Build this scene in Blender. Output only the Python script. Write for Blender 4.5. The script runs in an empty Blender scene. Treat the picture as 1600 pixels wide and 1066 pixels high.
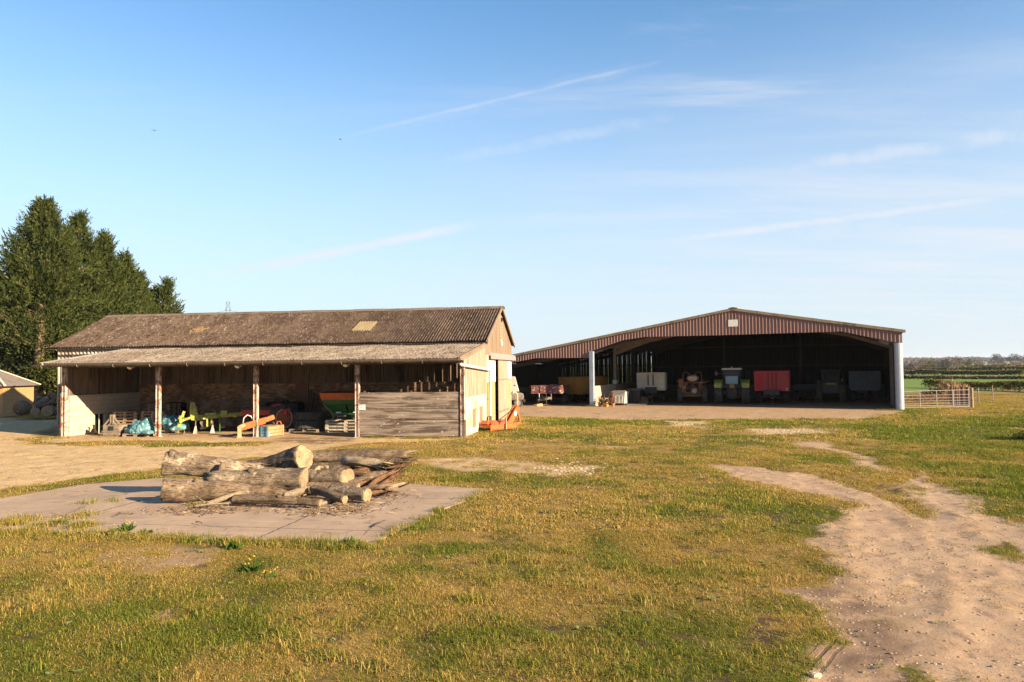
import bpy, math, random
import numpy as np
from mathutils import Vector, Matrix, noise as mnoise

random.seed(7)
RS = np.random.RandomState(11)
SC = bpy.context.scene
COL = SC.collection
R = math.radians

# ------------------------------------------------------------------ camera
FPX, TILT, ROLL, CAMH = 1182.94, math.atan2(43.263, 1182.94), -0.0105, 2.9
_c, _s, _cr, _sr = math.cos(TILT), math.sin(TILT), math.cos(ROLL), math.sin(ROLL)
FWD = Vector((0, _c, _s)); _r0 = Vector((1, 0, 0)); _u0 = Vector((0, -_s, _c))
IR = _r0 * _cr + _u0 * _sr; IU = _u0 * _cr - _r0 * _sr
CAMP = Vector((0, 0, CAMH))
cd = bpy.data.cameras.new('camera'); cam = bpy.data.objects.new('camera', cd); COL.objects.link(cam)
cd.sensor_width = 36.0; cd.lens = FPX / 1600 * 36.0; cd.clip_start = 0.1; cd.clip_end = 20000
cam.matrix_world = Matrix(((IR.x, IU.x, -FWD.x, CAMP.x), (IR.y, IU.y, -FWD.y, CAMP.y), (IR.z, IU.z, -FWD.z, CAMP.z), (0, 0, 0, 1)))
SC.camera = cam

def px_ray(px, py): return FWD * FPX + IR * (px - 800) - IU * (py - 533)
def G(px, py, z=0.0):
    d = px_ray(px, py); t = (z - CAMH) / d.z
    return CAMP + d * t
def PD(px, py, dist):
    d = px_ray(px, py); return CAMP + d * (dist / d.y)

# ------------------------------------------------------------------ light
SUN_AZ, SUN_EL = R(124.0), R(19.5)          # clockwise from +Y
SDIR = Vector((math.sin(SUN_AZ) * math.cos(SUN_EL), math.cos(SUN_AZ) * math.cos(SUN_EL), math.sin(SUN_EL)))
sl = bpy.data.lights.new('sun', 'SUN'); so = bpy.data.objects.new('sun', sl); COL.objects.link(so)
sl.energy = 5.0; sl.angle = R(0.53); sl.color = (1.0, 0.79, 0.52)
so.rotation_euler = SDIR.to_track_quat('Z', 'Y').to_euler()
SC.view_settings.view_transform = 'Standard'
SC.view_settings.look = 'None'
SC.view_settings.exposure = 1.72
SC.view_settings.gamma = 1.0
SC.view_settings.use_curve_mapping = False
SC.cycles.max_bounces = 8; SC.cycles.diffuse_bounces = 4; SC.cycles.transparent_max_bounces = 16
SC.cycles.use_denoising = True
try:
    SC.cycles.denoising_input_passes = 'RGB_ALBEDO_NORMAL'; SC.cycles.denoising_prefilter = 'NONE'
except Exception: pass

W = bpy.data.worlds.new('World'); SC.world = W; W.use_nodes = True
def nd(nt, typ, **kw):
    n = nt.nodes.new(typ)
    for k, v in kw.items():
        if k.startswith('_'): continue
        setattr(n, k, v)
    return n
def setin(n, **kw):
    for k, v in kw.items():
        n.inputs[k.replace('_', ' ')].default_value = v
def mth(nt, op, a, b=None, c=None, clamp=False):
    n = nt.nodes.new('ShaderNodeMath'); n.operation = op; n.use_clamp = clamp
    for i, x in enumerate((a, b, c)):
        if x is None: continue
        if isinstance(x, (int, float)): n.inputs[i].default_value = x
        else: nt.links.new(x, n.inputs[i])
    return n.outputs[0]
def vmth(nt, op, a, b=None):
    n = nt.nodes.new('ShaderNodeVectorMath'); n.operation = op
    for i, x in enumerate((a, b)):
        if x is None: continue
        if isinstance(x, (tuple, list, Vector)): n.inputs[i].default_value = tuple(x)
        else: nt.links.new(x, n.inputs[i])
    return n.outputs['Value'] if op in ('DOT_PRODUCT', 'LENGTH', 'DISTANCE') else n.outputs['Vector']
def mrange(nt, v, a, b, c=0.0, d=1.0, smooth=True):
    n = nt.nodes.new('ShaderNodeMapRange'); n.interpolation_type = 'SMOOTHSTEP' if smooth else 'LINEAR'
    nt.links.new(v, n.inputs[0])
    for i, x in zip((1, 2, 3, 4), (a, b, c, d)): n.inputs[i].default_value = x
    return n.outputs[0]
def mixc(nt, fac, a, b, mode='MIX'):
    n = nt.nodes.new('ShaderNodeMix'); n.data_type = 'RGBA'; n.blend_type = mode
    for sock, x in ((n.inputs[0], fac), (n.inputs[6], a), (n.inputs[7], b)):
        if isinstance(x, (int, float)): sock.default_value = x
        elif isinstance(x, (tuple, list)): sock.default_value = (*x, 1.0) if len(x) == 3 else x
        else: nt.links.new(x, sock)
    return n.outputs[2]
def noise(nt, vec, scale, detail=4, rough=0.55, dist=0.0, w=None):
    n = nt.nodes.new('ShaderNodeTexNoise')
    n.inputs['Scale'].default_value = scale; n.inputs['Detail'].default_value = detail
    n.inputs['Roughness'].default_value = rough; n.inputs['Distortion'].default_value = dist
    if vec is not None: nt.links.new(vec, n.inputs['Vector'])
    return n.outputs['Fac']
def mapping(nt, vec, scale=(1, 1, 1), rot=(0, 0, 0), loc=(0, 0, 0)):
    n = nt.nodes.new('ShaderNodeMapping'); nt.links.new(vec, n.inputs[0])
    n.inputs['Scale'].default_value = scale; n.inputs['Rotation'].default_value = rot; n.inputs['Location'].default_value = loc
    return n.outputs[0]

def build_world():
    nt = W.node_tree; nt.nodes.clear()
    out = nd(nt, 'ShaderNodeOutputWorld'); bg = nd(nt, 'ShaderNodeBackground')
    sky = nd(nt, 'ShaderNodeTexSky'); sky.sky_type = 'NISHITA'; sky.sun_disc = False
    sky.sun_elevation = SUN_EL; sky.sun_rotation = SUN_AZ
    sky.altitude = 50; sky.air_density = 1.0; sky.dust_density = 0.1; sky.ozone_density = 4.2
    tc = nd(nt, 'ShaderNodeTexCoord'); d = vmth(nt, 'NORMALIZE', tc.outputs['Generated'])
    # thin high cloud: vapour trails lie on great circles, wisps on a high plane
    sep = nd(nt, 'ShaderNodeSeparateXYZ'); nt.links.new(d, sep.inputs[0]); z = sep.outputs[2]
    zz = mth(nt, 'ADD', mth(nt, 'MAXIMUM', z, 0.0), 0.07)
    comb = nd(nt, 'ShaderNodeCombineXYZ')
    nt.links.new(mth(nt, 'DIVIDE', sep.outputs[0], zz), comb.inputs[0]); nt.links.new(mth(nt, 'DIVIDE', sep.outputs[1], zz), comb.inputs[1])
    uv = comb.outputs[0]
    n1 = noise(nt, mapping(nt, uv, (0.35, 1.5, 1), (0, 0, R(-38))), 1.6, 7, 0.62, 0.35)
    n2 = noise(nt, mapping(nt, uv, (0.5, 0.5, 1), (0, 0, 0), (3.1, 1.7, 0)), 0.7, 3, 0.5)
    n3 = noise(nt, mapping(nt, uv, (0.8, 3.5, 1), (0, 0, R(-38)), (1.3, 0, 0)), 3.5, 6, 0.65, 0.5)
    # wisps gather to the right of the picture's direction
    right = mrange(nt, sep.outputs[0], -0.28, 0.42)
    wis = mth(nt, 'MULTIPLY', mrange(nt, n1, 0.44, 0.80), mrange(nt, n2, 0.34, 0.66))
    wis = mth(nt, 'MULTIPLY', wis, mth(nt, 'ADD', mth(nt, 'MULTIPLY', right, 0.85), 0.13))
    wis = mth(nt, 'MULTIPLY', wis, mth(nt, 'ADD', mth(nt, 'MULTIPLY', n3, 0.9), 0.5))
    sheet = mth(nt, 'MULTIPLY', mrange(nt, sep.outputs[0], -0.30, 0.55), mrange(nt, z, 0.46, 0.12))      # broad thin veil, thickest low on the right
    sheet = mth(nt, 'MULTIPLY', sheet, mth(nt, 'ADD', mth(nt, 'MULTIPLY', mrange(nt, n1, 0.36, 0.74), 0.60), 0.14))
    total = mth(nt, 'MAXIMUM', wis, sheet)
    # (two picture points that fix the trail's direction, half width, strength, breakup)
    trails = [((500, 222), (1045, 93), 0.0032, 0.36, 0.5), ((500, 224), (1045, 96), 0.010, 0.16, 0.6), ((285, 441), (760, 348), 0.0065, 0.80, 0.30),
              ((745, 352), (900, 333), 0.007, 0.30, 0.6), ((960, 387), (1640, 300), 0.0058, 0.78, 0.35), ((1100, 395), (1700, 290), 0.016, 0.34, 0.6),
              ((640, 262), (1080, 176), 0.009, 0.34, 0.6), ((1120, 280), (1700, 196), 0.011, 0.52, 0.6), ((1290, 425), (1640, 364), 0.007, 0.50, 0.5),
              ((540, 455), (900, 420), 0.016, 0.14, 0.7), ((860, 215), (1600, 75), 0.020, 0.12, 0.9)]
    wob = mth(nt, 'MULTIPLY', mth(nt, 'SUBTRACT', noise(nt, d, 22, 5, 0.6), 0.5), 0.016)
    for k, (p0, p1, w, amp, brk) in enumerate(trails):
        a = px_ray(*p0).normalized(); b = px_ray(*p1).normalized()
        nrm = a.cross(b).normalized(); tan = nrm.cross(a).normalized(); L = math.atan2(b.dot(tan), b.dot(a))
        n = vmth(nt, 'DOT_PRODUCT', d, nrm); t = vmth(nt, 'DOT_PRODUCT', d, tan)
        wn = mth(nt, 'MULTIPLY', wob, min(1.0, w / 0.012) + 0.12)
        n = mth(nt, 'ABSOLUTE', mth(nt, 'ADD', n, wn))
        # the trail spreads towards its old end
        core = mrange(nt, n, w * 0.1, w * 1.5, 1.0, 0.0)
        ends = mth(nt, 'MULTIPLY', mrange(nt, t, -0.015, 0.06 + 0.2 * L), mrange(nt, t, math.sin(L) * 0.80, math.sin(L) + 0.02, 1.0, 0.0))
        br = mth(nt, 'ADD', mth(nt, 'MULTIPLY', mrange(nt, noise(nt, mapping(nt, d, (1, 1, 1), (0, 0, 0), (k * 1.7, 0, 0)), 26, 4, 0.6), 0.32, 0.68), brk), 1.0 - brk)
        total = mth(nt, 'MAXIMUM', total, mth(nt, 'MULTIPLY', mth(nt, 'MULTIPLY', core, ends), mth(nt, 'MULTIPLY', br, amp)))
    total = mth(nt, 'MINIMUM', total, 0.85)
    up = mrange(nt, z, 0.0, 0.06)
    total = mth(nt, 'MULTIPLY', total, up)
    skyc = mixc(nt, 1.0, sky.outputs[0], SKY_TINT, 'MULTIPLY')
    veil = mth(nt, 'MULTIPLY', mrange(nt, z, 0.46, -0.02), 0.90)          # low thin haze of the evening sky
    skyc = mixc(nt, veil, skyc, VEIL_COL)
    col = mixc(nt, total, skyc, CLOUD_COL)
    nt.links.new(col, bg.inputs[0]); bg.inputs[1].default_value = SKY_STRENGTH
    nt.links.new(bg.outputs[0], out.inputs[0])
SKY_STRENGTH = 0.065
SKY_TINT = (1.04, 1.17, 1.13)
CLOUD_COL = (4.0, 4.15, 4.45)
VEIL_COL = (3.35, 3.8, 4.25)
build_world()

# ------------------------------------------------------------------ helpers: materials
MATS = {}
ALB = 0.74
def alb(nt, c): return mixc(nt, 1.0, c, (ALB, ALB, ALB), 'MULTIPLY')
def new_mat(name):
    m = bpy.data.materials.new(name); m.use_nodes = True; nt = m.node_tree; nt.nodes.clear()
    out = nd(nt, 'ShaderNodeOutputMaterial'); b = nd(nt, 'ShaderNodeBsdfPrincipled'); nt.links.new(b.outputs[0], out.inputs[0])
    MATS[name] = m
    return m, nt, b, out
def coords(nt, kind='Object'):
    return nd(nt, 'ShaderNodeTexCoord').outputs[kind]
def bump(nt, b, h, strength=0.3, dist=0.02):
    n = nd(nt, 'ShaderNodeBump'); n.inputs['Strength'].default_value = strength; n.inputs['Distance'].default_value = dist
    nt.links.new(h, n.inputs['Height']); nt.links.new(n.outputs[0], b.inputs['Normal'])
def mat(name, c1, c2, scale=4.0, stretch=(1, 1, 1), rough=0.8, metal=0.0, bmp=0.25, bdist=0.01, stain=None, stain_scale=1.2, stain_lo=0.5, stain_hi=0.66, stain_stretch=(1, 1, 1),
        spot=None, spot_scale=14.0, spot_lo=0.60, spot_hi=0.68, detail=6, spec=0.3, streak=None):
    """weathered surface: two tones broken by noise, one large stain colour, one small spot colour, vertical streaks"""
    if name in MATS: return MATS[name]
    m, nt, b, out = new_mat(name)
    co = coords(nt); mv = mapping(nt, co, stretch)
    n = noise(nt, mv, scale, detail, 0.6)
    col = mixc(nt, mrange(nt, n, 0.3, 0.7), c1, c2)
    if streak:
        s = noise(nt, mapping(nt, co, (6, 6, 0.35)), 2.5, 4, 0.6)
        col = mixc(nt, mth(nt, 'MULTIPLY', mrange(nt, s, 0.48, 0.75), streak[1]), col, streak[0])
    if stain:
        s = noise(nt, mapping(nt, co, stain_stretch), stain_scale, 5, 0.6, 0.4)
        col = mixc(nt, mrange(nt, s, stain_lo, stain_hi), col, stain)
    if spot:
        s = noise(nt, co, spot_scale, 5, 0.65)
        col = mixc(nt, mrange(nt, s, spot_lo, spot_hi), col, spot)
    nt.links.new(alb(nt, col), b.inputs['Base Color'])
    b.inputs['Roughness'].default_value = rough; b.inputs['Metallic'].default_value = metal; b.inputs['Specular IOR Level'].default_value = spec
    if bmp: bump(nt, b, n, bmp, bdist)
    return m
def brick_mat(name, c1, c2, mortar, bw=0.225, bh=0.075, ms=0.012, pale=None, pale_lo=.5, bmp=0.5, patch=None, patch_amt=1.0):
    m, nt, b, out = new_mat(name)
    co = coords(nt); sep = nd(nt, 'ShaderNodeSeparateXYZ'); nt.links.new(co, sep.inputs[0])
    cb = nd(nt, 'ShaderNodeCombineXYZ'); nt.links.new(mth(nt, 'ADD', sep.outputs[0], sep.outputs[1]), cb.inputs[0]); nt.links.new(sep.outputs[2], cb.inputs[1])
    br = nd(nt, 'ShaderNodeTexBrick'); nt.links.new(cb.outputs[0], br.inputs[0])
    br.inputs['Scale'].default_value = 1.0; br.inputs['Brick Width'].default_value = bw; br.inputs['Row Height'].default_value = bh
    br.inputs['Mortar Size'].default_value = ms; br.inputs['Mortar Smooth'].default_value = 0.3; br.inputs['Bias'].default_value = 0.0
    for k, c in (('Color1', c1), ('Color2', c2), ('Mortar', mortar)): br.inputs[k].default_value = (*c, 1)
    n = noise(nt, co, 2.2, 6, 0.65); n2 = noise(nt, co, 9, 4, 0.6)
    col = mixc(nt, mrange(nt, n2, 0.3, 0.75, 0.0, 0.35), br.outputs[0], tuple(x * 0.55 for x in c1))
    if pale: col = mixc(nt, mth(nt, 'MULTIPLY', mrange(nt, n, pale_lo, pale_lo + 0.16), 0.75), col, pale)
    if patch: col = mixc(nt, mth(nt, 'MULTIPLY', mrange(nt, noise(nt, co, 0.8, 4, 0.6, 0.3), 0.5, 0.62), patch_amt), col, patch)
    nt.links.new(alb(nt, col), b.inputs['Base Color']); b.inputs['Roughness'].default_value = 0.92; b.inputs['Specular IOR Level'].default_value = 0.15
    h = mth(nt, 'ADD', mth(nt, 'MULTIPLY', br.outputs['Fac'], -1.0), mth(nt, 'MULTIPLY', n2, 0.6))
    bump(nt, b, h, bmp, 0.012)
    return m

# ------------------------------------------------------------------ helpers: meshes
class MB:
    """collects shapes, then links them as ONE mesh object"""
    def __init__(s): s.v = []; s.f = []; s.mi = []; s.c = 0
    def add(s, vs, fs, mi=0):
        o = len(s.v); s.v.extend([tuple(v) for v in vs])
        for f in fs: s.f.append(tuple(i + o for i in f)); s.mi.append(mi)
        return s
    def box(s, x0, x1, y0, y1, z0, z1, mi=0):
        v = [(x0, y0, z0), (x1, y0, z0), (x1, y1, z0), (x0, y1, z0), (x0, y0, z1), (x1, y0, z1), (x1, y1, z1), (x0, y1, z1)]
        return s.add(v, [(0, 3, 2, 1), (4, 5, 6, 7), (0, 1, 5, 4), (1, 2, 6, 5), (2, 3, 7, 6), (3, 0, 4, 7)], mi)
    def obox(s, c, size, rot=(0, 0, 0), mi=0):
        from mathutils import Euler
        M = Euler(rot).to_matrix(); c = Vector(c); hx, hy, hz = (k / 2 for k in size)
        v = [c + M @ Vector((a * hx, b * hy, d * hz)) for d in (-1, 1) for a, b in ((-1, -1), (1, -1), (1, 1), (-1, 1))]
        return s.add(v, [(0, 3, 2, 1), (4, 5, 6, 7), (0, 1, 5, 4), (1, 2, 6, 5), (2, 3, 7, 6), (3, 0, 4, 7)], mi)
    def bar(s, p, q, w, h, up=(0, 0, 1), mi=0):
        p = Vector(p); q = Vector(q); d = (q - p).normalized(); u = Vector(up)
        if abs(d.dot(u)) > .98: u = Vector((0, 1, 0))
        r = d.cross(u).normalized() * (w / 2); u = r.cross(d).normalized() * (h / 2)
        v = [p - r - u, p + r - u, p + r + u, p - r + u, q - r - u, q + r - u, q + r + u, q - r + u]
        return s.add(v, [(0, 3, 2, 1), (4, 5, 6, 7), (0, 1, 5, 4), (1, 2, 6, 5), (2, 3, 7, 6), (3, 0, 4, 7)], mi)
    def tube(s, pts, r, n=8, cap=True, mi=0):
        pts = [Vector(p) for p in pts]; m = len(pts)
        rr = r if isinstance(r, (list, tuple)) else [r] * m
        vs = []; pu = None
        for i, p in enumerate(pts):
            d = (pts[min(i + 1, m - 1)] - pts[max(i - 1, 0)]).normalized()
            if pu is None: pu = Vector((0, 0, 1)) if abs(d.z) < .9 else Vector((0, 1, 0))
            a = d.cross(pu).normalized(); pu = a.cross(d).normalized()
            for k in range(n):
                t = 2 * math.pi * k / n
                vs.append(p + a * (math.cos(t) * rr[i]) + pu * (math.sin(t) * rr[i]))
        fs = [(i * n + k, i * n + (k + 1) % n, (i + 1) * n + (k + 1) % n, (i + 1) * n + k) for i in range(m - 1) for k in range(n)]
        if cap: fs += [tuple(range(n - 1, -1, -1)), tuple((m - 1) * n + k for k in range(n))]
        return s.add(vs, fs, mi)
    def lathe(s, prof, c=(0, 0, 0), axis=(0, 0, 1), n=24, mi=0, closed=False):
        """prof: list of (radius, height along axis)"""
        c = Vector(c); ax = Vector(axis).normalized(); u = Vector((0, 0, 1)) if abs(ax.z) < .9 else Vector((1, 0, 0))
        a = ax.cross(u).normalized(); b = ax.cross(a)
        vs = [c + ax * h + (a * math.cos(2 * math.pi * k / n) + b * math.sin(2 * math.pi * k / n)) * r for r, h in prof for k in range(n)]
        m = len(prof)
        fs = [(i * n + k, i * n + (k + 1) % n, (i + 1) * n + (k + 1) % n, (i + 1) * n + k) for i in range(m - 1) for k in range(n)]
        if closed: fs += [((m - 1) * n + k, (m - 1) * n + (k + 1) % n, (k + 1) % n, k) for k in range(n)]
        else: fs += [tuple(range(n - 1, -1, -1)), tuple((m - 1) * n + k for k in range(n))]
        return s.add(vs, fs, mi)
    def prism(s, poly, O, U, V, t, mi=0):
        """2d outline in the plane O,U,V pushed by vector t"""
        O = Vector(O); U = Vector(U); V = Vector(V); t = Vector(t); n = len(poly)
        v = [O + U * a + V * b for a, b in poly]; v += [p + t for p in v]
        fs = [tuple(range(n - 1, -1, -1)), tuple(range(n, 2 * n))] + [(i, (i + 1) % n, n + (i + 1) % n, n + i) for i in range(n)]
        return s.add(v, fs, mi)
    def loft(s, rings, cap=True, mi=0):
        n = len(rings[0]); vs = [p for r in rings for p in r]; m = len(rings)
        fs = [(i * n + k, i * n + (k + 1) % n, (i + 1) * n + (k + 1) % n, (i + 1) * n + k) for i in range(m - 1) for k in range(n)]
        if cap: fs += [tuple(range(n - 1, -1, -1)), tuple((m - 1) * n + k for k in range(n))]
        return s.add(vs, fs, mi)
    def corr(s, O, U, V, lu, lv, pitch=0.146, amp=0.027, kind='wave', nv=6, thick=0.012, jit=0.0, voff=0.0, mi=0, clip=None):
        """profiled sheet: ribs repeat along U and run along V.  clip(u) -> (v0, v1) trims each rib"""
        O = Vector(O); U = Vector(U).normalized(); V = Vector(V).normalized(); N = U.cross(V).normalized()
        if kind == 'wave':
            off = [(k / 6.0, math.sin(2 * math.pi * k / 6.0)) for k in range(6)]
        else:  # box rib: wide pan, narrow crown
            off = [(0.0, -1), (0.56, -1), (0.68, 1), (0.88, 1)]
        us = []; k = 0
        while True:
            done = False
            for a, h in off:
                u = (k + a) * pitch
                if u > lu: done = True; break
                us.append((u, h))
            if done: break
            k += 1
        us.append((lu, us[-1][1])); cols = len(us); top = []; 
        for u, h in us:
            v0, v1 = clip(u) if clip else (0.0, lv)
            for j in range(nv + 1):
                t = j / nv; v = v0 + (v1 - v0) * t
                jz = 0.0
                if jit: jz = jit * mnoise.noise(Vector((u * 0.55, (v + voff) * 0.5, 3.3)))
                top.append(O + U * u + V * v + N * (h * amp + jz))
        n1 = nv + 1
        f = [(i * n1 + j, (i + 1) * n1 + j, (i + 1) * n1 + j + 1, i * n1 + j + 1) for i in range(cols - 1) for j in range(nv)]
        s.add(top, f, mi)
        if thick:
            s.add([p - N * thick for p in top], [tuple(reversed(q)) for q in f], mi)
            a, o = len(s.v) - len(top), len(s.v) - 2 * len(top)
            edge = [(i * n1, (i + 1) * n1) for i in range(cols - 1)] + [((i + 1) * n1 + nv, i * n1 + nv) for i in range(cols - 1)] + [(j + 1, j) for j in range(nv)] + [((cols - 1) * n1 + j, (cols - 1) * n1 + j + 1) for j in range(nv)]
            for p, q in edge: s.f.append((o + q, o + p, a + p, a + q)); s.mi.append(mi)
        return s
    def build(s, name, m=None, parent=None, smooth=False, loc=None):
        me = bpy.data.meshes.new(name); me.from_pydata(s.v, [], s.f)
        ms = m if isinstance(m, (list, tuple)) else [m]
        for x in ms:
            if x: me.materials.append(x)
        if len(ms) > 1: me.polygons.foreach_set('material_index', s.mi)
        if smooth: me.polygons.foreach_set('use_smooth', [True] * len(me.polygons))
        me.update()
        o = bpy.data.objects.new(name, me); COL.objects.link(o)
        if parent: o.parent = parent
        if loc is not None: o.location = loc
        return o

def bevel(o, w=0.01, seg=2):
    b = o.modifiers.new('bevel', 'BEVEL'); b.width = w; b.segments = seg; b.limit_method = 'ANGLE'; b.angle_limit = R(40)
    return o
def tag(o, label=None, cat=None, group=None, kind=None):
    if label: o['label'] = label
    if cat: o['category'] = cat
    if group: o['group'] = group
    if kind: o['kind'] = kind
    return o
def thing(name, label, cat, loc=(0, 0, 0), rz=0.0, group=None):
    o = bpy.data.objects.new(name, None); COL.objects.link(o); o.empty_display_size = 0.3
    o.location = loc; o.rotation_euler = (0, 0, rz)
    return tag(o, label, cat, group)
def copy_tree(o, parent=None):
    c = o.copy(); COL.objects.link(c)
    if parent is not None: c.parent = parent
    for ch in list(o.children): copy_tree(ch, c)
    return c
class Frame:
    def __init__(s, ox, oy, deg):
        s.rz = -R(deg); t = R(deg); s.O = Vector((ox, oy, 0)); s.x = Vector((math.cos(t), -math.sin(t), 0)); s.y = Vector((math.sin(t), math.cos(t), 0))
    def p(s, x, y, z=0.0): return s.O + s.x * x + s.y * y + Vector((0, 0, z))
    def loc(s, P): v = Vector(P) - s.O; return (v.dot(s.x), v.dot(s.y), v.z)
LB = Frame(-2.0995, 32.2813, 8.1883)     # long barn, origin at its near right post
RB = Frame(6.0175, 57.1885, 24.3219)     # steel barn, origin at its left column

# ------------------------------------------------------------------ helpers: noise fields (numpy)
def _hash(ix, iy, seed):
    h = (ix.astype(np.int64) * 374761393 + iy.astype(np.int64) * 668265263 + seed * 974634777) & 0xffffffff
    h = ((h ^ (h >> 13)) * 1274126177) & 0xffffffff
    return ((h ^ (h >> 16)) & 0xffff) / 65535.0
def vnoise(x, y, seed=0):
    ix = np.floor(x); iy = np.floor(y); fx = x - ix; fy = y - iy
    ux = fx * fx * (3 - 2 * fx); uy = fy * fy * (3 - 2 * fy)
    a = _hash(ix, iy, seed); b = _hash(ix + 1, iy, seed); c = _hash(ix, iy + 1, seed); d = _hash(ix + 1, iy + 1, seed)
    return (a * (1 - ux) + b * ux) * (1 - uy) + (c * (1 - ux) + d * ux) * uy
def fbm(x, y, scale=1.0, octv=4, seed=0, gain=0.5):
    s = 0.0; a = 1.0; t = 0.0; x = x * scale; y = y * scale
    for k in range(octv):
        s = s + a * vnoise(x + 17.3 * k, y - 9.1 * k, seed + k); t += a; a *= gain; x = x * 2.03; y = y * 2.03
    return s / t
def sdf_poly(px, py, poly):
    """signed distance (negative inside)"""
    P = np.asarray(poly, float); n = len(P); d = np.full(px.shape, 1e9); inside = np.zeros(px.shape, bool)
    for i in range(n):
        a = P[i]; b = P[(i + 1) % n]; e = b - a; wx = px - a[0]; wy = py - a[1]
        t = np.clip((wx * e[0] + wy * e[1]) / max(e @ e, 1e-9), 0, 1)
        d = np.minimum(d, np.hypot(wx - e[0] * t, wy - e[1] * t))
        c = ((a[1] > py) != (b[1] > py)) & (px < (b[0] - a[0]) * (py - a[1]) / (b[1] - a[1] + 1e-12) + a[0])
        inside ^= c
    return np.where(inside, -d, d)
def sstep(a, b, x):
    t = np.clip((x - a) / (b - a), 0, 1); return t * t * (3 - 2 * t)

# ------------------------------------------------------------------ the ground: one sheet, bare soil where wheels and feet go
def gp(pts): return [tuple(G(x, y))[:2] for x, y in pts]
def lbp(pts): return [tuple(LB.p(x, y))[:2] for x, y in pts]
def rbp(pts): return [tuple(RB.p(x, y))[:2] for x, y in pts]
# (outline, weight, edge width in m, tone: 0 yellow straw dirt .. 1 pinkish brown earth, -1 removes soil)
SOIL = [
    (gp([(1244, 1200), (1240, 927), (1330, 915), (1331, 888), (1274, 850), (1305, 824), (1328, 805), (1331, 788), (1229, 761), (1126, 746), (1114, 727), (1175, 730), (1267, 740), (1362, 770), (1381, 775), (1400, 760), (1415, 748), (1419, 736), (1476, 759), (1552, 793), (1640, 830), (1900, 920), (2100, 1200)]), 1.0, 0.35, 0.80),
    (gp([(1229, 690), (1301, 688), (1320, 702), (1411, 731), (1425, 745), (1400, 738), (1343, 727), (1305, 705), (1229, 694)]), 0.85, 0.45, 0.8),
    (gp([(800, 634), (812, 651), (1000, 657), (1200, 654), (1330, 655), (1407, 647), (1412, 640), (1200, 634)]), 1.0, 0.7, 0.75),
    (rbp([(-9.2, -0.6), (20.9, -0.6), (20.9, 18.4), (-9.2, 18.4)]), 1.0, 0.3, 0.95),
    (gp([(-900, 655), (0, 653), (92, 655), (99, 683), (560, 683), (720, 685), (690, 689), (560, 693), (430, 714), (270, 728), (150, 746), (0, 768), (-700, 830)]), 1.0, 0.5, 0.08),
    (lbp([(-18.7, -0.7), (-4.3, -0.9), (-4.3, 5.3), (-18.7, 5.3)]), 1.0, 0.4, 0.55),
    (lbp([(-18.7, -0.2), (0.05, -0.25), (0.05, 14.3), (-23.6, 14.3), (-23.6, 5)]), 1.0, 0.3, 0.75),
    (gp([(640, 716), (760, 713), (850, 722), (945, 728), (940, 744), (860, 746), (700, 738), (640, 730)]), 0.62, 0.9, 0.35),
    (gp([(1165, 668), (1290, 671), (1300, 677), (1165, 678)]), 0.8, 0.9, 0.3),
    (gp([(1035, 657), (1110, 658), (1100, 669), (1040, 666)]), 0.7, 0.9, 0.3),
    (gp([(110, 872), (250, 848), (390, 862), (415, 884), (300, 908), (150, 906)]), 0.50, 0.7, 0.9),
    (gp([(215, 966), (250, 960), (285, 968), (270, 980), (225, 979)]), 0.66, 0.12, 1.0),
    (gp([(690, 690), (900, 692), (1010, 697), (1000, 702), (800, 700)]), 0.45, 0.6, 0.3),
    (gp([(640, 690), (720, 692), (720, 705), (650, 703)]), 0.35, 0.8, 0.3),
    (gp([(520, 830), (620, 850), (850, 800), (1010, 790), (1040, 830), (760, 900), (560, 890)]), 0.22, 1.2, 0.5),
]
UNSOIL = [
    (gp([(1381, 780), (1425, 752), (1445, 772), (1478, 800), (1464, 818), (1427, 794)]), 0.80, 0.4),
    (gp([(1518, 852), (1560, 842), (1600, 852), (1612, 868), (1545, 870)]), 0.75, 0.3),
    (gp([(1360, 1080), (1340, 1040), (1395, 1000), (1422, 1010), (1412, 1080)]), 0.66, 0.3),
    (gp([(30, 683), (100, 691), (250, 688), (415, 691), (400, 698), (250, 698), (100, 697), (40, 690)]), 0.75, 0.35),
    (gp([(-40, 768), (60, 757), (150, 743), (250, 734), (252, 748), (130, 754), (-10, 780)]), 0.85, 0.4),
    (gp([(55, 676), (98, 660), (99, 686), (40, 688)]), 0.6, 0.5),
]
DARKSOIL = [gp([(1240, 927), (1330, 915), (1390, 940), (1370, 1000), (1345, 1100), (1240, 1100)]), gp([(405, 691), (430, 684), (556, 684.5), (556, 690), (500, 693)])]
TREAD = gp([(1246, 1046), (1280, 1052), (1318, 1002), (1292, 994)])
CHIPS = [(gp([(850, 720), (945, 728), (940, 745), (870, 742), (840, 730)]), 200), (gp([(1172, 669), (1288, 671), (1295, 677), (1180, 677)]), 420), (gp([(1040, 658), (1100, 659), (1095, 668), (1045, 665)]), 120)]
LUSH = [gp([(1300, 655), (1420, 645), (1700, 640), (1800, 800), (1600, 800), (1480, 745), (1400, 700), (1300, 680)]), gp([(1020, 770), (1200, 765), (1320, 800), (1270, 830), (1100, 850), (1000, 860)]), gp([(-300, 880), (150, 930), (420, 1000), (420, 1120), (-300, 1120)]), gp([(800, 900), (1230, 870), (1240, 1100), (760, 1100)]), gp([(820, 640), (1330, 662), (1150, 668), (830, 664)])]
PAD = gp([(770, 765), (700, 761), (640, 757), (560, 754), (480, 752), (380, 751), (250, 748), (210, 751), (130, 758), (0, 780), (-230, 822), (-120, 829), (0, 834), (100, 836), (200, 838), (330, 844), (480, 850), (577, 852), (680, 803)])

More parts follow.
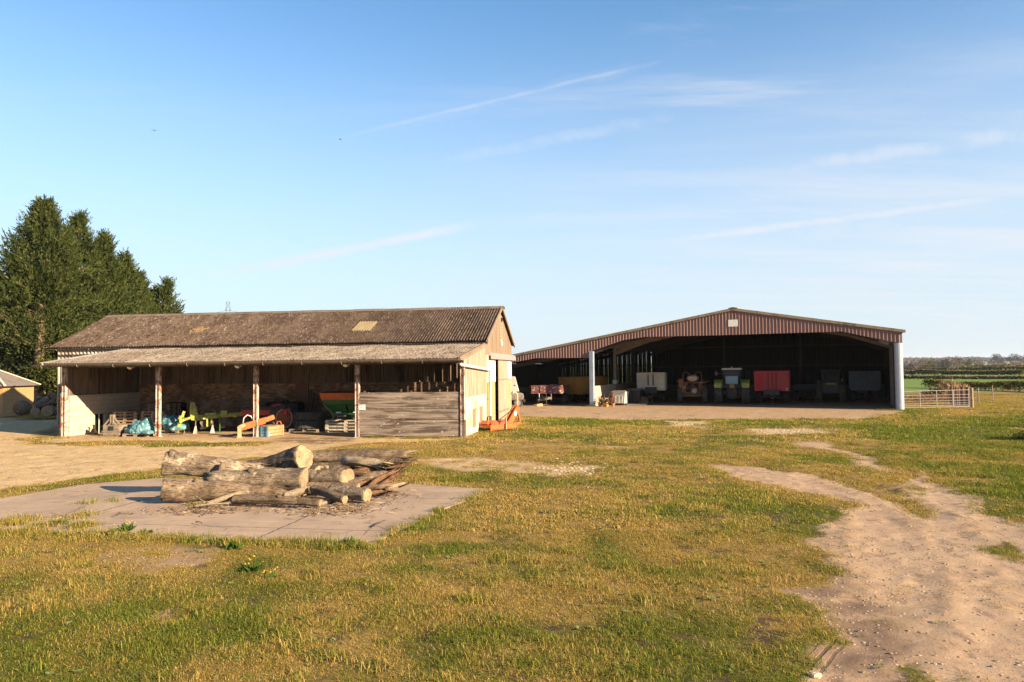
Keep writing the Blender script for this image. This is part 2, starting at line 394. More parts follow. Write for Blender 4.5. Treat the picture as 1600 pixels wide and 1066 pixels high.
def soil_fields(x, y):
    soil = np.zeros(x.shape); tone = np.full(x.shape, 0.5); wsum = np.full(x.shape, 1e-3)
    jx = x + (fbm(x, y, 0.8, 3, 5) - .5) * 1.3; jy = y + (fbm(x, y, 0.8, 3, 9) - .5) * 1.3
    tone *= wsum
    for poly, w, e, t in SOIL:
        m = sstep(e, -e, sdf_poly(jx, jy, poly)); soil = np.maximum(soil, m * w); tone += t * m; wsum += m
    for poly, w, e in UNSOIL:
        m = sstep(e, -e, sdf_poly(jx, jy, poly)); soil = soil * (1 - m * w)
    dark = np.zeros(x.shape)
    for poly in DARKSOIL: dark = np.maximum(dark, sstep(.4, -.4, sdf_poly(jx, jy, poly)))
    lush = np.zeros(x.shape)
    for poly in LUSH: lush = np.maximum(lush, sstep(2.0, -2.0, sdf_poly(jx, jy, poly)))
    return soil, tone / wsum, dark, lush
def dry_field(x, y, lush):
    d = 0.70 * fbm(x, y, 0.30, 3, 31) + 0.62 * fbm(x, y, 1.3, 3, 57) - 0.22 * lush
    return np.clip((d - 0.36) / 0.44, 0, 1)
PADN = np.array(PAD)
RUTS = [gp([(1310, 1120), (1385, 985), (1420, 900), (1405, 850), (1372, 805), (1330, 778), (1260, 757), (1150, 735)]), gp([(1545, 1120), (1570, 990), (1548, 905), (1505, 850), (1452, 805), (1395, 772), (1300, 748), (1200, 735)]),
        gp([(1760, 1000), (1640, 880), (1560, 820), (1480, 778), (1420, 752), (1395, 735), (1325, 706), (1290, 692), (1235, 691)]), gp([(1700, 1100), (1640, 960), (1600, 880)])]
def poly_dist(x, y, line):
    d = np.full(x.shape, 1e9); P = np.asarray(line)
    for a, b in zip(P, P[1:]):
        e = b - a; t = np.clip(((x - a[0]) * e[0] + (y - a[1]) * e[1]) / (e @ e), 0, 1); d = np.minimum(d, np.hypot(x - a[0] - e[0] * t, y - a[1] - e[1] * t))
    return d
def rut_field(x, y):
    w = (fbm(x, y, .5, 2, 14) - .5) * .5; d = np.full(x.shape, 1e9)
    for l in RUTS: d = np.minimum(d, np.abs(poly_dist(x, y, l) + w))
    return sstep(.62, .18, d)

def bald_field(x, y):
    return sstep(.60, .70, .55 * fbm(x, y, 2.1, 3, 121) + .45 * fbm(x, y, 5.2, 2, 125)) * sstep(34, 24, y)
def ground_height(x, y):
    h = (fbm(x, y, 0.35, 3, 77) - .5) * 0.10 + (fbm(x, y, 1.7, 3, 78) - .5) * 0.05
    near = sstep(0.4, 2.0, sdf_poly(x, y, PAD))
    lx = (x - LB.O.x) * LB.x.x + (y - LB.O.y) * LB.x.y; ly = (x - LB.O.x) * LB.y.x + (y - LB.O.y) * LB.y.y
    rx = (x - RB.O.x) * RB.x.x + (y - RB.O.y) * RB.x.y; ry = (x - RB.O.x) * RB.y.x + (y - RB.O.y) * RB.y.y
    inl = sstep(0, 1.5, np.maximum(np.maximum(-24.5 - lx, lx - 1), np.maximum(-1.2 - ly, ly - 15)))
    inr = sstep(0, 1.5, np.maximum(np.maximum(-10 - rx, rx - 21.5), np.maximum(-1 - ry, ry - 19)))
    h = h + ((fbm(x, y, 5.5, 3, 79, .6) - .5) * .018 + np.maximum(fbm(x, y, 8.0, 2, 80) - .60, 0) * .09) * sstep(30, 18, y)
    return h * near * inl * inr * sstep(160, 70, y) - .020 * rut_field(x, y)

def grow(a, b, step, far, k=1.22):
    v = list(np.arange(a, b + 1e-6, step)); s = step
    while v[-1] < far: s *= k; v.append(v[-1] + s)
    return v
def build_ground():
    xs = list(np.arange(0, 16, .085)) + grow(16, 34, 0.2, 4200); xl = [-q for q in list(np.arange(0, 13, .085)) + grow(13, 25, 0.2, 4200)][1:][::-1]
    X = np.array(xl + xs); Y = np.array([-q for q in grow(0, 0.6, 0.6, 60)][1:][::-1] + [0.0, 1.5, 3.0] + list(np.arange(4, 21, .075)) + grow(21, 62, 0.2, 6500))
    gx, gy = np.meshgrid(X, Y); gx = gx.ravel(); gy = gy.ravel(); nx, ny = len(X), len(Y)
    soil, tone, dark, lush = soil_fields(gx, gy); dry = dry_field(gx, gy, lush)
    z = ground_height(gx, gy)
    me = bpy.data.meshes.new('ground'); 
    i = np.arange(nx - 1); j = np.arange(ny - 1); ii, jj = np.meshgrid(i, j); q = (jj * nx + ii).ravel()
    faces = np.stack([q, q + 1, q + nx + 1, q + nx], 1)
    me.vertices.add(nx * ny); me.vertices.foreach_set('co', np.stack([gx, gy, z], 1).ravel())
    nf = len(faces); me.loops.add(nf * 4); me.polygons.add(nf)
    me.loops.foreach_set('vertex_index', faces.ravel()); me.polygons.foreach_set('loop_start', np.arange(nf) * 4)
    me.polygons.foreach_set('loop_total', np.full(nf, 4)); me.polygons.foreach_set('use_smooth', np.ones(nf, bool)); me.update(); me.validate()
    for nme, val in (('soil', soil), ('tone', tone), ('dark', dark), ('rut', rut_field(gx, gy) * (1 - .85 * dark)), ('bald', bald_field(gx, gy)), ('tread', sstep(.08, -.08, sdf_poly(gx, gy, TREAD))), ('dry', dry), ('field', sstep(64, 95, gy))):
        at = me.attributes.new(nme, 'FLOAT', 'POINT'); at.data.foreach_set('value', val.astype(np.float32))
    m, nt, b, out = new_mat('earth and turf')
    co = nd(nt, 'ShaderNodeNewGeometry').outputs['Position']
    def A(n): a = nd(nt, 'ShaderNodeAttribute'); a.attribute_name = n; return a.outputs['Fac']
    n_f = noise(nt, co, 7.0, 8, 0.68); n_m = noise(nt, co, 1.6, 6, 0.6); n_h = noise(nt, co, 38, 5, 0.7); n_l = noise(nt, co, 0.35, 5, 0.6)
    sm = mth(nt, 'ADD', A('soil'), mth(nt, 'ADD', mth(nt, 'MULTIPLY', mth(nt, 'SUBTRACT', n_m, 0.5), 0.55), mth(nt, 'MULTIPLY', mth(nt, 'SUBTRACT', n_f, 0.5), 0.75)))
    sm = mrange(nt, sm, 0.36, 0.60)
    # bare soil
    s1 = mixc(nt, A('tone'), (0.74, 0.52, 0.265), (0.45, 0.30, 0.19))
    s2 = mixc(nt, mrange(nt, n_m, 0.3, 0.72), s1, mixc(nt, A('tone'), (0.58, 0.39, 0.185), (0.39, 0.255, 0.165)))
    s3 = mixc(nt, mth(nt, 'MULTIPLY', mrange(nt, n_f, 0.5, 0.72), 0.55), s2, (0.12, 0.075, 0.048))
    s3 = mixc(nt, mth(nt, 'MULTIPLY', mrange(nt, n_h, 0.60, 0.70), 0.6), s3, (0.55, 0.44, 0.31))
    s3 = mixc(nt, mth(nt, 'MULTIPLY', mrange(nt, n_h, 0.40, 0.30), 0.5), s3, (0.10, 0.065, 0.04))
    n_s = noise(nt, mapping(nt, co, (1.0, 0.45, 1), (0, 0, R(20))), 3.4, 6, 0.66, .3); n_t = noise(nt, co, 16, 4, .7)
    s3 = mixc(nt, mth(nt, 'MULTIPLY', A('rut'), 0.62), s3, mixc(nt, mrange(nt, n_m, .3, .7), (0.56, 0.385, 0.25), (0.47, 0.32, 0.212)))      # wheel-polished
    s3 = mixc(nt, mth(nt, 'MULTIPLY', mrange(nt, n_s, 0.55, 0.66), 0.62), s3, (0.22, 0.145, 0.105))
    s3 = mixc(nt, mth(nt, 'MULTIPLY', mrange(nt, n_t, 0.57, 0.66), 0.62), s3, (0.20, 0.125, 0.085))
    s3 = mixc(nt, mth(nt, 'MULTIPLY', mth(nt, 'MULTIPLY', A('dark'), mrange(nt, n_m, .30, .55)), 0.85), s3, (0.185, 0.120, 0.083))
    # one tyre's cleats pressed into the damp edge of the track
    ta = G(1262, 1046); tb = G(1304, 998); td = (tb - ta).normalized(); tn = Vector((-td.y, td.x, 0))
    tw = mth(nt, 'ADD', mth(nt, 'MULTIPLY', vmth(nt, 'DOT_PRODUCT', co, tn), 62.0), mth(nt, 'MULTIPLY', n_f, 2.2)); tread = mth(nt, 'MULTIPLY', A('tread'), mrange(nt, mth(nt, 'SINE', tw), .1, .8))
    s3 = mixc(nt, mth(nt, 'MULTIPLY', tread, 0.8), s3, (0.105, 0.068, 0.048))
    # thatch under the blades; dark flecks and bald earth also paint in tuft shade
    t1 = mixc(nt, mrange(nt, mth(nt, 'ADD', A('dry'), mth(nt, 'MULTIPLY', mth(nt, 'SUBTRACT', n_f, .5), 0.9)), 0.2, 0.8), (0.15, 0.135, 0.026), (0.38, 0.24, 0.075))
    t1 = mixc(nt, mth(nt, 'MULTIPLY', mrange(nt, n_h, 0.55, 0.42), 0.55), t1, (0.06, 0.042, 0.02))
    t1 = mixc(nt, mth(nt, 'MULTIPLY', A('bald'), mrange(nt, n_f, .30, .55)), t1, (0.085, 0.056, 0.034))
    near = mixc(nt, sm, t1, s3)
    # fields far off
    vo = nd(nt, 'ShaderNodeTexVoronoi'); vo.feature = 'F1'; nt.links.new(mapping(nt, co, (0.005, 0.0085, 1), (0, 0, R(12))), vo.inputs['Vector']); vo.inputs['Scale'].default_value = 1.0
    vs = nd(nt, 'ShaderNodeSeparateColor'); nt.links.new(vo.outputs['Color'], vs.inputs[0])
    f1 = mixc(nt, mrange(nt, vs.outputs[0], 0.55, 0.72), (0.17, 0.26, 0.05), (0.29, 0.26, 0.12))
    f1 = mixc(nt, mrange(nt, vs.outputs[1], 0.7, 0.78), f1, (0.14, 0.24, 0.05))
    f1 = mixc(nt, mth(nt, 'MULTIPLY', mrange(nt, n_l, 0.35, 0.7), 0.4), f1, (0.125, 0.20, 0.045))
    col = mixc(nt, A('field'), near, f1)
    nt.links.new(alb(nt, col), b.inputs['Base Color']); b.inputs['Roughness'].default_value = 0.95; b.inputs['Specular IOR Level'].default_value = 0.1
    hh = mth(nt, 'ADD', mth(nt, 'SUBTRACT', mth(nt, 'MULTIPLY', n_f, 0.7), mth(nt, 'MULTIPLY', tread, 0.8)), mth(nt, 'MULTIPLY', n_h, 0.35))
    bump(nt, b, hh, 0.40, 0.035)
    me.materials.append(m)
    o = bpy.data.objects.new('ground', me); COL.objects.link(o); o['kind'] = 'structure'
    o['label'] = 'rough yard of worn turf and bare trodden earth'
build_ground()

# ------------------------------------------------------------------ concrete slab
def build_pad():
    m, nt, b, out = new_mat('old concrete')
    co = coords(nt)
    n1 = noise(nt, co, 0.7, 6, 0.62, 0.3); n2 = noise(nt, co, 4, 7, 0.65); n3 = noise(nt, co, 60, 4, 0.7); n4 = noise(nt, mapping(nt, co, (0.5, 2.2, 1), (0, 0, R(-12))), 1.1, 5, 0.6)
    c = mixc(nt, mrange(nt, n1, 0.32, 0.68), (0.52, 0.37, 0.25), (0.40, 0.285, 0.20))
    c = mixc(nt, mth(nt, 'MULTIPLY', mrange(nt, n2, 0.5, 0.75), 0.5), c, (0.28, 0.20, 0.14))
    c = mixc(nt, mth(nt, 'MULTIPLY', mrange(nt, n4, 0.56, 0.68), 0.6), c, (0.60, 0.44, 0.30))
    c = mixc(nt, mth(nt, 'MULTIPLY', mrange(nt, n3, 0.58, 0.7), 0.35), c, (0.52, 0.42, 0.33))
    c = mixc(nt, mth(nt, 'MULTIPLY', mrange(nt, n3, 0.42, 0.3), 0.4), c, (0.11, 0.08, 0.06))
    vo = nd(nt, 'ShaderNodeTexVoronoi'); vo.feature = 'DISTANCE_TO_EDGE'; vo.inputs['Scale'].default_value = 0.42
    wv = nd(nt, 'ShaderNodeMix'); wv.data_type = 'VECTOR'; wv.inputs[0].default_value = 0.06
    nn = nd(nt, 'ShaderNodeTexNoise'); nn.inputs['Scale'].default_value = 2.5; nt.links.new(co, nn.inputs[0]); nt.links.new(co, wv.inputs[4]); nt.links.new(nn.outputs['Color'], wv.inputs[5])
    nt.links.new(wv.outputs[1], vo.inputs['Vector'])
    crack = mth(nt, 'MULTIPLY', mrange(nt, vo.outputs['Distance'], 0.0, 0.005, 1, 0), mrange(nt, n1, 0.45, 0.55))
    c = mixc(nt, mth(nt, 'MULTIPLY', crack, 0.8), c, (0.05, 0.04, 0.028))
    # cast in bays: joints square to the near edge
    fa = G(0, 834); fb = G(577, 852); fd = (fb - fa).normalized(); fn = Vector((-fd.y, fd.x, 0)); wob = mth(nt, 'MULTIPLY', mth(nt, 'SUBTRACT', n2, .5), 0.12)
    for ax, off, per in ((fd, fb.dot(fd) - 2.1, 4.6), (fn, fb.dot(fn) + 1.02, 3.4)):
        q = mth(nt, 'DIVIDE', mth(nt, 'ADD', mth(nt, 'SUBTRACT', vmth(nt, 'DOT_PRODUCT', co, ax), off), wob), per); q = mth(nt, 'ABSOLUTE', mth(nt, 'SUBTRACT', mth(nt, 'FRACT', mth(nt, 'ADD', q, .5)), .5))
        c = mixc(nt, mrange(nt, q, 0.0025, 0.0065, 0.8, 0.0), c, (0.10, 0.075, 0.04))
    edge = noise(nt, co, 1.3, 6, .7)
    c = mixc(nt, mth(nt, 'MULTIPLY', mrange(nt, edge, .56, .66), .55), c, (0.27, 0.175, 0.10))
    nt.links.new(alb(nt, c), b.inputs['Base Color']); b.inputs['Roughness'].default_value = 0.9; b.inputs['Specular IOR Level'].default_value = 0.2
    bump(nt, b, mth(nt, 'ADD', n3, mth(nt, 'MULTIPLY', n2, 2.0)), 0.25, 0.01)
    mb = MB()
    P = []
    for i in range(len(PAD)):
        a = Vector(PAD[i]); c2 = Vector(PAD[(i + 1) % len(PAD)]); k = max(1, int((c2 - a).length / 0.12))
        for j in range(k):
            p = a.lerp(c2, j / k); q = mnoise.noise(Vector((p.x * 1.4, p.y * 1.4, 0))) * 0.05 + mnoise.noise(Vector((p.x * 6, p.y * 6, 4))) * 0.05
            nrm = Vector((-(c2 - a).y, (c2 - a).x)).normalized(); P.append(p + nrm * q)
    # the slab was cast in bays: split it along one joint
    j0 = Vector(G(-260, 812)[:2]); j1 = Vector(G(232, 828)[:2]); jd = (j1 - j0).normalized(); jn = Vector((-jd.y, jd.x))
    top = [(p.x, p.y) for p in P]
    mb.prism(top, (0, 0, -0.085), (1, 0, 0), (0, 1, 0), (0, 0, 0.10))
    o = mb.build('concrete_slab', m); o['kind'] = 'structure'; o['label'] = 'cracked old concrete slab with the felled logs on it'
build_pad()


# ------------------------------------------------------------------ long barn with the open lean-to
XL, XM, DL, YB = -18.73, -23.55, 5.26, 14.25
ZE, ZLT, ZME, ZR, YR = 3.31, 4.10, 4.40, 6.28, 9.75
BAY = 4.682

def m_roof(name, a, b_, dark, pale, lich, patch=None):
    m, nt, b, out = new_mat(name)
    co = coords(nt)
    n1 = noise(nt, mapping(nt, co, (1, 0.3, 0.3)), 1.8, 6, 0.66); n2 = noise(nt, co, 4.0, 7, 0.72); n3 = noise(nt, co, 0.55, 4, 0.6, 0.5); n4 = noise(nt, mapping(nt, co, (1, .6, .6)), 6.5, 6, 0.78)
    # each sheet weathered a little differently
    sep = nd(nt, 'ShaderNodeSeparateXYZ'); nt.links.new(co, sep.inputs[0])
    cb = nd(nt, 'ShaderNodeCombineXYZ'); nt.links.new(mth(nt, 'FLOOR', mth(nt, 'DIVIDE', sep.outputs[0], 1.022)), cb.inputs[0]); nt.links.new(mth(nt, 'FLOOR', mth(nt, 'DIVIDE', sep.outputs[1], 1.55)), cb.inputs[1])
    wn = nd(nt, 'ShaderNodeTexWhiteNoise'); nt.links.new(cb.outputs[0], wn.inputs[0])
    c = mixc(nt, mrange(nt, mth(nt, 'ADD', n1, mth(nt, 'MULTIPLY', mth(nt, 'SUBTRACT', wn.outputs[0], .5), 0.16)), 0.32, 0.68), a, b_)
    c = mixc(nt, mth(nt, 'MULTIPLY', mrange(nt, n2, 0.52, 0.66), 0.8), c, dark)
    c = mixc(nt, mth(nt, 'MULTIPLY', mrange(nt, n4, 0.55, 0.64), 0.9), c, pale)
    c = mixc(nt, mth(nt, 'MULTIPLY', mrange(nt, n3, 0.60, 0.68), 0.45), c, lich)
    c = mixc(nt, mth(nt, 'MULTIPLY', mrange(nt, n4, 0.45, 0.38), 0.85), c, tuple(x * .6 for x in dark))
    if patch:      # one cushion of yellow moss
        dd = vmth(nt, 'DISTANCE', mapping(nt, co, (1, 1.3, 1.3)), (patch[0], patch[1] * 1.3, patch[2] * 1.3))
        f = mth(nt, 'ADD', mrange(nt, dd, 0.1, 1.2, 0.62, 0.0), mth(nt, 'MULTIPLY', mth(nt, 'SUBTRACT', n4, .5), 2.0))
        c = mixc(nt, mth(nt, 'MULTIPLY', mrange(nt, f, 0.40, 0.60), 0.8), c, (0.25, 0.165, 0.065))
    nt.links.new(alb(nt, c), b.inputs['Base Color']); b.inputs['Roughness'].default_value = 0.93; b.inputs['Specular IOR Level'].default_value = 0.12
    bump(nt, b, mth(nt, 'ADD', n4, n2), 0.5, 0.02)
    return m
M_ROOF = m_roof('lichened fibre cement brown', (0.066, 0.045, 0.034), (0.118, 0.084, 0.065), (0.024, 0.016, 0.013), (0.25, 0.205, 0.17), (0.13, 0.085, 0.042), (-16.32, 7.19, 5.21))
M_LEAN = m_roof('lichened fibre cement grey', (0.150, 0.120, 0.098), (0.25, 0.208, 0.172), (0.034, 0.023, 0.017), (0.42, 0.365, 0.31), (0.17, 0.10, 0.055))
M_SKYL = mat('yellowed roof light', (0.27, 0.205, 0.10), (0.34, 0.27, 0.145), 3, rough=0.5, stain=(0.25, 0.19, 0.09))
M_RIDGE = mat('ridge cement', (0.17, 0.13, 0.095), (0.25, 0.20, 0.15), 5, stain=(0.14, 0.10, 0.07), spot=(0.35, 0.25, 0.10))
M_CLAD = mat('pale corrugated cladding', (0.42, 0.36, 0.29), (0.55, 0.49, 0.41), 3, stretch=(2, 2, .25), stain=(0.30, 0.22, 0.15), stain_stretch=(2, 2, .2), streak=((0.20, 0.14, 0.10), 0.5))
M_CLADIN = mat('shade darkened cladding', (0.19, 0.135, 0.095), (0.27, 0.20, 0.145), 3, stretch=(2, 2, .25), stain=(0.085, 0.055, 0.04), stain_stretch=(2, 2, .2), streak=((0.05, 0.033, 0.025), 0.7))  # same sheeting as outside, its indoor shade darkened into the colour
M_BRICK = brick_mat('old brown brick', (0.24, 0.11, 0.06), (0.62, 0.40, 0.25), (0.20, 0.145, 0.10), pale=(0.33, 0.24, 0.165), pale_lo=.54, patch=(0.12, 0.07, 0.048), patch_amt=.6)
M_BRICKR = brick_mat('red brown brick pier', (0.22, 0.105, 0.075), (0.25, 0.115, 0.08), (0.22, 0.16, 0.125))
M_BLOCK = brick_mat('whitewashed block', (0.62, 0.52, 0.40), (0.70, 0.60, 0.47), (0.46, 0.36, 0.26), bw=0.45, bh=0.225, ms=0.012, pale=(0.50, 0.38, 0.26), pale_lo=.55, bmp=0.4)
M_YBRICK = brick_mat('yellow brick', (0.48, 0.33, 0.14), (0.56, 0.41, 0.20), (0.44, 0.35, 0.22), pale=(0.55, 0.36, 0.16), pale_lo=.56)
M_BOARD = mat('silvered cream boards', (0.38, 0.30, 0.215), (0.52, 0.43, 0.33), 2.5, stretch=(9, 9, .5), stain=(0.36, 0.24, 0.15), stain_stretch=(3, 3, .35), stain_lo=.52, streak=((0.20, 0.13, 0.085), 0.9), bmp=.5)
M_BOARDG = mat('weathered gable boards', (0.24, 0.175, 0.12), (0.34, 0.26, 0.185), 2.5, stretch=(8, 8, .4), stain=(0.24, 0.16, 0.10), stain_stretch=(3, 3, .3), streak=((0.14, 0.09, 0.058), 0.85), bmp=.5)
M_PINKB = mat('faded pinkish door boards', (0.37, 0.265, 0.195), (0.48, 0.37, 0.285), 2.5, stretch=(9, 9, .3), stain=(0.48, 0.40, 0.29), stain_stretch=(3, 3, .3), streak=((0.20, 0.125, 0.085), 0.85), bmp=.4)
M_RENDER = mat('cream render', (0.66, 0.57, 0.42), (0.76, 0.68, 0.53), 3, stain=(0.60, 0.44, 0.25), spot=(0.38, 0.28, 0.16), spot_lo=.64, spot_hi=.72)
M_WPANEL = mat('white painted panel', (0.80, 0.74, 0.62), (0.84, 0.79, 0.68), 3, stain=(0.70, 0.58, 0.42), stain_lo=.58)
M_PLANK = mat('silver grey planks', (0.17, 0.128, 0.10), (0.34, 0.275, 0.225), 2.2, stretch=(.45, 8, 10), stain=(0.10, 0.072, 0.056), stain_scale=1.0, stain_stretch=(.55, 3, 5.5), stain_lo=.48, stain_hi=.60, spot=(0.58, 0.48, 0.39), spot_scale=6, spot_lo=.62, spot_hi=.70, bmp=.6)
M_DARKW = mat('dark old timber', (0.075, 0.052, 0.038), (0.13, 0.092, 0.066), 4, stretch=(1, 6, 6))
M_GUTTER = mat('grimy grey gutter', (0.050, 0.037, 0.028), (0.085, 0.064, 0.048), 4, rough=.7, stain=(0.03, 0.021, 0.015), spot=(0.16, 0.13, 0.10), spot_scale=7)
M_PIPE = mat('white plastic pipe', (0.78, 0.74, 0.67), (0.82, 0.79, 0.72), 3, rough=.45, bmp=0, stain=(0.6, 0.5, 0.38), stain_lo=.6)
M_PIPEB = mat('beige plastic pipe', (0.62, 0.48, 0.30), (0.66, 0.53, 0.36), 3, rough=.5, bmp=0)
M_POST = mat('flaking paint on rusty steel', (0.55, 0.47, 0.40), (0.66, 0.58, 0.50), 6, stretch=(1, 1, .5), stain=(0.30, 0.13, 0.08), stain_scale=3.2, stain_lo=.50, stain_hi=.58, spot=(0.36, 0.15, 0.09), spot_lo=.56, spot_hi=.6, rough=.7)
M_POSTR = mat('rusty red steel', (0.30, 0.11, 0.065), (0.40, 0.17, 0.10), 6, stain=(0.52, 0.36, 0.28), stain_scale=3, rough=.75)
M_TRACK = mat('galvanised door track', (0.34, 0.33, 0.34), (0.46, 0.45, 0.45), 4, stain=(0.55, 0.42, 0.28), rough=.55, metal=.3)
M_DARK = mat('painted dark of openings', (0.012, 0.010, 0.009), (0.02, 0.016, 0.013), 3, bmp=0)  # flat black that paints the unlit dark inside openings
M_WHITE = mat('white painted board', (0.78, 0.76, 0.72), (0.82, 0.80, 0.76), 6, rough=.5, bmp=0)
M_BLACK = mat('black paint', (0.012, 0.012, 0.013), (0.025, 0.024, 0.024), 6, rough=.5, bmp=0)

def long_barn():
    T = thing('open_fronted_barn', 'long low old barn with an open lean-to front and corrugated moss-browned roof', 'barn', LB.O, LB.rz)
    th = math.atan2(ZR - ZME, YR - DL); cs, sn = math.cos(th), math.sin(th)
    # main roof, two slopes of corrugated sheets, lapped in three rows
    r = MB(); lu = -XM + 0.35
    slope = math.hypot(YR - DL + .25, (YR - DL + .25) * math.tan(th)); z0 = ZME - .25 * math.tan(th); rows = 3; rl = slope / rows
    for k in range(rows):
        o = Vector((XM - .15, DL - .25, z0 + 0.03 * 0)) + Vector((0, cs, sn)) * (k * rl - (.10 if k else 0)) + Vector((0, -sn, cs)) * (0.006 + .013 * k)
        r.corr(o, (1, 0, 0), (0, cs, sn), lu, rl + .1, amp=.042, nv=5, jit=0.04, voff=k * rl - (.10 if k else 0))
    for k in range(rows):
        o = Vector((XM - .15 + lu, YB + .25, z0)) + Vector((0, -cs, sn)) * (k * rl) + Vector((0, sn, cs)) * (0.006 + .013 * k)
        r.corr(o, (-1, 0, 0), (0, -cs, sn), lu, rl + .1, nv=3, jit=0.03)
    r.build('roof', M_ROOF, T, smooth=False)
    rc = MB()
    n = 14
    for i in range(n):
        x0 = XM - .2 + i * (lu + .1) / n; x1 = x0 + (lu + .1) / n + .05; dz = 0.01 * (i % 2) + .014 * mnoise.noise(Vector((i * 1.3, 0, 0)))
        for sgn in (-1, 1):
            rc.add([(x0, YR, ZR + .095 + dz), (x1, YR, ZR + .095 + dz), (x1, YR + sgn * .30, ZR - .045 + dz), (x0, YR + sgn * .30, ZR - .045 + dz),
                    (x0, YR, ZR + .075 + dz), (x1, YR, ZR + .075 + dz), (x1, YR + sgn * .30, ZR - .065 + dz), (x0, YR + sgn * .30, ZR - .065 + dz)],
                   [(0, 1, 2, 3), (4, 7, 6, 5), (3, 2, 6, 7), (0, 3, 7, 4), (1, 5, 6, 2)])
    rc.build('ridge_cap', M_RIDGE, T)
    b = MB()   # barge boards on the right gable
    for y0, y1, za, zb in ((DL - .3, YR, ZME - .12, ZR + .02), (YB + .3, YR, ZME - .12, ZR + .02)):
        b.bar((.19, y0, za), (.19, y1, zb), .06, .17)
    b.build('barge_board', M_BOARDG, T)
    s = MB()   # translucent sheet let into the front slope
    def onroof(x, y, up=.03): return Vector((x, y, ZME + (y - DL) * math.tan(th))) + Vector((0, -sn, cs)) * up
    p = onroof(-7.36, 6.55, .052)
    s.corr(p, (1, 0, 0), (0, cs, sn), 1.02, 1.45, nv=2, thick=.01)
    s.build('skylight', M_SKYL, T)
    # lean-to roof
    tl = math.atan2(ZLT - ZE, DL + .94); cl, s_l = math.cos(tl), math.sin(tl); ll = math.hypot(ZLT - ZE, DL + .94)
    r = MB()
    for k in range(3):
        o = Vector((XL - .32, -.94, ZE + .015)) + Vector((0, cl, s_l)) * (k * ll / 3 - (.1 if k else 0)) + Vector((0, -s_l, cl)) * (.03 + .012 * k)
        r.corr(o, (1, 0, 0), (0, cl, s_l), -XL + .42, ll / 3 + .1, amp=.038, nv=4, jit=0.05, voff=k * ll / 3 - (.1 if k else 0))
    r.build('lean_to_roof', M_LEAN, T)
    f = MB(); f.bar((.05, -.98, ZE + .0), (.05, DL, ZLT + .02), .09, .22); f.build('lean_to_verge', M_BOARDG, T)
    f = MB(); f.bar((XL - .33, -.96, ZE + .075), (XL - .33, DL, ZLT + .10), .30, .03); f.bar((XL - .36, -.98, ZE - .02), (XL - .36, DL, ZLT + .0), .05, .16); f.build('verge_flashing', mat('pale flashing', (0.42, 0.36, 0.30), (0.52, 0.46, 0.39), 3, rough=.6), T)
    f = MB(); f.box(XL - .2, .15, DL - .12, DL - .02, ZLT + .03, ZLT + .16); f.build('roof_flashing', M_GUTTER, T)
    # gutters
    def gutter(x0, x1, y, z, r0, slope=0.0, br=1.0, rj=.004):
        g = MB(); n = 9; ns = max(2, int((x1 - x0) / 1.0)); rings = []
        for i in range(ns + 1):
            x = x0 + (x1 - x0) * i / ns; w = slope * (x - x0) + mnoise.noise(Vector((x * .6, 0, 5))) * .02
            ring = [(x, y + math.cos(math.pi + math.pi * k / n) * r0, z + w + math.sin(math.pi + math.pi * k / n) * r0) for k in range(n + 1)]
            ring += [(x, y + math.cos(2 * math.pi - math.pi * k / n) * (r0 - .012), z + w + .004 + math.sin(2 * math.pi - math.pi * k / n) * (r0 - .012)) for k in range(n + 1)]
            rings.append(ring)
        g.loft(rings)
        o = g.build('gutter', M_GUTTER, T, smooth=False)
        x = x0 + .5
        while x < x1:
            bk = MB()
            w = slope * (x - x0) + mnoise.noise(Vector((x * .6, 0, 5))) * .02
            prof = [(x, y + math.cos(math.pi + math.pi * k / n) * (r0 + .012), z + w + math.sin(math.pi + math.pi * k / n) * (r0 + .012)) for k in range(n + 1)]
            bk.tube(prof, .014, 5); x += br
            bk.build('gutter_bracket', mat('pale rusty bracket', (0.24, 0.19, 0.145), (0.32, 0.26, 0.20), 5), o)
    gutter(XL - .75, .22, -1.07, ZE - .03, .10, 0.0, 1.75)
    gutter(XM - .1, .12, DL - .36, ZME - .20, .07, 0.0, 1.9)
    # steel posts
    for i in range(5):
        x = -i * BAY - (.02 if i == 0 else 0)
        p = MB(); a = .085
        p.box(x - a, x - a + .016, -.09, .09, 0, ZE - .02); p.box(x + a - .016, x + a, -.09, .09, 0, ZE - .02); p.box(x - a + .016, x + a - .016, -.012, .012, 0, ZE - .02)
        p.box(x - .13, x + .13, -.12, .12, 0.0, .02)
        p.build('post', M_POSTR if i in (0, 4) and False else M_POST, T)
    cp = MB(); cp.box(XL - .17, XL - .085, -.06, .1, .02, 2.0); cp.build('rusty_corner_plate', M_POSTR, T)
    cp = MB(); cp.box(.075, .12, -.10, .02, .0, .75); cp.build('rusty_corner_plate', M_POSTR, T)
    e = MB(); e.box(XL - .25, .1, -.97, -.94, ZE - .12, ZE + .045); e.build('eaves_light_stop', M_DARKW, T)  # board added behind the gutter to stop sun leaking under the roof edge
    e = MB(); e.box(XL, 0, -.08, .06, ZE - .18, ZE + .0); e.build('eaves_beam', M_DARKW, T)
    e = MB()
    for k in range(1, 4):
        y = k * DL / 4; e.box(XL, 0, y - .05, y + .05, ZE + (y + .94) * math.tan(tl) - .17, ZE + (y + .94) * math.tan(tl) - .03)
    for i in range(5): e.bar((-i * BAY - (0 if i < 4 else -.1) - (.1 if i == 0 else 0), 0, ZE - .05), (-i * BAY - (0 if i < 4 else -.1) - (.1 if i == 0 else 0), DL, ZLT - .15), .1, .16)
    e.build('rafters', M_DARKW, T)
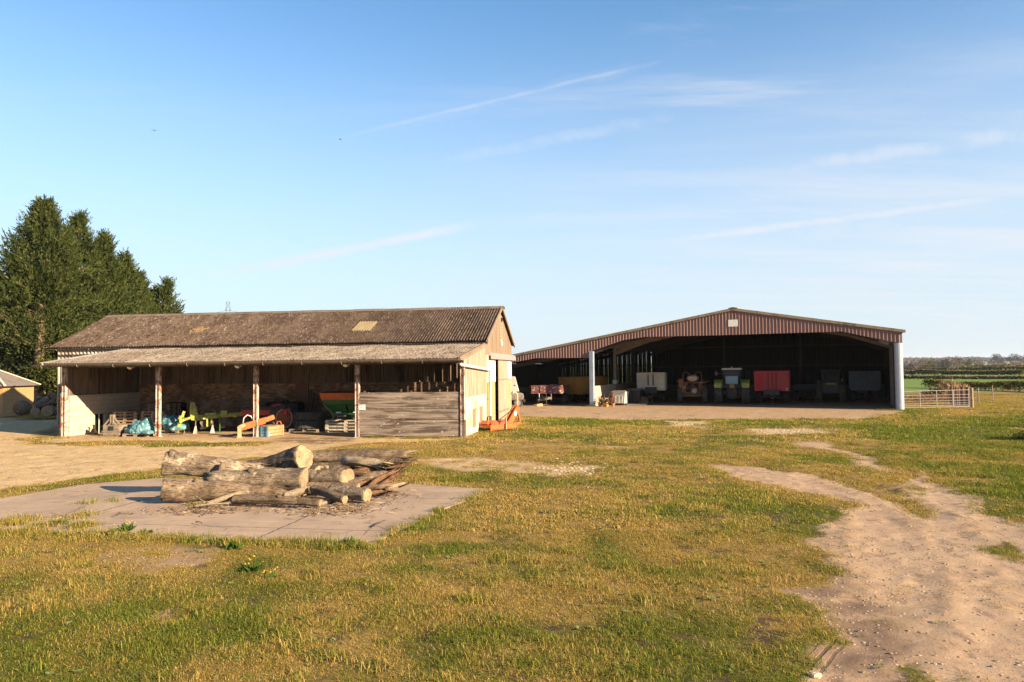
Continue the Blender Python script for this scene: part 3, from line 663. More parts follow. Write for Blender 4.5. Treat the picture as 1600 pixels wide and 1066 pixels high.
    # back wall of the lean-to: brick below, corrugated sheets above, one dark doorway
    w = MB(); w.box(XL - 4.6, -16.95, DL, DL + .23, 0, 2.28); w.box(-15.9, -.1, DL, DL + .23, 0, 2.28); w.box(-16.95, -15.9, DL, DL + .23, 1.33, 2.28)
    w.build('brick_wall', M_BRICK, T)
    w = MB(); w.box(-9.84, -9.15, DL - .12, DL - .003, 0, 2.24); w.build('brick_pier', M_BRICKR, T)
    d = MB(); d.box(-16.94, -15.91, DL + .1, DL + .2, 0.0, 1.32); d.build('painted_opening_dark', M_DARK, T)  # black sheet painting the unlit doorway
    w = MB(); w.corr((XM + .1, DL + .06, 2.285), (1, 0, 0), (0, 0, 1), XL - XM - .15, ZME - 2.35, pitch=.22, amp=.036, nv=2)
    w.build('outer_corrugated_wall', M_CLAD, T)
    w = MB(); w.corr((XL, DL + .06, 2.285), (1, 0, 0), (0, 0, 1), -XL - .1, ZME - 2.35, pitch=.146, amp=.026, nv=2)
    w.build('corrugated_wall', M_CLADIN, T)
    # left side wall of the lean-to
    w = MB(); x0, x1 = XL + .0, XL + .2
    w.box(x0, x1, .1, 1.78, 0, 1.86); w.box(x0, x1, 2.55, DL - .003, 0, 1.86); w.box(x0, x1, 1.78, 2.55, .92, 1.86)
    w.build('block_wall', M_BLOCK, T)
    w = MB(); w.box(x0 + .02, x0 + .06, 1.80, 2.53, 0, .90); w.build('painted_opening_dark', M_DARK, T)  # black panel painting the dark of the low opening
    p = MB(); p.tube([(x1 + .05, 2.0, 0), (x1 + .05, 2.0, .92)], .03, 8); p.build('door_pipe', mat('green white pipe', (0.42, 0.50, 0.40), (0.5, 0.56, 0.48), 5), T)
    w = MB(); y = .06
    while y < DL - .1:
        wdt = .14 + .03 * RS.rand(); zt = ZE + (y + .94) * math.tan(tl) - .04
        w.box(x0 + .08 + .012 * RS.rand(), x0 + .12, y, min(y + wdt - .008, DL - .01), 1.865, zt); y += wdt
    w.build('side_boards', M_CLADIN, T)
    # grey plank panel closing the right-hand bay
    w = MB(); z = .05
    hs = [.26, .20, .27, .22, .24, .20, .25, .26, .25]
    k = 0
    while z < 1.95 and k < len(hs):
        h = hs[k]; tilt = .008 * RS.randn(); cut = .01 * RS.rand()
        if k in (3, 6):   # two lengths butted
            xm = -2.4 + .5 * RS.rand(); spans = [(-BAY + .10, xm - .006), (xm, -.12)]
        else: spans = [(-BAY + .10 + cut, -.12)]
        for xa, xb in spans:
            dy = -.04 + .012 * RS.rand()
            w.prism([(xa, z), (xb, z + tilt), (xb, z + h - .012 + tilt), (xa, z + h - .012)], (0, dy, 0), (1, 0, 0), (0, 0, 1), (0, .045, 0))
        z += h; k += 1
    w.build('plank_panel', M_PLANK, T)
    for x in (-BAY + .3, -2.3, -.35): st = MB(); st.box(x - .05, x + .05, .03, .09, 0, 2.0); st.build('panel_stud', M_DARKW, T)
    sg = MB(); sg.box(-4.63, -4.31, -.075, -.06, 1.18, 1.41); so_ = sg.build('notice', M_WHITE, T)
    tx = MB(); 
    for (xa, xb, za, zb) in ((-4.60, -4.52, 1.355, 1.375), (-4.50, -4.46, 1.355, 1.375), (-4.43, -4.36, 1.36, 1.375), (-4.55, -4.46, 1.285, 1.297), (-4.46, -4.40, 1.297, 1.318), (-4.56, -4.53, 1.245, 1.25)): tx.box(xa, xb, -.0775, -.0745, za, zb)
    tx.build('faded_lettering', M_BLACK, so_)
    # right gable of the lean-to: boards with open joints over rendered blocks
    def boards(name, m, ya, yb, zlo, ztop, wmin=.15, wmax=.2, gap=(.01, .02), x=-.0, t=.025):
        w = MB(); y = ya
        while y < yb - .03:
            wd = wmin + (wmax - wmin) * RS.rand(); y1 = min(y + wd, yb); g = gap[0] + (gap[1] - gap[0]) * RS.rand()
            za0 = zlo(y) if callable(zlo) else zlo; dx = .008 * RS.rand(); 
            w.add([(x + dx, y, za0), (x + dx, y1 - g, za0), (x + dx, y1 - g, ztop(y1 - g)), (x + dx, y, ztop(y)), (x + t + dx, y, za0), (x + t + dx, y1 - g, za0), (x + t + dx, y1 - g, ztop(y1 - g)), (x + t + dx, y, ztop(y))],
                  [(0, 3, 2, 1), (4, 5, 6, 7), (0, 1, 5, 4), (1, 2, 6, 5), (2, 3, 7, 6), (3, 0, 4, 7)])
            y = y1
        return w.build(name, m, T)
    zt = lambda y: ZE + (y + .94) * math.tan(tl) - .06
    boards('upper_gable_boards', M_BOARD, .17, DL + .1, 2.97, zt, gap=(.025, .055))
    boards('gable_boards', M_BOARD, .17, DL + .1, 1.68, lambda y: 2.96, gap=(.02, .05), x=-.03)
    w = MB(); w.box(-.18, .02, .12, 1.85, 0, 1.67); w.box(-.18, .02, 2.95, 3.55, 0, 1.67); w.box(-.18, .02, 4.7, DL + .13, 0, 1.67); w.box(-.18, .02, 1.85, 2.95, 1.10, 1.67); w.box(-.18, .02, 3.55, 4.7, 1.12, 1.67); w.box(-.18, .02, 1.85, 2.95, 0, .24); w.box(-.18, .02, 3.55, 4.7, 0, .26)
    w.build('rendered_wall', M_RENDER, T)
    for ya, yb, za, zb in ((1.85, 2.95, .24, 1.10), (3.55, 4.70, .26, 1.12)):
        q = MB(); q.box(-.12, -.04, ya, yb, za, zb); q.build('hatch', M_BOARDG, T)
    w = MB(); w.box(-.06, .005, .17, DL + .1, 2.94, 3.0); w.build('gable_rail', M_DARKW, T)
    # main gable
    zg = lambda y: ZME + (YR - DL - abs(y - YR)) * math.tan(th) - .03
    boards('peak_boards', M_BOARDG, DL + .1, YB, lambda y: 3.62, zg, gap=(.003, .008), x=.0)
    for ya, yb, zb in ((DL + .13, 8.38, 2.22), (12.5, YB, 2.3)): w = MB(); w.box(-.2, -.02, ya, yb, .0, zb); w.build('yellow_brick_wall', M_YBRICK, T)
    w = MB(); w.box(-.03, .02, 5.82, 8.30, 2.22, 3.62); w.build('white_panel', M_WPANEL, T)
    w = MB(); w.box(-.03, .02, 12.5, YB, 2.3, 3.62); w.build('pale_panel', M_WPANEL, T)
    w = MB(); w.box(-.06, -.02, 5.40, 5.80, 2.22, 3.62); w.build('corner_board', M_BOARD, T)
    w = MB(); w.box(-.35, -.30, 8.3, 9.3, 0, 3.62); w.build('painted_gap_dark', M_DARK, T)  # black sheet painted in for the shade in the gap by the door
    o = boards('sliding_door', M_PINKB, 8.95, 12.5, .06, lambda y: 3.60, wmin=.2, wmax=.3, gap=(.003, .008), x=.05, t=.03)
    h = MB(); h.box(.083, .10, 8.95, 12.5, .5, .62); h.box(.083, .10, 8.95, 12.5, 2.28, 2.34); h.build('door_rail', M_BOARDG, o)
    w = MB(); w.box(.02, .20, 6.05, 15.0, 3.58, 3.63); w.box(.16, .20, 6.05, 15.0, 3.40, 3.58); w.box(.02, .16, 6.05, 15.0, 3.63, 3.72); w.build('door_track', M_TRACK, T)
    lv = MB(); lv.box(.02, .05, 9.95, 10.75, 4.40, 5.85); 
    z = 4.62
    while z < 5.5: lv.obox((.07, 10.35, z), (.02, .66, .16), (0, R(28), 0)); z += .17
    lv.build('louvre', M_BOARD, T)
    lv = MB(); lv.box(.05, .065, 10.05, 10.65, 5.52, 5.78); lv.build('louvre_hole', M_DARK, T);  # the hole is a black plate standing for its unlit inside
    lv = MB(); lv.box(.05, .09, 9.98, 10.5, 4.20, 4.42); lv.build('vent_plate', M_WPANEL, T)
    # rest of the shell
    w = MB(); w.box(XM + .1, 0, YB - .2, YB, 0, ZME - .05)
    w.prism([(DL + .06, 0), (YB - .2, 0), (YB - .2, ZME - .08), (YR, ZR - .1), (DL + .06, ZME - .08)], (XM + .1, 0, 0), (0, 1, 0), (0, 0, 1), (.1, 0, 0))
    w.build('rear_wall', M_CLAD, T)
    # rainwater pipes
    p = MB(); p.tube([(.10, -1.0, ZE - .13), (.10, -.9, 3.09), (.12, -.2, 3.06), (.12, 5.9, 2.86), (.12, 6.0, 2.80), (.12, 6.0, .3), (.13, 5.75, .16), (.25, 5.45, .10)], .065, 10)
    for z in (2.5, 1.4, .5): p.box(.02, .2, 5.92, 6.08, z, z + .03)
    p.build('downpipe', M_PIPE, T, smooth=True)
    p = MB(); p.tube([(.10, 14.05, 1.35), (.16, 14.1, 1.48), (.25, 14.25, 1.48), (.32, 14.36, 1.36), (.34, 14.4, 1.2), (.34, 14.4, .08)], .045, 9); p.build('waste_pipe', M_PIPEB, T, smooth=True)
    # floodlights below the eaves
    for x in (-15.05, -9.93, -5.0):
        l = MB(); l.obox((x, -.55, ZE - .13), (.30, .16, .10), (R(-25), 0, 0)); l.obox((x, -.42, ZE - .05), (.05, .2, .04)); l.lathe([(.05, 0), (.10, .05), (.11, .07)], (x, -.60, ZE - .15), (0, -.6, -.8), 12)
        o = l.build('floodlight', mat('grey lamp metal', (0.30, 0.28, 0.25), (0.42, 0.39, 0.35), 8, rough=.5), T)
        g = MB(); g.lathe([(.095, 0), (.06, .012)], Vector((x, -.60, ZE - .15)) + Vector((0, -.6, -.8)) * .072, (0, -.6, -.8), 12); g.build('lamp_glass', M_WHITE, o)
    k = MB(); k.tube([(-18.1, -.9, ZE - .1), (-18.1, -.9, ZE - .32)], .012, 5); k.build('dangling_strap', M_GUTTER, T)
long_barn()

# ------------------------------------------------------------------ steel barn with the cat-slide lean-to on its left
RW, RD, LW = 20.67, 18.0, 9.4
M_FASCIA = mat('plum brown box profile sheet', (0.275, 0.158, 0.128), (0.335, 0.195, 0.162), 2.0, stretch=(2, 2, .4), rough=.6, bmp=.05, spec=.3, stain=(0.29, 0.165, 0.14), stain_stretch=(2, 2, .3), streak=((0.21, 0.11, 0.09), 0.5))
M_RROOF = mat('mossy grey fibre cement', (0.23, 0.175, 0.12), (0.32, 0.25, 0.17), 6, stain=(0.15, 0.105, 0.06), spot=(0.36, 0.27, 0.12), spot_scale=9, bmp=.4)
M_GALV = mat('galvanised steel', (0.43, 0.46, 0.52), (0.52, 0.55, 0.60), 5, rough=.42, metal=.3, bmp=.03, stain=(0.46, 0.47, 0.50))
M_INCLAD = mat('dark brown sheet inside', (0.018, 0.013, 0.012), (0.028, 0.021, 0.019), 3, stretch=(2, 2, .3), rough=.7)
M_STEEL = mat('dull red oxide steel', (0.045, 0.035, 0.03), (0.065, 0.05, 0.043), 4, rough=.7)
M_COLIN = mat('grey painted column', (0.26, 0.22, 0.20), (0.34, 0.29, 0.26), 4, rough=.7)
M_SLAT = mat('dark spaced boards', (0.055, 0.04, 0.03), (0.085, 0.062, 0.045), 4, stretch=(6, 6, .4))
M_BLOCK2 = brick_mat('cream concrete block', (0.56, 0.46, 0.33), (0.62, 0.52, 0.39), (0.44, 0.36, 0.26), bw=0.45, bh=0.225, ms=.010, pale=(0.45, 0.34, 0.24), bmp=.3)
M_CONC = mat('grey cast concrete', (0.09, 0.085, 0.08), (0.13, 0.125, 0.12), 4, stain=(0.14, 0.13, 0.12))

def steel_barn():
    T = thing('steel_framed_barn', 'wide open steel barn with plum brown cladding over a dark full interior', 'barn', RB.O, RB.rz)
    ZRR, XR = 6.90, 10.40
    k1 = (ZRR - 5.08) / XR; k2 = (ZRR - 5.06) / (RW + .3 - XR)
    zroof = lambda x: ZRR - k1 * (XR - x) if x < XR else ZRR - k2 * (x - XR)
    # fascia: box profile, cut to the curve of the haunches below
    lo = [(-9.4, 3.0), (-6.62, 3.37), (-4.54, 3.70), (-.02, 3.66), (0, 4.14), (.22, 4.23), (2.45, 4.92), (4.15, 5.13), (9.26, 5.10), (17.32, 5.13), (19.12, 4.68), (20.8, 4.26)]
    def zlow(x):
        for (a, b), (c, d) in zip(lo, lo[1:]):
            if a <= x <= c: return b + (d - b) * (x - a) / (c - a)
        return lo[-1][1]
    f = MB(); x0 = -LW
    f.corr((x0, -.06, 0), (1, 0, 0), (0, 0, 1), RW + .22 + LW, 1, pitch=.225, amp=.030, kind='box', nv=1, thick=.006, clip=lambda u: (zlow(x0 + u), zroof(x0 + u) - .03))
    f.build('fascia_cladding', M_FASCIA, T)
    # roof, its front edge seen as a mossy band
    th1 = math.atan(k1); th2 = math.atan(k2); r = MB()
    la = (XR + LW + .1) / math.cos(th1); lb = (RW + .42 - XR) / math.cos(th2)
    r.corr((-LW - .1, RD + .2, zroof(-LW - .1) + .03), (0, -1, 0), (math.cos(th1), 0, math.sin(th1)), RD + .30, la, pitch=.146, amp=.026, nv=12, jit=.03)
    r.corr((RW + .42, -.10, zroof(RW + .42) + .03), (0, 1, 0), (-math.cos(th2), 0, math.sin(th2)), RD + .30, lb, pitch=.146, amp=.026, nv=8, jit=.03)
    r.build('roof', M_RROOF, T)
    e = MB()
    for xa, xb in ((-LW - .1, XR), (XR, RW + .42)):
        n = 24
        rings = []
        for i in range(n + 1):
            x = xa + (xb - xa) * i / n; z = zroof(x) + .012 * mnoise.noise(Vector((x * 1.7, 0, 2)))
            rings.append([(x, -.15, z - .10), (x, -.02, z - .10), (x, -.02, z + .075), (x, -.15, z + .085)])
        e.loft(rings)
    e.build('verge', M_RROOF, T)
    rc = MB()
    for sg, th in ((-1, th1), (1, th2)):
        rc.add([(XR, -.17, ZRR + .14), (XR, RD, ZRR + .14), (XR + sg * .3, RD, ZRR + .14 - .3 * math.tan(th)), (XR + sg * .3, -.17, ZRR + .14 - .3 * math.tan(th)),
                (XR, -.17, ZRR + .11), (XR, RD, ZRR + .11), (XR + sg * .3, RD, ZRR + .11 - .3 * math.tan(th)), (XR + sg * .3, -.17, ZRR + .11 - .3 * math.tan(th))], [(0, 1, 2, 3), (7, 6, 5, 4), (0, 3, 7, 4), (3, 2, 6, 7)])
    rc.build('ridge_cap', M_RROOF, T)
    # galvanised columns wrapped round the front posts
    c = MB(); c.box(-.17, .17, -.20, .12, 0, 4.14); o = bevel(c.build('galvanised_column', mat('bluish galvanised steel', (0.33, 0.385, 0.50), (0.40, 0.46, 0.57), 5, rough=.42, metal=.3, bmp=.03, stain=(0.30, 0.34, 0.42)), T), .03, 3)
    c = MB(); n = 12; rings = []
    for z in (0, 4.28):
        rings.append([(RW - .02 + .245 * math.cos(math.pi + math.pi * k / n), -.12 + .20 * math.sin(math.pi + math.pi * k / n), z) for k in range(n + 1)] + [(RW + .225, .16, z), (RW - .265, .16, z)])
    c.loft(rings); c.build('galvanised_column', M_GALV, T, smooth=False)
    # frames: four portals of columns, rafters and haunches
    for y in (.3, 6.0, 12.0, 17.75):
        fr = MB()
        if y > 1:
            fr.box(-.11, .11, y - .1, y + .1, 0 if y < 17 else 0, 4.5)
        fr.box(RW - .32, RW - .04, y - .1, y + .1, 0, 4.4)
        fr.bar((-.05, y, 4.55), (XR, y, ZRR - .28), .16, .42); fr.bar((RW - .1, y, 4.65), (XR, y, ZRR - .28), .16, .42)
        fr.bar((-LW, y, zroof(-LW) - .35), (0, y, 4.72), .14, .32)
        fr.bar((0.1, y, 4.1), (3.2, y, 5.2), .12, .3); fr.bar((RW - .2, y, 4.2), (RW - 3.2, y, 5.2), .12, .3)
        fr.box(-LW - .05, -LW + .15, y - .1, y + .1, 0, zroof(-LW) - .2)
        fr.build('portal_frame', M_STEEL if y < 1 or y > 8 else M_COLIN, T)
    cb = MB(); cb.obox((0, 6.0, 1.72), (.34, .34, .30)); cb.build('column_collar', mat('white collar', (0.62, 0.6, 0.58), (0.7, 0.68, 0.66), 5), T)
    pu = MB()
    for i in range(1, 9):
        x = i * XR / 8.5; pu.box(x - .04, x + .04, .2, RD - .1, zroof(x) - .2, zroof(x) - .06)
        x = RW - i * (RW - XR) / 8.5; pu.box(x - .04, x + .04, .2, RD - .1, zroof(x) - .2, zroof(x) - .06)
    for i in range(6):
        x = -LW + .6 + i * 1.5; pu.box(x - .04, x + .04, .2, RD - .1, zroof(x) - .2, zroof(x) - .06)
    pu.build('purlins', M_STEEL, T)
    # back wall: dark sheet behind the main span, spaced boards behind the cat-slide
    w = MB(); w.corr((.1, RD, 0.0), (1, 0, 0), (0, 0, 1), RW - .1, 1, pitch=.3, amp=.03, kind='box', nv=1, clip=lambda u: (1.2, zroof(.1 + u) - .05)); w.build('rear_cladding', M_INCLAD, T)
    w = MB(); w.box(.1, RW, RD - .05, RD + .15, 0, 1.2); w.build('rear_base_wall', M_CONC, T)
    w = MB()
    for z in (2.85, 4.65): w.box(.1, RW, RD - .22, RD - .06, z, z + .12)
    w.box(13.55, 13.75, RD - .3, RD - .06, 0, 6.2); w.box(6.9, 7.1, RD - .3, RD - .06, 0, 6.1)
    w.build('sheeting_rail', M_STEEL, T)
    w = MB(); x = -LW
    while x < .05:
        wd = .125 + .02 * RS.rand(); w.box(x, x + wd, RD - .0, RD + .025, 1.25, zroof(x) + .03); x += wd + .003 + .018 * RS.rand() ** 2
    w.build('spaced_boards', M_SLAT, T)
    w = MB(); w.box(-LW, .1, RD - .1, RD - .002, 3.05, 3.17); w.box(-LW, .1, RD - .1, RD - .002, 2.0, 2.1); w.build('board_rail', M_SLAT, T)
    w = MB(); w.box(-LW, .1, RD - .02, RD + .18, 0, 1.24); w.build('rear_base_wall', M_BLOCK2, T)
    # side walls
    w = MB(); w.corr((RW + .1, .2, 0), (0, 1, 0), (0, 0, 1), RD - .2, 3.6, pitch=.3, amp=.03, kind='box', nv=1, clip=lambda u: (1.95, 4.95)); w.build('right_cladding', M_FASCIA, T)
    w = MB(); w.box(RW + .02, RW + .2, .12, RD, 0, 1.95); w.build('right_base_wall', M_CONC, T)
    w = MB(); x = .2
    while x < RD:
        w.box(-LW - .02, -LW + .01, x, x + .15, 1.2, zroof(-LW) - .1); x += .19
    w.build('left_boards', M_SLAT, T)
    w = MB(); w.box(-LW - .1, -LW + .1, .1, RD - .05, 0, 1.2); w.build('left_base_wall', M_BLOCK2, T)
    # low block wall dividing the lean-to from the main span
    w = MB(); w.box(-.1, .1, .14, 17.6, 0, 1.52); w.build('dividing_wall', M_BLOCK2, T)
    s = MB(); s.box(10.08, 10.72, -.11, -.09, 5.68, 6.16); so_ = s.build('sign_board', M_WHITE, T)
    s = MB()
    rs = random.Random(3)
    for j in range(5):
        x = 10.16
        while x < 10.62:
            wd = .03 + .05 * rs.random()
            if rs.random() < .8: s.box(x, x + wd, -.1125, -.1105, 6.07 - j * .075, 6.085 - j * .075)
            x += wd + .02
    s.build('faded_print', mat('faded print', (0.62, 0.60, 0.58), (0.68, 0.66, 0.63), 5, bmp=0), so_)
steel_barn()

# ------------------------------------------------------------------ grass, chippings and litter: masses nobody could count
def proto_collection(name, objs):
    c = bpy.data.collections.new(name)
    for o in objs:
        COL.objects.unlink(o); c.objects.link(o)
    return c
def scatter(name, pts, col, rot, scale, idx, attrs, label, kind='stuff'):
    me = bpy.data.meshes.new(name); n = len(pts)
    me.vertices.add(n); me.vertices.foreach_set('co', np.asarray(pts, np.float32).ravel())
    a = me.attributes.new('rot', 'FLOAT_VECTOR', 'POINT'); a.data.foreach_set('vector', np.asarray(rot, np.float32).ravel())
    a = me.attributes.new('sc', 'FLOAT_VECTOR', 'POINT'); a.data.foreach_set('vector', np.asarray(scale, np.float32).ravel())
    a = me.attributes.new('idx', 'INT', 'POINT'); a.data.foreach_set('value', np.asarray(idx, np.int32))
    for k, v in attrs.items():
        a = me.attributes.new(k, 'FLOAT', 'POINT'); a.data.foreach_set('value', np.asarray(v, np.float32))
    o = bpy.data.objects.new(name, me); COL.objects.link(o); o['kind'] = kind; o['label'] = label
    ng = bpy.data.node_groups.new(name, 'GeometryNodeTree')
    ng.interface.new_socket('Geometry', in_out='INPUT', socket_type='NodeSocketGeometry'); ng.interface.new_socket('Geometry', in_out='OUTPUT', socket_type='NodeSocketGeometry')
    gi = ng.nodes.new('NodeGroupInput'); go = ng.nodes.new('NodeGroupOutput'); ip = ng.nodes.new('GeometryNodeInstanceOnPoints')
    ci = ng.nodes.new('GeometryNodeCollectionInfo'); ci.inputs['Collection'].default_value = col; ci.inputs['Separate Children'].default_value = True; ci.inputs['Reset Children'].default_value = True
    def na(nm, t):
        q = ng.nodes.new('GeometryNodeInputNamedAttribute'); q.data_type = t; q.inputs['Name'].default_value = nm
        return [s for s in q.outputs if s.enabled and s.name == 'Attribute'][0]
    er = ng.nodes.new('FunctionNodeEulerToRotation')
    L = ng.links.new
    L(gi.outputs[0], ip.inputs['Points']); L(ci.outputs[0], ip.inputs['Instance']); ip.inputs['Pick Instance'].default_value = True
    L(na('idx', 'INT'), ip.inputs['Instance Index']); L(na('rot', 'FLOAT_VECTOR'), er.inputs[0]); L(er.outputs[0], ip.inputs['Rotation']); L(na('sc', 'FLOAT_VECTOR'), ip.inputs['Scale'])
    L(ip.outputs[0], go.inputs[0])
    md = o.modifiers.new('scatter', 'NODES'); md.node_group = ng
    return o

def m_grass():
    m, nt, b, out = new_mat('grass blades')
    nt.nodes.remove(b)
    def A(n, t='INSTANCER'): a = nd(nt, 'ShaderNodeAttribute'); a.attribute_type = t; a.attribute_name = n; return a.outputs['Fac']
    bl = A('bl', 'GEOMETRY'); tip = A('tip', 'GEOMETRY'); dry = A('dry')
    f = mth(nt, 'ADD', dry, mth(nt, 'MULTIPLY', mth(nt, 'SUBTRACT', bl, 0.5), 1.05))
    green = mixc(nt, bl, (0.110, 0.170, 0.022), (0.205, 0.265, 0.040))
    straw = mixc(nt, bl, (0.50, 0.325, 0.095), (0.64, 0.435, 0.145))
    olive = (0.345, 0.315, 0.050)
    c = mixc(nt, mrange(nt, f, 0.05, 0.45), green, olive); c = mixc(nt, mrange(nt, f, 0.40, 0.85), c, straw)
    c = mixc(nt, mth(nt, 'MULTIPLY', mrange(nt, tip, 0.55, 1.0), 0.35), c, (0.42, 0.31, 0.12))
    d = nd(nt, 'ShaderNodeBsdfDiffuse'); t = nd(nt, 'ShaderNodeBsdfTranslucent'); mx = nd(nt, 'ShaderNodeMixShader'); mx.inputs[0].default_value = 0.38
    c = alb(nt, c); nt.links.new(c, d.inputs[0]); nt.links.new(c, t.inputs[0]); nt.links.new(d.outputs[0], mx.inputs[1]); nt.links.new(t.outputs[0], mx.inputs[2]); nt.links.new(mx.outputs[0], out.inputs[0])
    return m
M_GRASS = m_grass()
def blade_clump(name, rs, n, rad, h0, h1, w0, lean, flop=0.25):
    V = []; F = []; bl = []; tp = []
    for k in range(n):
        r = rad * math.sqrt(rs.rand()); t = rs.rand() * 6.283; x = r * math.cos(t); y = r * math.sin(t)
        h = h0 + (h1 - h0) * rs.rand() ** 1.5; a = rs.rand() * 6.283; ln = lean * (0.3 + rs.rand()); w = w0 * (0.6 + .8 * rs.rand())
        if rs.rand() < flop: ln *= 2.6; h *= .75
        dx, dy = math.cos(a), math.sin(a); px_, py_ = -dy * w, dx * w
        b = rs.rand(); o = len(V)
        p1 = (x + dx * ln * h * .35, y + dy * ln * h * .35, h * .60); p2 = (x + dx * ln * h, y + dy * ln * h, h * (1.0 if ln < .9 else .72))
        V += [(x - px_, y - py_, -.015), (x + px_, y + py_, -.015), (p1[0] + px_ * .8, p1[1] + py_ * .8, p1[2]), (p1[0] - px_ * .8, p1[1] - py_ * .8, p1[2]), p2]
        F += [(o, o + 1, o + 2, o + 3), (o + 3, o + 2, o + 4)]; bl += [b] * 5; tp += [0, 0, .6, .6, 1]
    me = bpy.data.meshes.new(name); me.from_pydata(V, [], F)
    a = me.attributes.new('bl', 'FLOAT', 'POINT'); a.data.foreach_set('value', bl); a = me.attributes.new('tip', 'FLOAT', 'POINT'); a.data.foreach_set('value', tp)
    me.materials.append(M_GRASS); o = bpy.data.objects.new(name, me); COL.objects.link(o); return o

def build_grass():
    rs = np.random.RandomState(5)
    near = [blade_clump('near_tuft', rs, 36, .13, .015, .058, .0024, 1.3, .6) for k in range(7)]
    mid = [blade_clump('mid_tuft', rs, 48, .24, .018, .060, .0050, 1.2, .55) for k in range(6)]
    far = [blade_clump('far_tuft', rs, 54, .46, .02, .065, .011, 1.1, .5) for k in range(6)]
    tall = [blade_clump('tall_tuft', rs, 40, .16, .03, .12, .0036, 1.0, .45) for k in range(5)]
    flat = [blade_clump('thatch_tuft', rs, 40, .15, .006, .020, .0026, 5.0, .3) for k in range(5)]; flat2 = [blade_clump('coarse_thatch', rs, 46, .28, .008, .022, .0055, 5.0, .3) for k in range(4)]
    cfl = proto_collection('thatch_tufts', flat); cf2 = proto_collection('coarse_thatch_tufts', flat2)
    cn = proto_collection('near_tufts', near); cm = proto_collection('mid_tufts', mid); cf = proto_collection('far_tufts', far); ct = proto_collection('tall_tufts', tall)
    lbx = lambda x, y: ((x - LB.O.x) * LB.x.x + (y - LB.O.y) * LB.x.y, (x - LB.O.x) * LB.y.x + (y - LB.O.y) * LB.y.y)
    rbx = lambda x, y: ((x - RB.O.x) * RB.x.x + (y - RB.O.y) * RB.x.y, (x - RB.O.x) * RB.y.x + (y - RB.O.y) * RB.y.y)
    def field(y0, y1, dens, tilt):
        xm = .78 * y1 + 3; n = int((y1 - y0) * 2 * xm * dens)
        x = (rs.rand(n) * 2 - 1) * xm; y = y0 + (y1 - y0) * rs.rand(n)
        k = np.abs(x) < .78 * y + 2.5; x = x[k]; y = y[k]
        soil, tone, dark, lush = soil_fields(x, y)
        sm = soil + (fbm(x, y, 1.6, 3, 21) - .5) * .75 + (fbm(x, y, 6.0, 2, 22) - .5) * .55
        d = sstep(.62, .34, sm)
        d = d * (0.48 + 0.52 * sstep(.40, .58, .6 * fbm(x, y, 1.9, 3, 40) + .4 * fbm(x, y, .45, 3, 44))) * (0.50 + .50 * sstep(.34, .50, fbm(x, y, 5.5, 2, 48)))
        d *= (1 - .88 * bald_field(x, y))
        d *= (sdf_poly(x, y, PAD) > .05)
        lx, ly = lbx(x, y); d *= ~((lx > -24) & (lx < 0.15) & (ly > -.3) & (ly < 14.5)); rx, ry = rbx(x, y); d *= ~((rx > -9.6) & (rx < 21) & (ry > -.2) & (ry < 18.3))
        k = rs.rand(len(x)) < np.maximum(d, .006); x = x[k]; y = y[k]; lush = lush[k]; soil = soil[k]
        z = ground_height(x, y); dry = dry_field(x, y, lush)
        h = (0.26 + .85 * sstep(.36, .74, fbm(x, y, 1.5, 3, 63)) + .45 * lush) * (1 - .45 * np.clip(soil, 0, 1)) * (0.75 + .5 * rs.rand(len(x)))
        return x, y, z, dry, h
    def put(name, col, nid, f, label, sxy=1.0):
        x, y, z, dry, h = f; dry = dry - .07; n = len(x)
        rot = np.stack([(rs.rand(n) - .5) * .2, (rs.rand(n) - .5) * .2, rs.rand(n) * 6.283], 1); s = (.8 + .45 * rs.rand(n)) * sxy
        scatter(name, np.stack([x, y, z], 1), col, rot, np.stack([s, s, s * h * 1.15], 1), rs.randint(0, nid, n), {'dry': np.clip(dry + (rs.rand(n) - .5) * .42, 0, 1)}, label)
    def dead(f): x, y, z, dry, h = f; return x, y, z, np.clip(dry + .30, 0, 1), np.ones(len(x))
    put('dead_thatch', cfl, 5, dead(field(4.5, 13.5, 120, 0)), 'matted dead grass lying close to the soil')
    put('coarse_dead_thatch', cf2, 4, dead(field(13.5, 26, 30, 0)), 'matted dead grass further from the camera')
    put('near_grass', cn, 7, field(4.5, 13.5, 165, 0), 'short yellowing grass close to the camera')
    put('middle_grass', cm, 6, field(13.5, 29, 46, 0), 'short grass round the concrete slab')
    put('far_grass', cf, 6, field(29, 72, 12, 0), 'grass out to the steel barn')
    # long grass: along the slab's near edge, at the foot of the barns and columns, on the rough ground to the right
    X = []; 
    def band(a, b, n, spread): 
        a = Vector(a); b = Vector(b)
        for k in range(n):
            p = a.lerp(b, rs.rand()); X.append((p.x + rs.randn() * spread, p.y + rs.randn() * spread))
    fr = [(0, 835), (100, 838), (200, 841), (330, 847), (480, 853), (577, 857), (680, 808), (770, 767)]
    for a, b in zip(fr, fr[1:]): band(G(*a)[:2], G(*b)[:2], 70 if b[0] < 600 else 34, .11)
    band(G(-100, 832)[:2], G(0, 836)[:2], 60, .15)
    for (px_, py_, n, s) in ((20, 818, 30, .22), (75, 823, 14, .16), (130, 824, 22, .15), (110, 812, 9, .3), (305, 412 + 380, 4, .1), (160, 786, 5, .2)): 
        p = G(px_, py_); band(p[:2], p[:2], n, s)
    band(LB.p(.5, .3)[:2], LB.p(.6, 6)[:2], 110, .22); band(LB.p(-4.5, -.3)[:2], LB.p(.1, -.35)[:2], 55, .14); band(LB.p(-2.4, -.4)[:2], LB.p(-1.0, -.4)[:2], 55, .13)
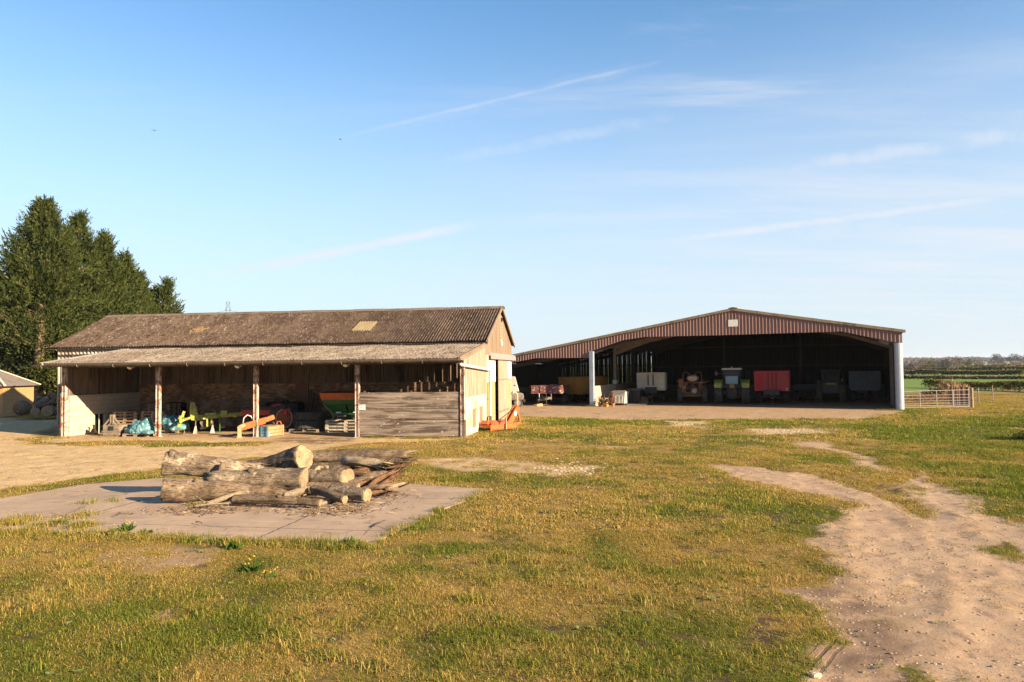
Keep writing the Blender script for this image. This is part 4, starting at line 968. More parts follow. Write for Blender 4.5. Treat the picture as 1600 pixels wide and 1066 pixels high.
    band(RB.p(19.5, -.5)[:2], RB.p(21.6, -.6)[:2], 60, .3); band(RB.p(-.7, -.4)[:2], RB.p(.3, -.3)[:2], 18, .2); band(LB.p(-19.2, .2)[:2], LB.p(-19.3, 4.5)[:2], 60, .3)
    band(G(1405, 642)[:2], G(1535, 640)[:2], 120, .35); band(G(1530, 638)[:2], G(1620, 645)[:2], 110, 1.2)
    for k in range(26): 
        p = G(1400 + 230 * rs.rand(), 650 + 80 * rs.rand() ** 1.3); band(p[:2], p[:2], 16, .42)
    for k in range(20):
        p = G(1000 + 330 * rs.rand(), 665 + 60 * rs.rand()); band(p[:2], p[:2], 5, .3)
    for k in range(420):      # scattered tussocks
        yy = 5 + 28 * rs.rand() ** 1.3; xx = (rs.rand() * 2 - 1) * (.78 * yy + 1); s_ = float(soil_fields(np.array([xx]), np.array([yy]))[0][0])
        if s_ < .3 and sdf_poly(np.array([xx]), np.array([yy]), PAD)[0] > .2: band((xx, yy), (xx, yy), 3 + int(5 * rs.rand()), .10)
    X = np.array(X); x, y = X[:, 0], X[:, 1]
    lx, ly = lbx(x, y); k = ~((lx > -18.6) & (lx < -.1) & (ly > .1) & (ly < 14)); X = X[k]; x, y = X[:, 0], X[:, 1]; n = len(x)
    soil, tone, dark, lush = soil_fields(x, y)
    put('long_grass', ct, 5, (x, y, ground_height(x, y) + (sdf_poly(x, y, PAD) < 0) * .04, np.clip(dry_field(x, y, lush) * .75 - .05, 0, 1), .45 + .75 * rs.rand(n)), 'longer tufts of grass along edges and walls')
build_grass()

def build_weeds():
    # rosettes of plantain, dock and clover flattened into the turf, and a few dead stalks
    rs = np.random.RandomState(19); ob = []
    mw = new_mat('turf weed leaf'); m, nt, b, out = mw; at = nd(nt, 'ShaderNodeAttribute'); at.attribute_name = 'rnd'; b.inputs['Roughness'].default_value = .7
    nt.links.new(alb(nt, mixc(nt, at.outputs['Fac'], (0.11, 0.17, 0.025), (0.26, 0.27, 0.05))), b.inputs['Base Color'])
    for k in range(5):
        V = []; F = []; rn = []
        for q in range(9 + 3 * k):
            a = rs.rand() * 6.283; l = (.035 + .05 * rs.rand()); el = .15 + .5 * rs.rand(); w = l * (.22 + .12 * rs.rand()); d = np.array([math.cos(a), math.sin(a)]); p = np.array([-d[1], d[0]]); o = len(V); c0 = rs.randn(2) * (.012 + .02 * (k > 2)); r = rs.rand()
            for t, ww in ((.05, .15), (.45, 1), (.8, .75), (1.0, .05)):
                z = l * (math.sin(el) * t * 1.3 - .55 * t * t * math.sin(el)) + .004; xy = c0 + d * l * t * math.cos(el)
                V += [(*(xy - p * w * ww), z), (*(xy + p * w * ww), z)]; rn += [r, r]
            F += [(o + 2 * i, o + 2 * i + 1, o + 2 * i + 3, o + 2 * i + 2) for i in range(3)]
        me = bpy.data.meshes.new('rosette'); me.from_pydata(V, [], F); at_ = me.attributes.new('rnd', 'FLOAT', 'POINT'); at_.data.foreach_set('value', rn); me.materials.append(m); o_ = bpy.data.objects.new('rosette', me); COL.objects.link(o_); ob.append(o_)
    col = proto_collection('rosettes', ob)
    n = 6500; y = 4.5 + 22 * rs.rand(n) ** 1.2; x = (rs.rand(n) * 2 - 1) * (.78 * y + 2); soil, tone, dark, lush = soil_fields(x, y)
    k = (rs.rand(n) < (.10 + .9 * sstep(.52, .66, fbm(x, y, .8, 3, 33)))) & (rs.rand(n) > soil * .96) & (sdf_poly(x, y, PAD) > .02)
    lx = (x - LB.O.x) * LB.x.x + (y - LB.O.y) * LB.x.y; ly = (x - LB.O.x) * LB.y.x + (y - LB.O.y) * LB.y.y; k &= ~((lx < .1) & (ly > -.2))
    x = x[k]; y = y[k]; n = len(x); s = .30 + .55 * rs.rand(n) ** 2.5
    scatter('turf_weeds', np.stack([x, y, ground_height(x, y) + .012], 1), col, np.stack([np.zeros(n), np.zeros(n), rs.rand(n) * 6.28], 1), np.stack([s, s, s * .9], 1), rs.randint(0, 5, n), {}, 'low broad leaved weeds dotted through the turf')
build_weeds()

def build_stones():
    rs = np.random.RandomState(8)
    def stone(name, m, fl=.6):
        mb = MB(); n = 7; rings = []
        for t, z in ((.55, 0), (1, .35), (.85, .8), (.3, 1.0)):
            rings.append([(t * math.cos(6.283 * k / n) * (.75 + .5 * rs.rand()), t * math.sin(6.283 * k / n) * (.75 + .5 * rs.rand()), z * fl * (.8 + .4 * rs.rand())) for k in range(n)])
        mb.loft(rings); return mb.build(name, m)
    ms = [mat('pale limestone chip', (0.52, 0.40, 0.26), (0.64, 0.52, 0.37), 8, bmp=0), mat('brown pebble', (0.42, 0.31, 0.21), (0.58, 0.45, 0.32), 8, bmp=0), mat('earth clod', (0.30, 0.20, 0.13), (0.42, 0.28, 0.18), 8, bmp=0)]
    chips = proto_collection('chips', [stone('chip', ms[0], .5) for k in range(4)])
    peb = proto_collection('pebbles', [stone('pebble', ms[(1, 2, 1, 2, 2)[k]], .55) for k in range(5)])
    # chippings in the three pale spreads
    X = []
    for poly, n in CHIPS:
        P = np.array(poly); c = P.mean(0); sd = (P.max(0) - P.min(0)) / 4.2
        for k in range(int(n * 2.2)):
            X.append(c + rs.randn(2) * sd)
    X = np.array(X); n = len(X); s = .010 + .045 * rs.rand(n) ** 3
    scatter('limestone_chippings', np.stack([X[:, 0], X[:, 1], ground_height(X[:, 0], X[:, 1]) - .004], 1), chips, np.stack([np.zeros(n), np.zeros(n), rs.rand(n) * 6.28], 1), np.stack([s, s, s], 1), rs.randint(0, 4, n), {}, 'spreads of pale stone chippings on the turf')
    # pebbles and clods over the bare earth
    n = 190000; y = 4.5 + 46 * rs.rand(n) ** 1.9; x = (rs.rand(n) * 2 - 1) * (.75 * y + 2)
    soil, tone, dark, lush = soil_fields(x, y); k = (soil > .45) & (sdf_poly(x, y, PAD) > -.1 ) & (rs.rand(n) < (.25 + .75 * sstep(.45, .62, fbm(x, y, .9, 3, 91)))); x = x[k]; y = y[k]; n = len(x)
    s = .004 + .016 * rs.rand(n) ** 4.5 + .0014 * (y / 10)
    scatter('loose_pebbles', np.stack([x, y, ground_height(x, y) - .003], 1), peb, np.stack([np.zeros(n), np.zeros(n), rs.rand(n) * 6.28], 1), np.stack([s, s * (.7 + .6 * rs.rand(n)), s], 1), rs.randint(0, 5, n), {}, 'pebbles and clods on the bare track and yard')
    # bark and chip litter round the logs
    def sliver(name, m, l, w):
        mb = MB(); mb.prism([(-l, -w), (l * .7, -w * .7), (l, w * .3), (-l * .6, w)], (0, 0, .002), (1, 0, 0), (0, 1, .1), (0, 0, w * .35)); return mb.build(name, m)
    mb1 = mat('dark bark litter', (0.16, 0.095, 0.055), (0.26, 0.165, 0.10), 9, bmp=0); mb2 = mat('pale wood litter', (0.50, 0.36, 0.21), (0.62, 0.48, 0.30), 9, bmp=0)
    lit = proto_collection('litter', [sliver('sliver', (mb1, mb1, mb2, mb1)[k], (1, .8, 1, .5)[k], (.2, .3, .12, .3)[k]) for k in range(4)])
    X = []
    for (px_, py_, sx, sy, n) in ((310, 797, .55, .22, 420), (525, 797, .48, .28, 620), (420, 792, .9, .25, 260), (600, 775, .45, .4, 260), (640, 745, .5, .5, 140), (480, 785, 1.5, .5, 160), (380, 775, 1.6, .5, 120)):
        c = G(px_, py_, .04); X += [(c.x + rs.randn() * sx, c.y + rs.randn() * sy) for k in range(n)]
    X = np.array(X); n = len(X); s = .018 + .075 * rs.rand(n) ** 2
    scatter('bark_litter', np.stack([X[:, 0], X[:, 1], np.where(sdf_poly(X[:, 0], X[:, 1], PAD) < 0, .042, ground_height(X[:, 0], X[:, 1]) + .01)], 1), lit, np.stack([(rs.rand(n) - .5) * .5, (rs.rand(n) - .5) * .4, rs.rand(n) * 6.28], 1), np.stack([s, s, s], 1), rs.randint(0, 4, n), {}, 'bark and splinters littered round the felled logs')
build_stones()

# ------------------------------------------------------------------ trees, bushes, hedges, far country
def m_leaf(name, c1, c2, c3, trans=0.25, sc=0.8):
    m, nt, b, out = new_mat(name); nt.nodes.remove(b)
    co = nd(nt, 'ShaderNodeNewGeometry').outputs['Position']
    a = nd(nt, 'ShaderNodeAttribute'); a.attribute_name = 'rnd'; a.attribute_type = 'GEOMETRY'
    n = noise(nt, co, sc, 4, 0.6)
    c = mixc(nt, mrange(nt, mth(nt, 'ADD', mth(nt, 'MULTIPLY', n, .6), mth(nt, 'MULTIPLY', a.outputs['Fac'], .4)), 0.3, 0.7), c1, c2)
    c = mixc(nt, mrange(nt, a.outputs['Fac'], 0.88, 0.96), c, c3)
    d = nd(nt, 'ShaderNodeBsdfDiffuse'); t = nd(nt, 'ShaderNodeBsdfTranslucent'); mx = nd(nt, 'ShaderNodeMixShader'); mx.inputs[0].default_value = trans
    c = alb(nt, c); nt.links.new(c, d.inputs[0]); nt.links.new(c, t.inputs[0]); nt.links.new(d.outputs[0], mx.inputs[1]); nt.links.new(t.outputs[0], mx.inputs[2]); nt.links.new(mx.outputs[0], out.inputs[0])
    return m
M_CYP = m_leaf('cypress foliage', (0.032, 0.048, 0.015), (0.096, 0.114, 0.034), (0.17, 0.15, 0.06), .15)
M_IVY = m_leaf('dark bush leaves', (0.045, 0.060, 0.016), (0.095, 0.105, 0.026), (0.16, 0.13, 0.05))
M_BLOS = m_leaf('blossom bush', (0.30, 0.27, 0.15), (0.55, 0.50, 0.36), (0.12, 0.13, 0.04))
M_HEDGE = m_leaf('hedge leaves', (0.13, 0.135, 0.038), (0.21, 0.18, 0.06), (0.28, 0.19, 0.09))
M_HEDGEB = m_leaf('bare brown hedge', (0.20, 0.14, 0.082), (0.28, 0.20, 0.12), (0.15, 0.14, 0.05))
M_DRY = m_leaf('dead pale stems', (0.42, 0.29, 0.16), (0.55, 0.40, 0.24), (0.30, 0.2, 0.1))
M_FARW = m_leaf('far wood with painted haze', (0.20, 0.165, 0.165), (0.27, 0.225, 0.22), (0.17, 0.175, 0.13), .25, .02)  # paled towards lilac: distance haze put into the wood's colour
M_FARG = m_leaf('green tree paled for haze', (0.13, 0.145, 0.07), (0.19, 0.195, 0.10), (0.2, 0.17, 0.12), .2, .05)  # lightened so the colour itself carries the haze
M_FARD = m_leaf('dark tree paled for haze', (0.075, 0.085, 0.075), (0.12, 0.125, 0.105), (0.1, 0.1, 0.09), .2, .05)  # greyed and lightened, haze in the colour here too
M_BARK = mat('reddish brown bark', (0.17, 0.105, 0.065), (0.27, 0.175, 0.11), 5, stretch=(3, 3, .6), bmp=.6)

def quads_object(name, C, A, B, rnd, m, parent=None, tri=True):
    """leaves: centre C, half axis A, half axis B -> narrow diamonds"""
    n = len(C); V = np.stack([C - A, C - B + A * .1, C + A, C + B + A * .1], 1).reshape(-1, 3)
    me = bpy.data.meshes.new(name); me.vertices.add(4 * n); me.vertices.foreach_set('co', V.astype(np.float32).ravel())
    me.loops.add(4 * n); me.polygons.add(n); me.loops.foreach_set('vertex_index', np.arange(4 * n)); me.polygons.foreach_set('loop_start', np.arange(n) * 4); me.polygons.foreach_set('loop_total', np.full(n, 4)); me.update()
    a = me.attributes.new('rnd', 'FLOAT', 'POINT'); a.data.foreach_set('value', np.repeat(rnd, 4).astype(np.float32))
    me.materials.append(m); o = bpy.data.objects.new(name, me); COL.objects.link(o)
    if parent: o.parent = parent
    return o
def unit(v): return v / np.maximum(np.linalg.norm(v, axis=-1, keepdims=True), 1e-6)

def cypress(label, loc, H, Rb, zb, seed, n=2600, trunk_r=.32, lean=(0, 0), open_low=0.0, group='conifers behind the long barn'):
    rs = np.random.RandomState(seed); T = thing('cypress_tree', label, 'tree', loc, 0, group)
    # limbs: each carries many upswept sprays; lumps of radius come from limb to limb
    nl = int(n / 8); t = rs.rand(nl) ** 0.85
    z = zb + (H - zb) * t; az = rs.rand(nl) * 6.283
    prof = Rb * (np.clip(1 - t, 0, 1) ** 0.80) * (0.80 + .2 * sstep(0, .15, t)) + .12
    reach = prof * (.50 + .66 * rs.rand(nl) ** .9) * (.84 + .32 * fbm(az * 1.3, z * .55, 1.0, 2, seed)); up = .35 + .9 * t + .25 * rs.rand(nl)
    C = []; A = []; B = []; RN = []
    limbs = MB()
    for i in range(nl):
        d = np.array([math.cos(az[i]), math.sin(az[i]), 0.0]); L = reach[i]; m = max(8, int(27 * (L / Rb) + 6))
        p0 = np.array([lean[0] * t[i], lean[1] * t[i], z[i] - up[i] * L * .55])
        if i % 6 == 0 and p0[2] > .5: limbs.tube([p0, p0 + d * L * .5 + np.array([0, 0, up[i] * L * .22]), p0 + d * L * .9 + np.array([0, 0, up[i] * L * .6])], [.06, .035, .01], 5)
        u = .22 + .78 * rs.rand(m) ** .62
        rise = up[i] * L * (u ** 1.6) * .62
        P = p0 + d * (L * u)[:, None] + np.stack([np.zeros(m), np.zeros(m), rise], 1) + rs.randn(m, 3) * (.10 + .10 * L) * np.array([1, 1, .7])
        ax = unit(d * .8 + np.stack([np.zeros(m), np.zeros(m), .25 + up[i] * .6 + .3 * rs.rand(m)], 1) + rs.randn(m, 3) * .35)
        for q in range(m):     # a frond: one leader and side shoots
            l = .26 + .50 * rs.rand() ** 1.5; a = ax[q]; s = unit(np.cross(a, rs.randn(3))); k = 9; r0 = rs.rand()
            for j in range(k):
                f = j / (k - 1); sd = 1 if j % 2 else -1
                dr = unit(a * 1.0 + s * sd * (.85 - .55 * f) + rs.randn(3) * .16); ll = l * (.42 - .20 * f) * (.8 + .4 * rs.rand())
                c = P[q] + a * (l * (f * 1.1 - .2)) + dr * ll * .5
                C.append(c); A.append(dr * ll * .62); B.append(unit(np.cross(dr, rs.randn(3))) * ll * .24); RN.append(.7 * r0 + .3 * rs.rand())
    C = np.array(C); A = np.array(A); B = np.array(B); RN = np.array(RN)
    if open_low:
        keep = ~((C[:, 2] < zb + open_low) & (rs.rand(len(C)) < .55)); C, A, B, RN = C[keep], A[keep], B[keep], RN[keep]
    quads_object('crown', C, A, B, RN, M_CYP, T)
    tr = MB(); pts = []; rr = []
    for i in range(9):
        f = i / 8; pts.append((lean[0] * f + .12 * math.sin(3 * f + seed), lean[1] * f, f * H * .93)); rr.append(trunk_r * (1 - f) ** .8 + .03)
    rr[0] *= 1.35
    tr.tube(pts, [q * 1.25 for q in rr], 9); o = tr.build('trunk', M_BARK, T, smooth=True); limbs.build('limbs', M_BARK, T, smooth=True)
    return T

def tree_at(px, ptop, D, zg=0.0):
    b = PD(px, ptop, D); return (b.x, b.y, zg), b.z - zg
for (px, pt, D, Rb, zb, sd, n, lab, lean, ol) in [
    (-44, 360, 62, 4.2, 1.0, 3, 2600, 'dark cypress cut off by the left edge of the photo', (0, 0), 0),
    (66, 317, 61, 5.3, 5.4, 4, 5200, 'tallest cypress with a bare reddish trunk showing above the brick shed', (.2, 0), 3.0),
    (118, 338, 65, 4.7, 1.0, 5, 4200, 'second tallest cypress, just right of the tallest one', (.3, 0), 0),
    (160, 368, 67, 4.2, 1.0, 6, 3500, 'mid sized cypress rising behind the left end of the mossy roof', (.2, 0), 0),
    (192, 398, 70, 3.9, 1.0, 7, 2500, 'shorter cypress in the falling line of trees above the barn roof', (.2, 0), 0),
    (216, 428, 72, 3.4, .8, 8, 1900, 'low cypress at the short end of the tree line', (.1, 0), 0),
    (259, 436, 74, 3.9, 1.0, 9, 1700, 'small loose topped conifer at the right end of the tree line', (0, 0), 0),
    (239, 456, 76, 4.0, .8, 12, 1700, 'lowest cypress filling the dip before the small loose topped conifer', (0, 0), 0),
    (24, 402, 70, 4.6, .8, 10, 2700, 'dark cypress behind the tallest one, seen below its left side', (0, 0), 0),
    (92, 425, 73, 4.6, .8, 11, 2500, 'dark cypress filling the gap right of the bare trunk', (0, 0), 0)]:
    loc, H = tree_at(px, pt, D); cypress(lab, loc, H, Rb, zb, sd, n, lean=lean, open_low=ol)

def leafy(name, label, cat, loc, blobs, n, size, m, seed, stems=None, group=None, part='foliage', upright=0.0):
    """bush: leaves spread through several overlapping lumps (x,y,z,rx,ry,rz)"""
    rs = np.random.RandomState(seed); T = thing(name, label, cat, loc, 0, group)
    vol = np.array([b[3] * b[4] * b[5] for b in blobs]) ** .8; w = vol / vol.sum(); C = []
    for b, k in zip(blobs, (w * n).astype(int) + 1):
        d = unit(rs.randn(k, 3)); r = rs.rand(k, 1) ** .45 * (1 + .22 * np.sin(5 * d[:, :1] + 3 * d[:, 1:2] + seed)); C.append(np.array(b[:3]) + d * r * np.array(b[3:]))
    C = np.concatenate(C); C = C[C[:, 2] > .02]; k = len(C); a = unit(rs.randn(k, 3) + np.array([0, 0, upright])); s = size * (.6 + .8 * rs.rand(k, 1)); B = unit(np.cross(a, rs.randn(k, 3))) * s * (.5 if upright < 1 else .12)
    quads_object(part, C, a * s, B, rs.rand(k), m, T)
    st = MB()
    for b in blobs:
        for q in range(3 if stems is None else stems):
            e = np.array(b[:3]) + rs.randn(3) * np.array(b[3:]) * .4; st.tube([(b[0] * .8 + rs.randn() * .1, b[1] * .8 + rs.randn() * .1, -.05), (e[0] * .9, e[1] * .9, e[2] * .6), tuple(e)], [.035, .025, .008], 5)
    st.build('stem', M_BARK, T)
    return T
p = G(92, 645); leafy('evergreen_bush', 'dark evergreen bush between the woodpile and the long barn', 'bush', (p.x - 1.0, p.y + 3.0, 0), [(0, 0, 1.7, 1.8, 1.4, 1.7), (-1.4, .5, 2.6, 1.5, 1.3, 1.5), (1.4, .2, 1.4, 1.5, 1.2, 1.4), (.4, .4, 3.2, 1.2, 1, 1.1), (-2.6, 1.2, 3.0, 1.5, 1.2, 1.6)], 5200, .11, M_IVY, 21)
p = G(12, 640); leafy('blossom_bush', 'cream flowering bush behind the slate roof of the brick shed', 'bush', (p.x - .6, p.y + 5.0, 0), [(-.4, 0, 2.6, 1.7, 1.3, 1.5), (-2.2, 0, 3.0, 1.7, 1.3, 1.5), (1.1, .4, 2.2, 1.1, 1.1, 1.2), (-.5, 0, 1.2, 2.4, 1.4, 1.2)], 3600, .10, M_BLOS, 22)
p = G(1612, 690); leafy('bramble', 'shaded bramble clump at the right edge of the grass', 'bush', (p.x, p.y, 0), [(.1, 0, .22, .5, .4, .26), (.7, .3, .35, .7, .6, .4), (-.35, .2, .14, .35, .3, .18)], 1500, .05, M_HEDGE, 23)
p = G(1606, 668); leafy('dry_weed', 'bare twiggy stems at the right edge of the grass', 'plant', (p.x, p.y, 0), [(.25, 0, .35, .3, .3, .38)], 160, .13, M_HEDGEB, 24, upright=2.5)

def hedge(label, a, b, h, w, m, n, size, seed, name='field_hedge', group='field hedges', rag=.3, posts=0):
    rs = np.random.RandomState(seed); a = Vector((a[0], a[1], 0)); b = Vector((b[0], b[1], 0)); L = (b - a).length; d = (b - a) / L; nn = Vector((-d.y, d.x, 0))
    T = thing(name, label, 'hedge', a, 0, group); s = rs.rand(n) * L
    hh = h * (1 + rag * (fbm(s, s * 0, .18, 3, seed) - .5) * 2) ; k = rs.rand(n) ** .5; z = k * hh; o = (rs.rand(n) - .5) * w * np.sqrt(np.clip(1.15 - (z / hh) ** 2 * .8, .1, 1))
    C = np.stack([d.x * s + nn.x * o, d.y * s + nn.y * o, z], 1); ax = unit(rs.randn(n, 3) + np.array([0, 0, .3])); sz = size * (.6 + .8 * rs.rand(n, 1))
    quads_object('foliage', C, ax * sz, unit(np.cross(ax, rs.randn(n, 3))) * sz * .55, rs.rand(n), m, T)
    return T
hedge('near clipped green hedge running right from behind the gate', G(1448, 606)[:2], G(1760, 618)[:2], 1.0, 1.7, M_HEDGE, 9000, .11, 31)
hedge('second low brown hedge across the field beyond the gate', G(1340, 592)[:2], G(1900, 594)[:2], .6, 1.6, M_HEDGEB, 5200, .26, 32)
hedge('third dark green hedge, further across the fields', G(1470, 585.5)[:2], G(1600, 586)[:2], 1.1, 2.0, M_HEDGE, 2600, .34, 33)
hedge('pale brown thorn hedge left of the third dark hedge', G(1330, 585.5)[:2], G(1466, 585.5)[:2], 1.4, 2.2, M_HEDGEB, 2600, .36, 34)
hedge('fourth thin hedge below the wooded rise', G(1330, 579)[:2], G(1720, 579.5)[:2], 1.5, 2.6, M_HEDGE, 3600, .55, 35)
hedge('farthest dark hedge at the foot of the wood', G(1320, 575.5)[:2], G(1900, 574.5)[:2], 2.0, 4.0, M_HEDGEB, 3600, .9, 36)

def far_tree(label, px, py_base, D, H, W_, m, seed, n=900):
    rs = np.random.RandomState(seed); b = PD(px, py_base, D); zg = max(b.z, 0) ; T = thing('field_tree', label, 'tree', (b.x, D, zg), 0, 'trees standing far off in the fields')
    C = []
    for k in range(7):
        c = np.array([rs.randn() * W_ * .24, rs.randn() * W_ * .2, H * (.48 + .42 * rs.rand())]); r = W_ * (.20 + .14 * rs.rand()); d = unit(rs.randn(n // 7, 3)); C.append(c + d * r * rs.rand(n // 7, 1) ** .4 * np.array([1, 1, .8]))
    C = np.concatenate(C); k = len(C); a = unit(rs.randn(k, 3)); s = W_ * .032 * (.6 + .8 * rs.rand(k, 1)); quads_object('crown', C, a * s, unit(np.cross(a, rs.randn(k, 3))) * s * .6, rs.rand(k), m, T)
    t = MB(); t.tube([(0, 0, -1.5), (0, 0, H * .35), (W_ * .04, 0, H * .75)], [H * .03, H * .024, H * .008], 6)
    for q in range(5): t.tube([(0, 0, H * .3), (rs.randn() * W_ * .25, rs.randn() * W_ * .2, H * (.6 + .2 * rs.rand()))], [H * .015, H * .005], 5)
    t.build('trunk', M_BARK, T)
for i, (px, pb, D, H, W_, m, lab) in enumerate([
    (1432, 583, 260, 4.0, 7, M_FARW, 'bare brownish tree nearest the steel barn in the far fields'), (1458, 579, 340, 4.5, 10, M_FARG, 'rounded green tree left of the brown ones in the far fields'),
    (1483, 583, 290, 4.6, 9, M_FARW, 'bare brown tree in the middle of the far fields'), (1497, 580, 330, 6, 9, M_FARW, 'taller bare brown tree in the middle of the far fields'), (1512, 577, 430, 6, 10, M_FARG, 'pale green round tree below the wooded ridge'),
    (1562, 572, 900, 13, 20, M_FARD, 'dark flat topped pine on the skyline right of the wood'), (1579, 573, 900, 13, 15, M_FARD, 'dark domed tree on the skyline, second from the right'), (1600, 573, 900, 14, 17, M_FARD, 'dark tree on the skyline cut by the right edge of the photo')]):
    far_tree(lab, px, pb, D, H, W_, m, 60 + i)

def far_country():
    # low rise on the skyline with a bare wood along its crest
    xs = np.arange(-2600, 3400, 40.0); prof = [(0, 0.0), (120, 2.2), (300, 5.5), (480, 8.5), (640, 9.5), (900, 8.0), (1400, 2.0), (1900, -3)]
    V = []; F = []
    for x in xs:
        k = .58 + .42 * float(fbm(np.array([x]), np.array([0.0]), .0016, 3, 12)[0]); k *= float(sstep(-700, 500, np.array([x]))[0]) * .9 + .1
        if x > 1050: k *= .86
        for dy, z in prof: V.append((x, 1000 + dy + 60 * math.sin(x * .002), z * k - .4 + .6 * math.sin(x * .01 + dy * .02)))
    m_ = len(prof)
    for i in range(len(xs) - 1):
        for j in range(m_ - 1): F.append((i * m_ + j, (i + 1) * m_ + j, (i + 1) * m_ + j + 1, i * m_ + j + 1))
    mb = MB(); mb.add(V, F)
    m, nt, b, out = new_mat('far fields'); co = nd(nt, 'ShaderNodeNewGeometry').outputs['Position']
    vo = nd(nt, 'ShaderNodeTexVoronoi'); nt.links.new(mapping(nt, co, (.0036, .0060, 0)), vo.inputs['Vector']); vo.inputs['Scale'].default_value = 1.0
    sc = nd(nt, 'ShaderNodeSeparateColor'); nt.links.new(vo.outputs['Color'], sc.inputs[0])
    c = mixc(nt, sc.outputs[0], (0.18, 0.25, 0.08), (0.29, 0.26, 0.15)); nt.links.new(alb(nt, c), b.inputs['Base Color']); b.inputs['Roughness'].default_value = 1
    o = mb.build('hills', m, smooth=True); o['kind'] = 'structure'; o['label'] = 'low rise of fields on the skyline'
    rs = np.random.RandomState(77); C = []; S = []
    import bisect
    def hz(x, dy):
        k = .58 + .42 * float(fbm(np.array([x]), np.array([0.0]), .0016, 3, 12)[0]); k *= float(sstep(-700, 500, np.array([x]))[0]) * .9 + .1
        if x > 1050: k *= .86
        for (a, za), (b_, zb_) in zip(prof, prof[1:]):
            if a <= dy <= b_: return (za + (zb_ - za) * (dy - a) / (b_ - a)) * k - .4
        return 0
    n = 620
    for i in range(n):
        px = 1330 + 270 * rs.rand() if i < 470 else 1000 + 900 * rs.rand(); dy = 430 + 240 * rs.rand(); D = 1000 + dy
        if px > 1549 and rs.rand() < .8: continue
        x = (px - 800) / 1183 * D; h = 6 + 4.5 * rs.rand() ** 1.5; w = 4.5 + 3 * rs.rand(); z0 = hz(x, dy); k = 64
        d = unit(rs.randn(k, 3)); C.append(np.array([x, D, z0 + h * .58]) + d * np.array([w, w, h * .45]) * rs.rand(k, 1) ** .5); S.append(np.full((k, 1), w * .20))
    for i in range(160):   # scattered lower copses on the slope
        px = 1330 + 300 * rs.rand(); dy = 30 + 330 * rs.choice([.1, .45, .8]) + 20 * rs.rand(); D = 1000 + dy; x = (px - 800) / 1183 * D; h = 4 + 3 * rs.rand(); w = 4 + 4 * rs.rand(); z0 = hz(x, dy); k = 40
        d = unit(rs.randn(k, 3)); C.append(np.array([x, D, z0 + h * .5]) + d * np.array([w, w * .5, h * .5]) * rs.rand(k, 1) ** .5); S.append(np.full((k, 1), w * .18))
    C = np.concatenate(C); S = np.concatenate(S); k = len(C); a = unit(rs.randn(k, 3)); q = quads_object('far_wood', C, a * S, unit(np.cross(a, rs.randn(k, 3))) * S * .7, rs.rand(k), M_FARW); q['kind'] = 'stuff'; q['label'] = 'bare lilac brown wood along the skyline, haze put into its colour'
far_country()

# ------------------------------------------------------------------ felled logs
def m_bark(name, c1, c2, pale, pale_lo, crack=.75):
    m, nt, b, out = new_mat(name); co = coords(nt, 'UV')
    mv = mapping(nt, co, (1, 1, 1)); n1 = noise(nt, mapping(nt, coords(nt), (1, 1, 1)), 3.2, 7, 0.65); n2 = noise(nt, mapping(nt, co, (4.2, 14, 1)), 1.6, 6, 0.65, .4); n3 = noise(nt, coords(nt), 24, 4, .7)
    c = mixc(nt, mrange(nt, n1, .3, .7), c1, c2); c = mixc(nt, mth(nt, 'MULTIPLY', mrange(nt, n2, .50, .40), min(1, crack * 1.2)), c, (0.045, 0.030, 0.020)); c = mixc(nt, mth(nt, 'MULTIPLY', mrange(nt, noise(nt, coords(nt), 1.7, 6, .7, .5), .50, .60), .65), c, tuple(x * .42 for x in c1)); c = mixc(nt, mrange(nt, n1, pale_lo, pale_lo + .05), c, pale)  # the crack mix paints fissure shade into the bark colour
    c = mixc(nt, mth(nt, 'MULTIPLY', mrange(nt, n3, .58, .7), .35), c, (0.42, .34, .25))
    nt.links.new(alb(nt, c), b.inputs['Base Color']); b.inputs['Roughness'].default_value = .95; b.inputs['Specular IOR Level'].default_value = .1
    bump(nt, b, mth(nt, 'ADD', mth(nt, 'MULTIPLY', n2, 1.5), n3), .9, .03); return m
M_LOG = m_bark('grey log bark', (0.29, 0.21, 0.145), (0.43, 0.33, 0.235), (0.60, 0.47, 0.32), .60)
M_LOGD = m_bark('dark rough log bark', (0.21, 0.145, 0.095), (0.36, 0.26, 0.18), (0.54, 0.40, 0.26), .64)
M_LOGP = m_bark('barkless pale wood', (0.46, 0.34, 0.22), (0.60, 0.47, 0.32), (0.24, 0.16, 0.10), .62, .4)
M_RED = m_bark('reddish torn wood', (0.25, 0.135, 0.075), (0.38, 0.21, 0.115), (0.52, 0.34, 0.18), .62, .6)
def m_cut():
    m, nt, b, out = new_mat('sawn end grain'); co = coords(nt)
    n = noise(nt, co, 5, 6, .65); n2 = noise(nt, co, 40, 3, .6)
    c = mixc(nt, mrange(nt, n, .35, .7), (0.44, 0.315, 0.18), (0.27, 0.165, 0.085)); c = mixc(nt, mth(nt, 'MULTIPLY', mrange(nt, n2, .50, .60), .75), c, (0.19, 0.11, 0.055))
    nt.links.new(alb(nt, c), b.inputs['Base Color']); b.inputs['Roughness'].default_value = .9; bump(nt, b, n2, .4, .01); return m
M_CUT = m_cut()
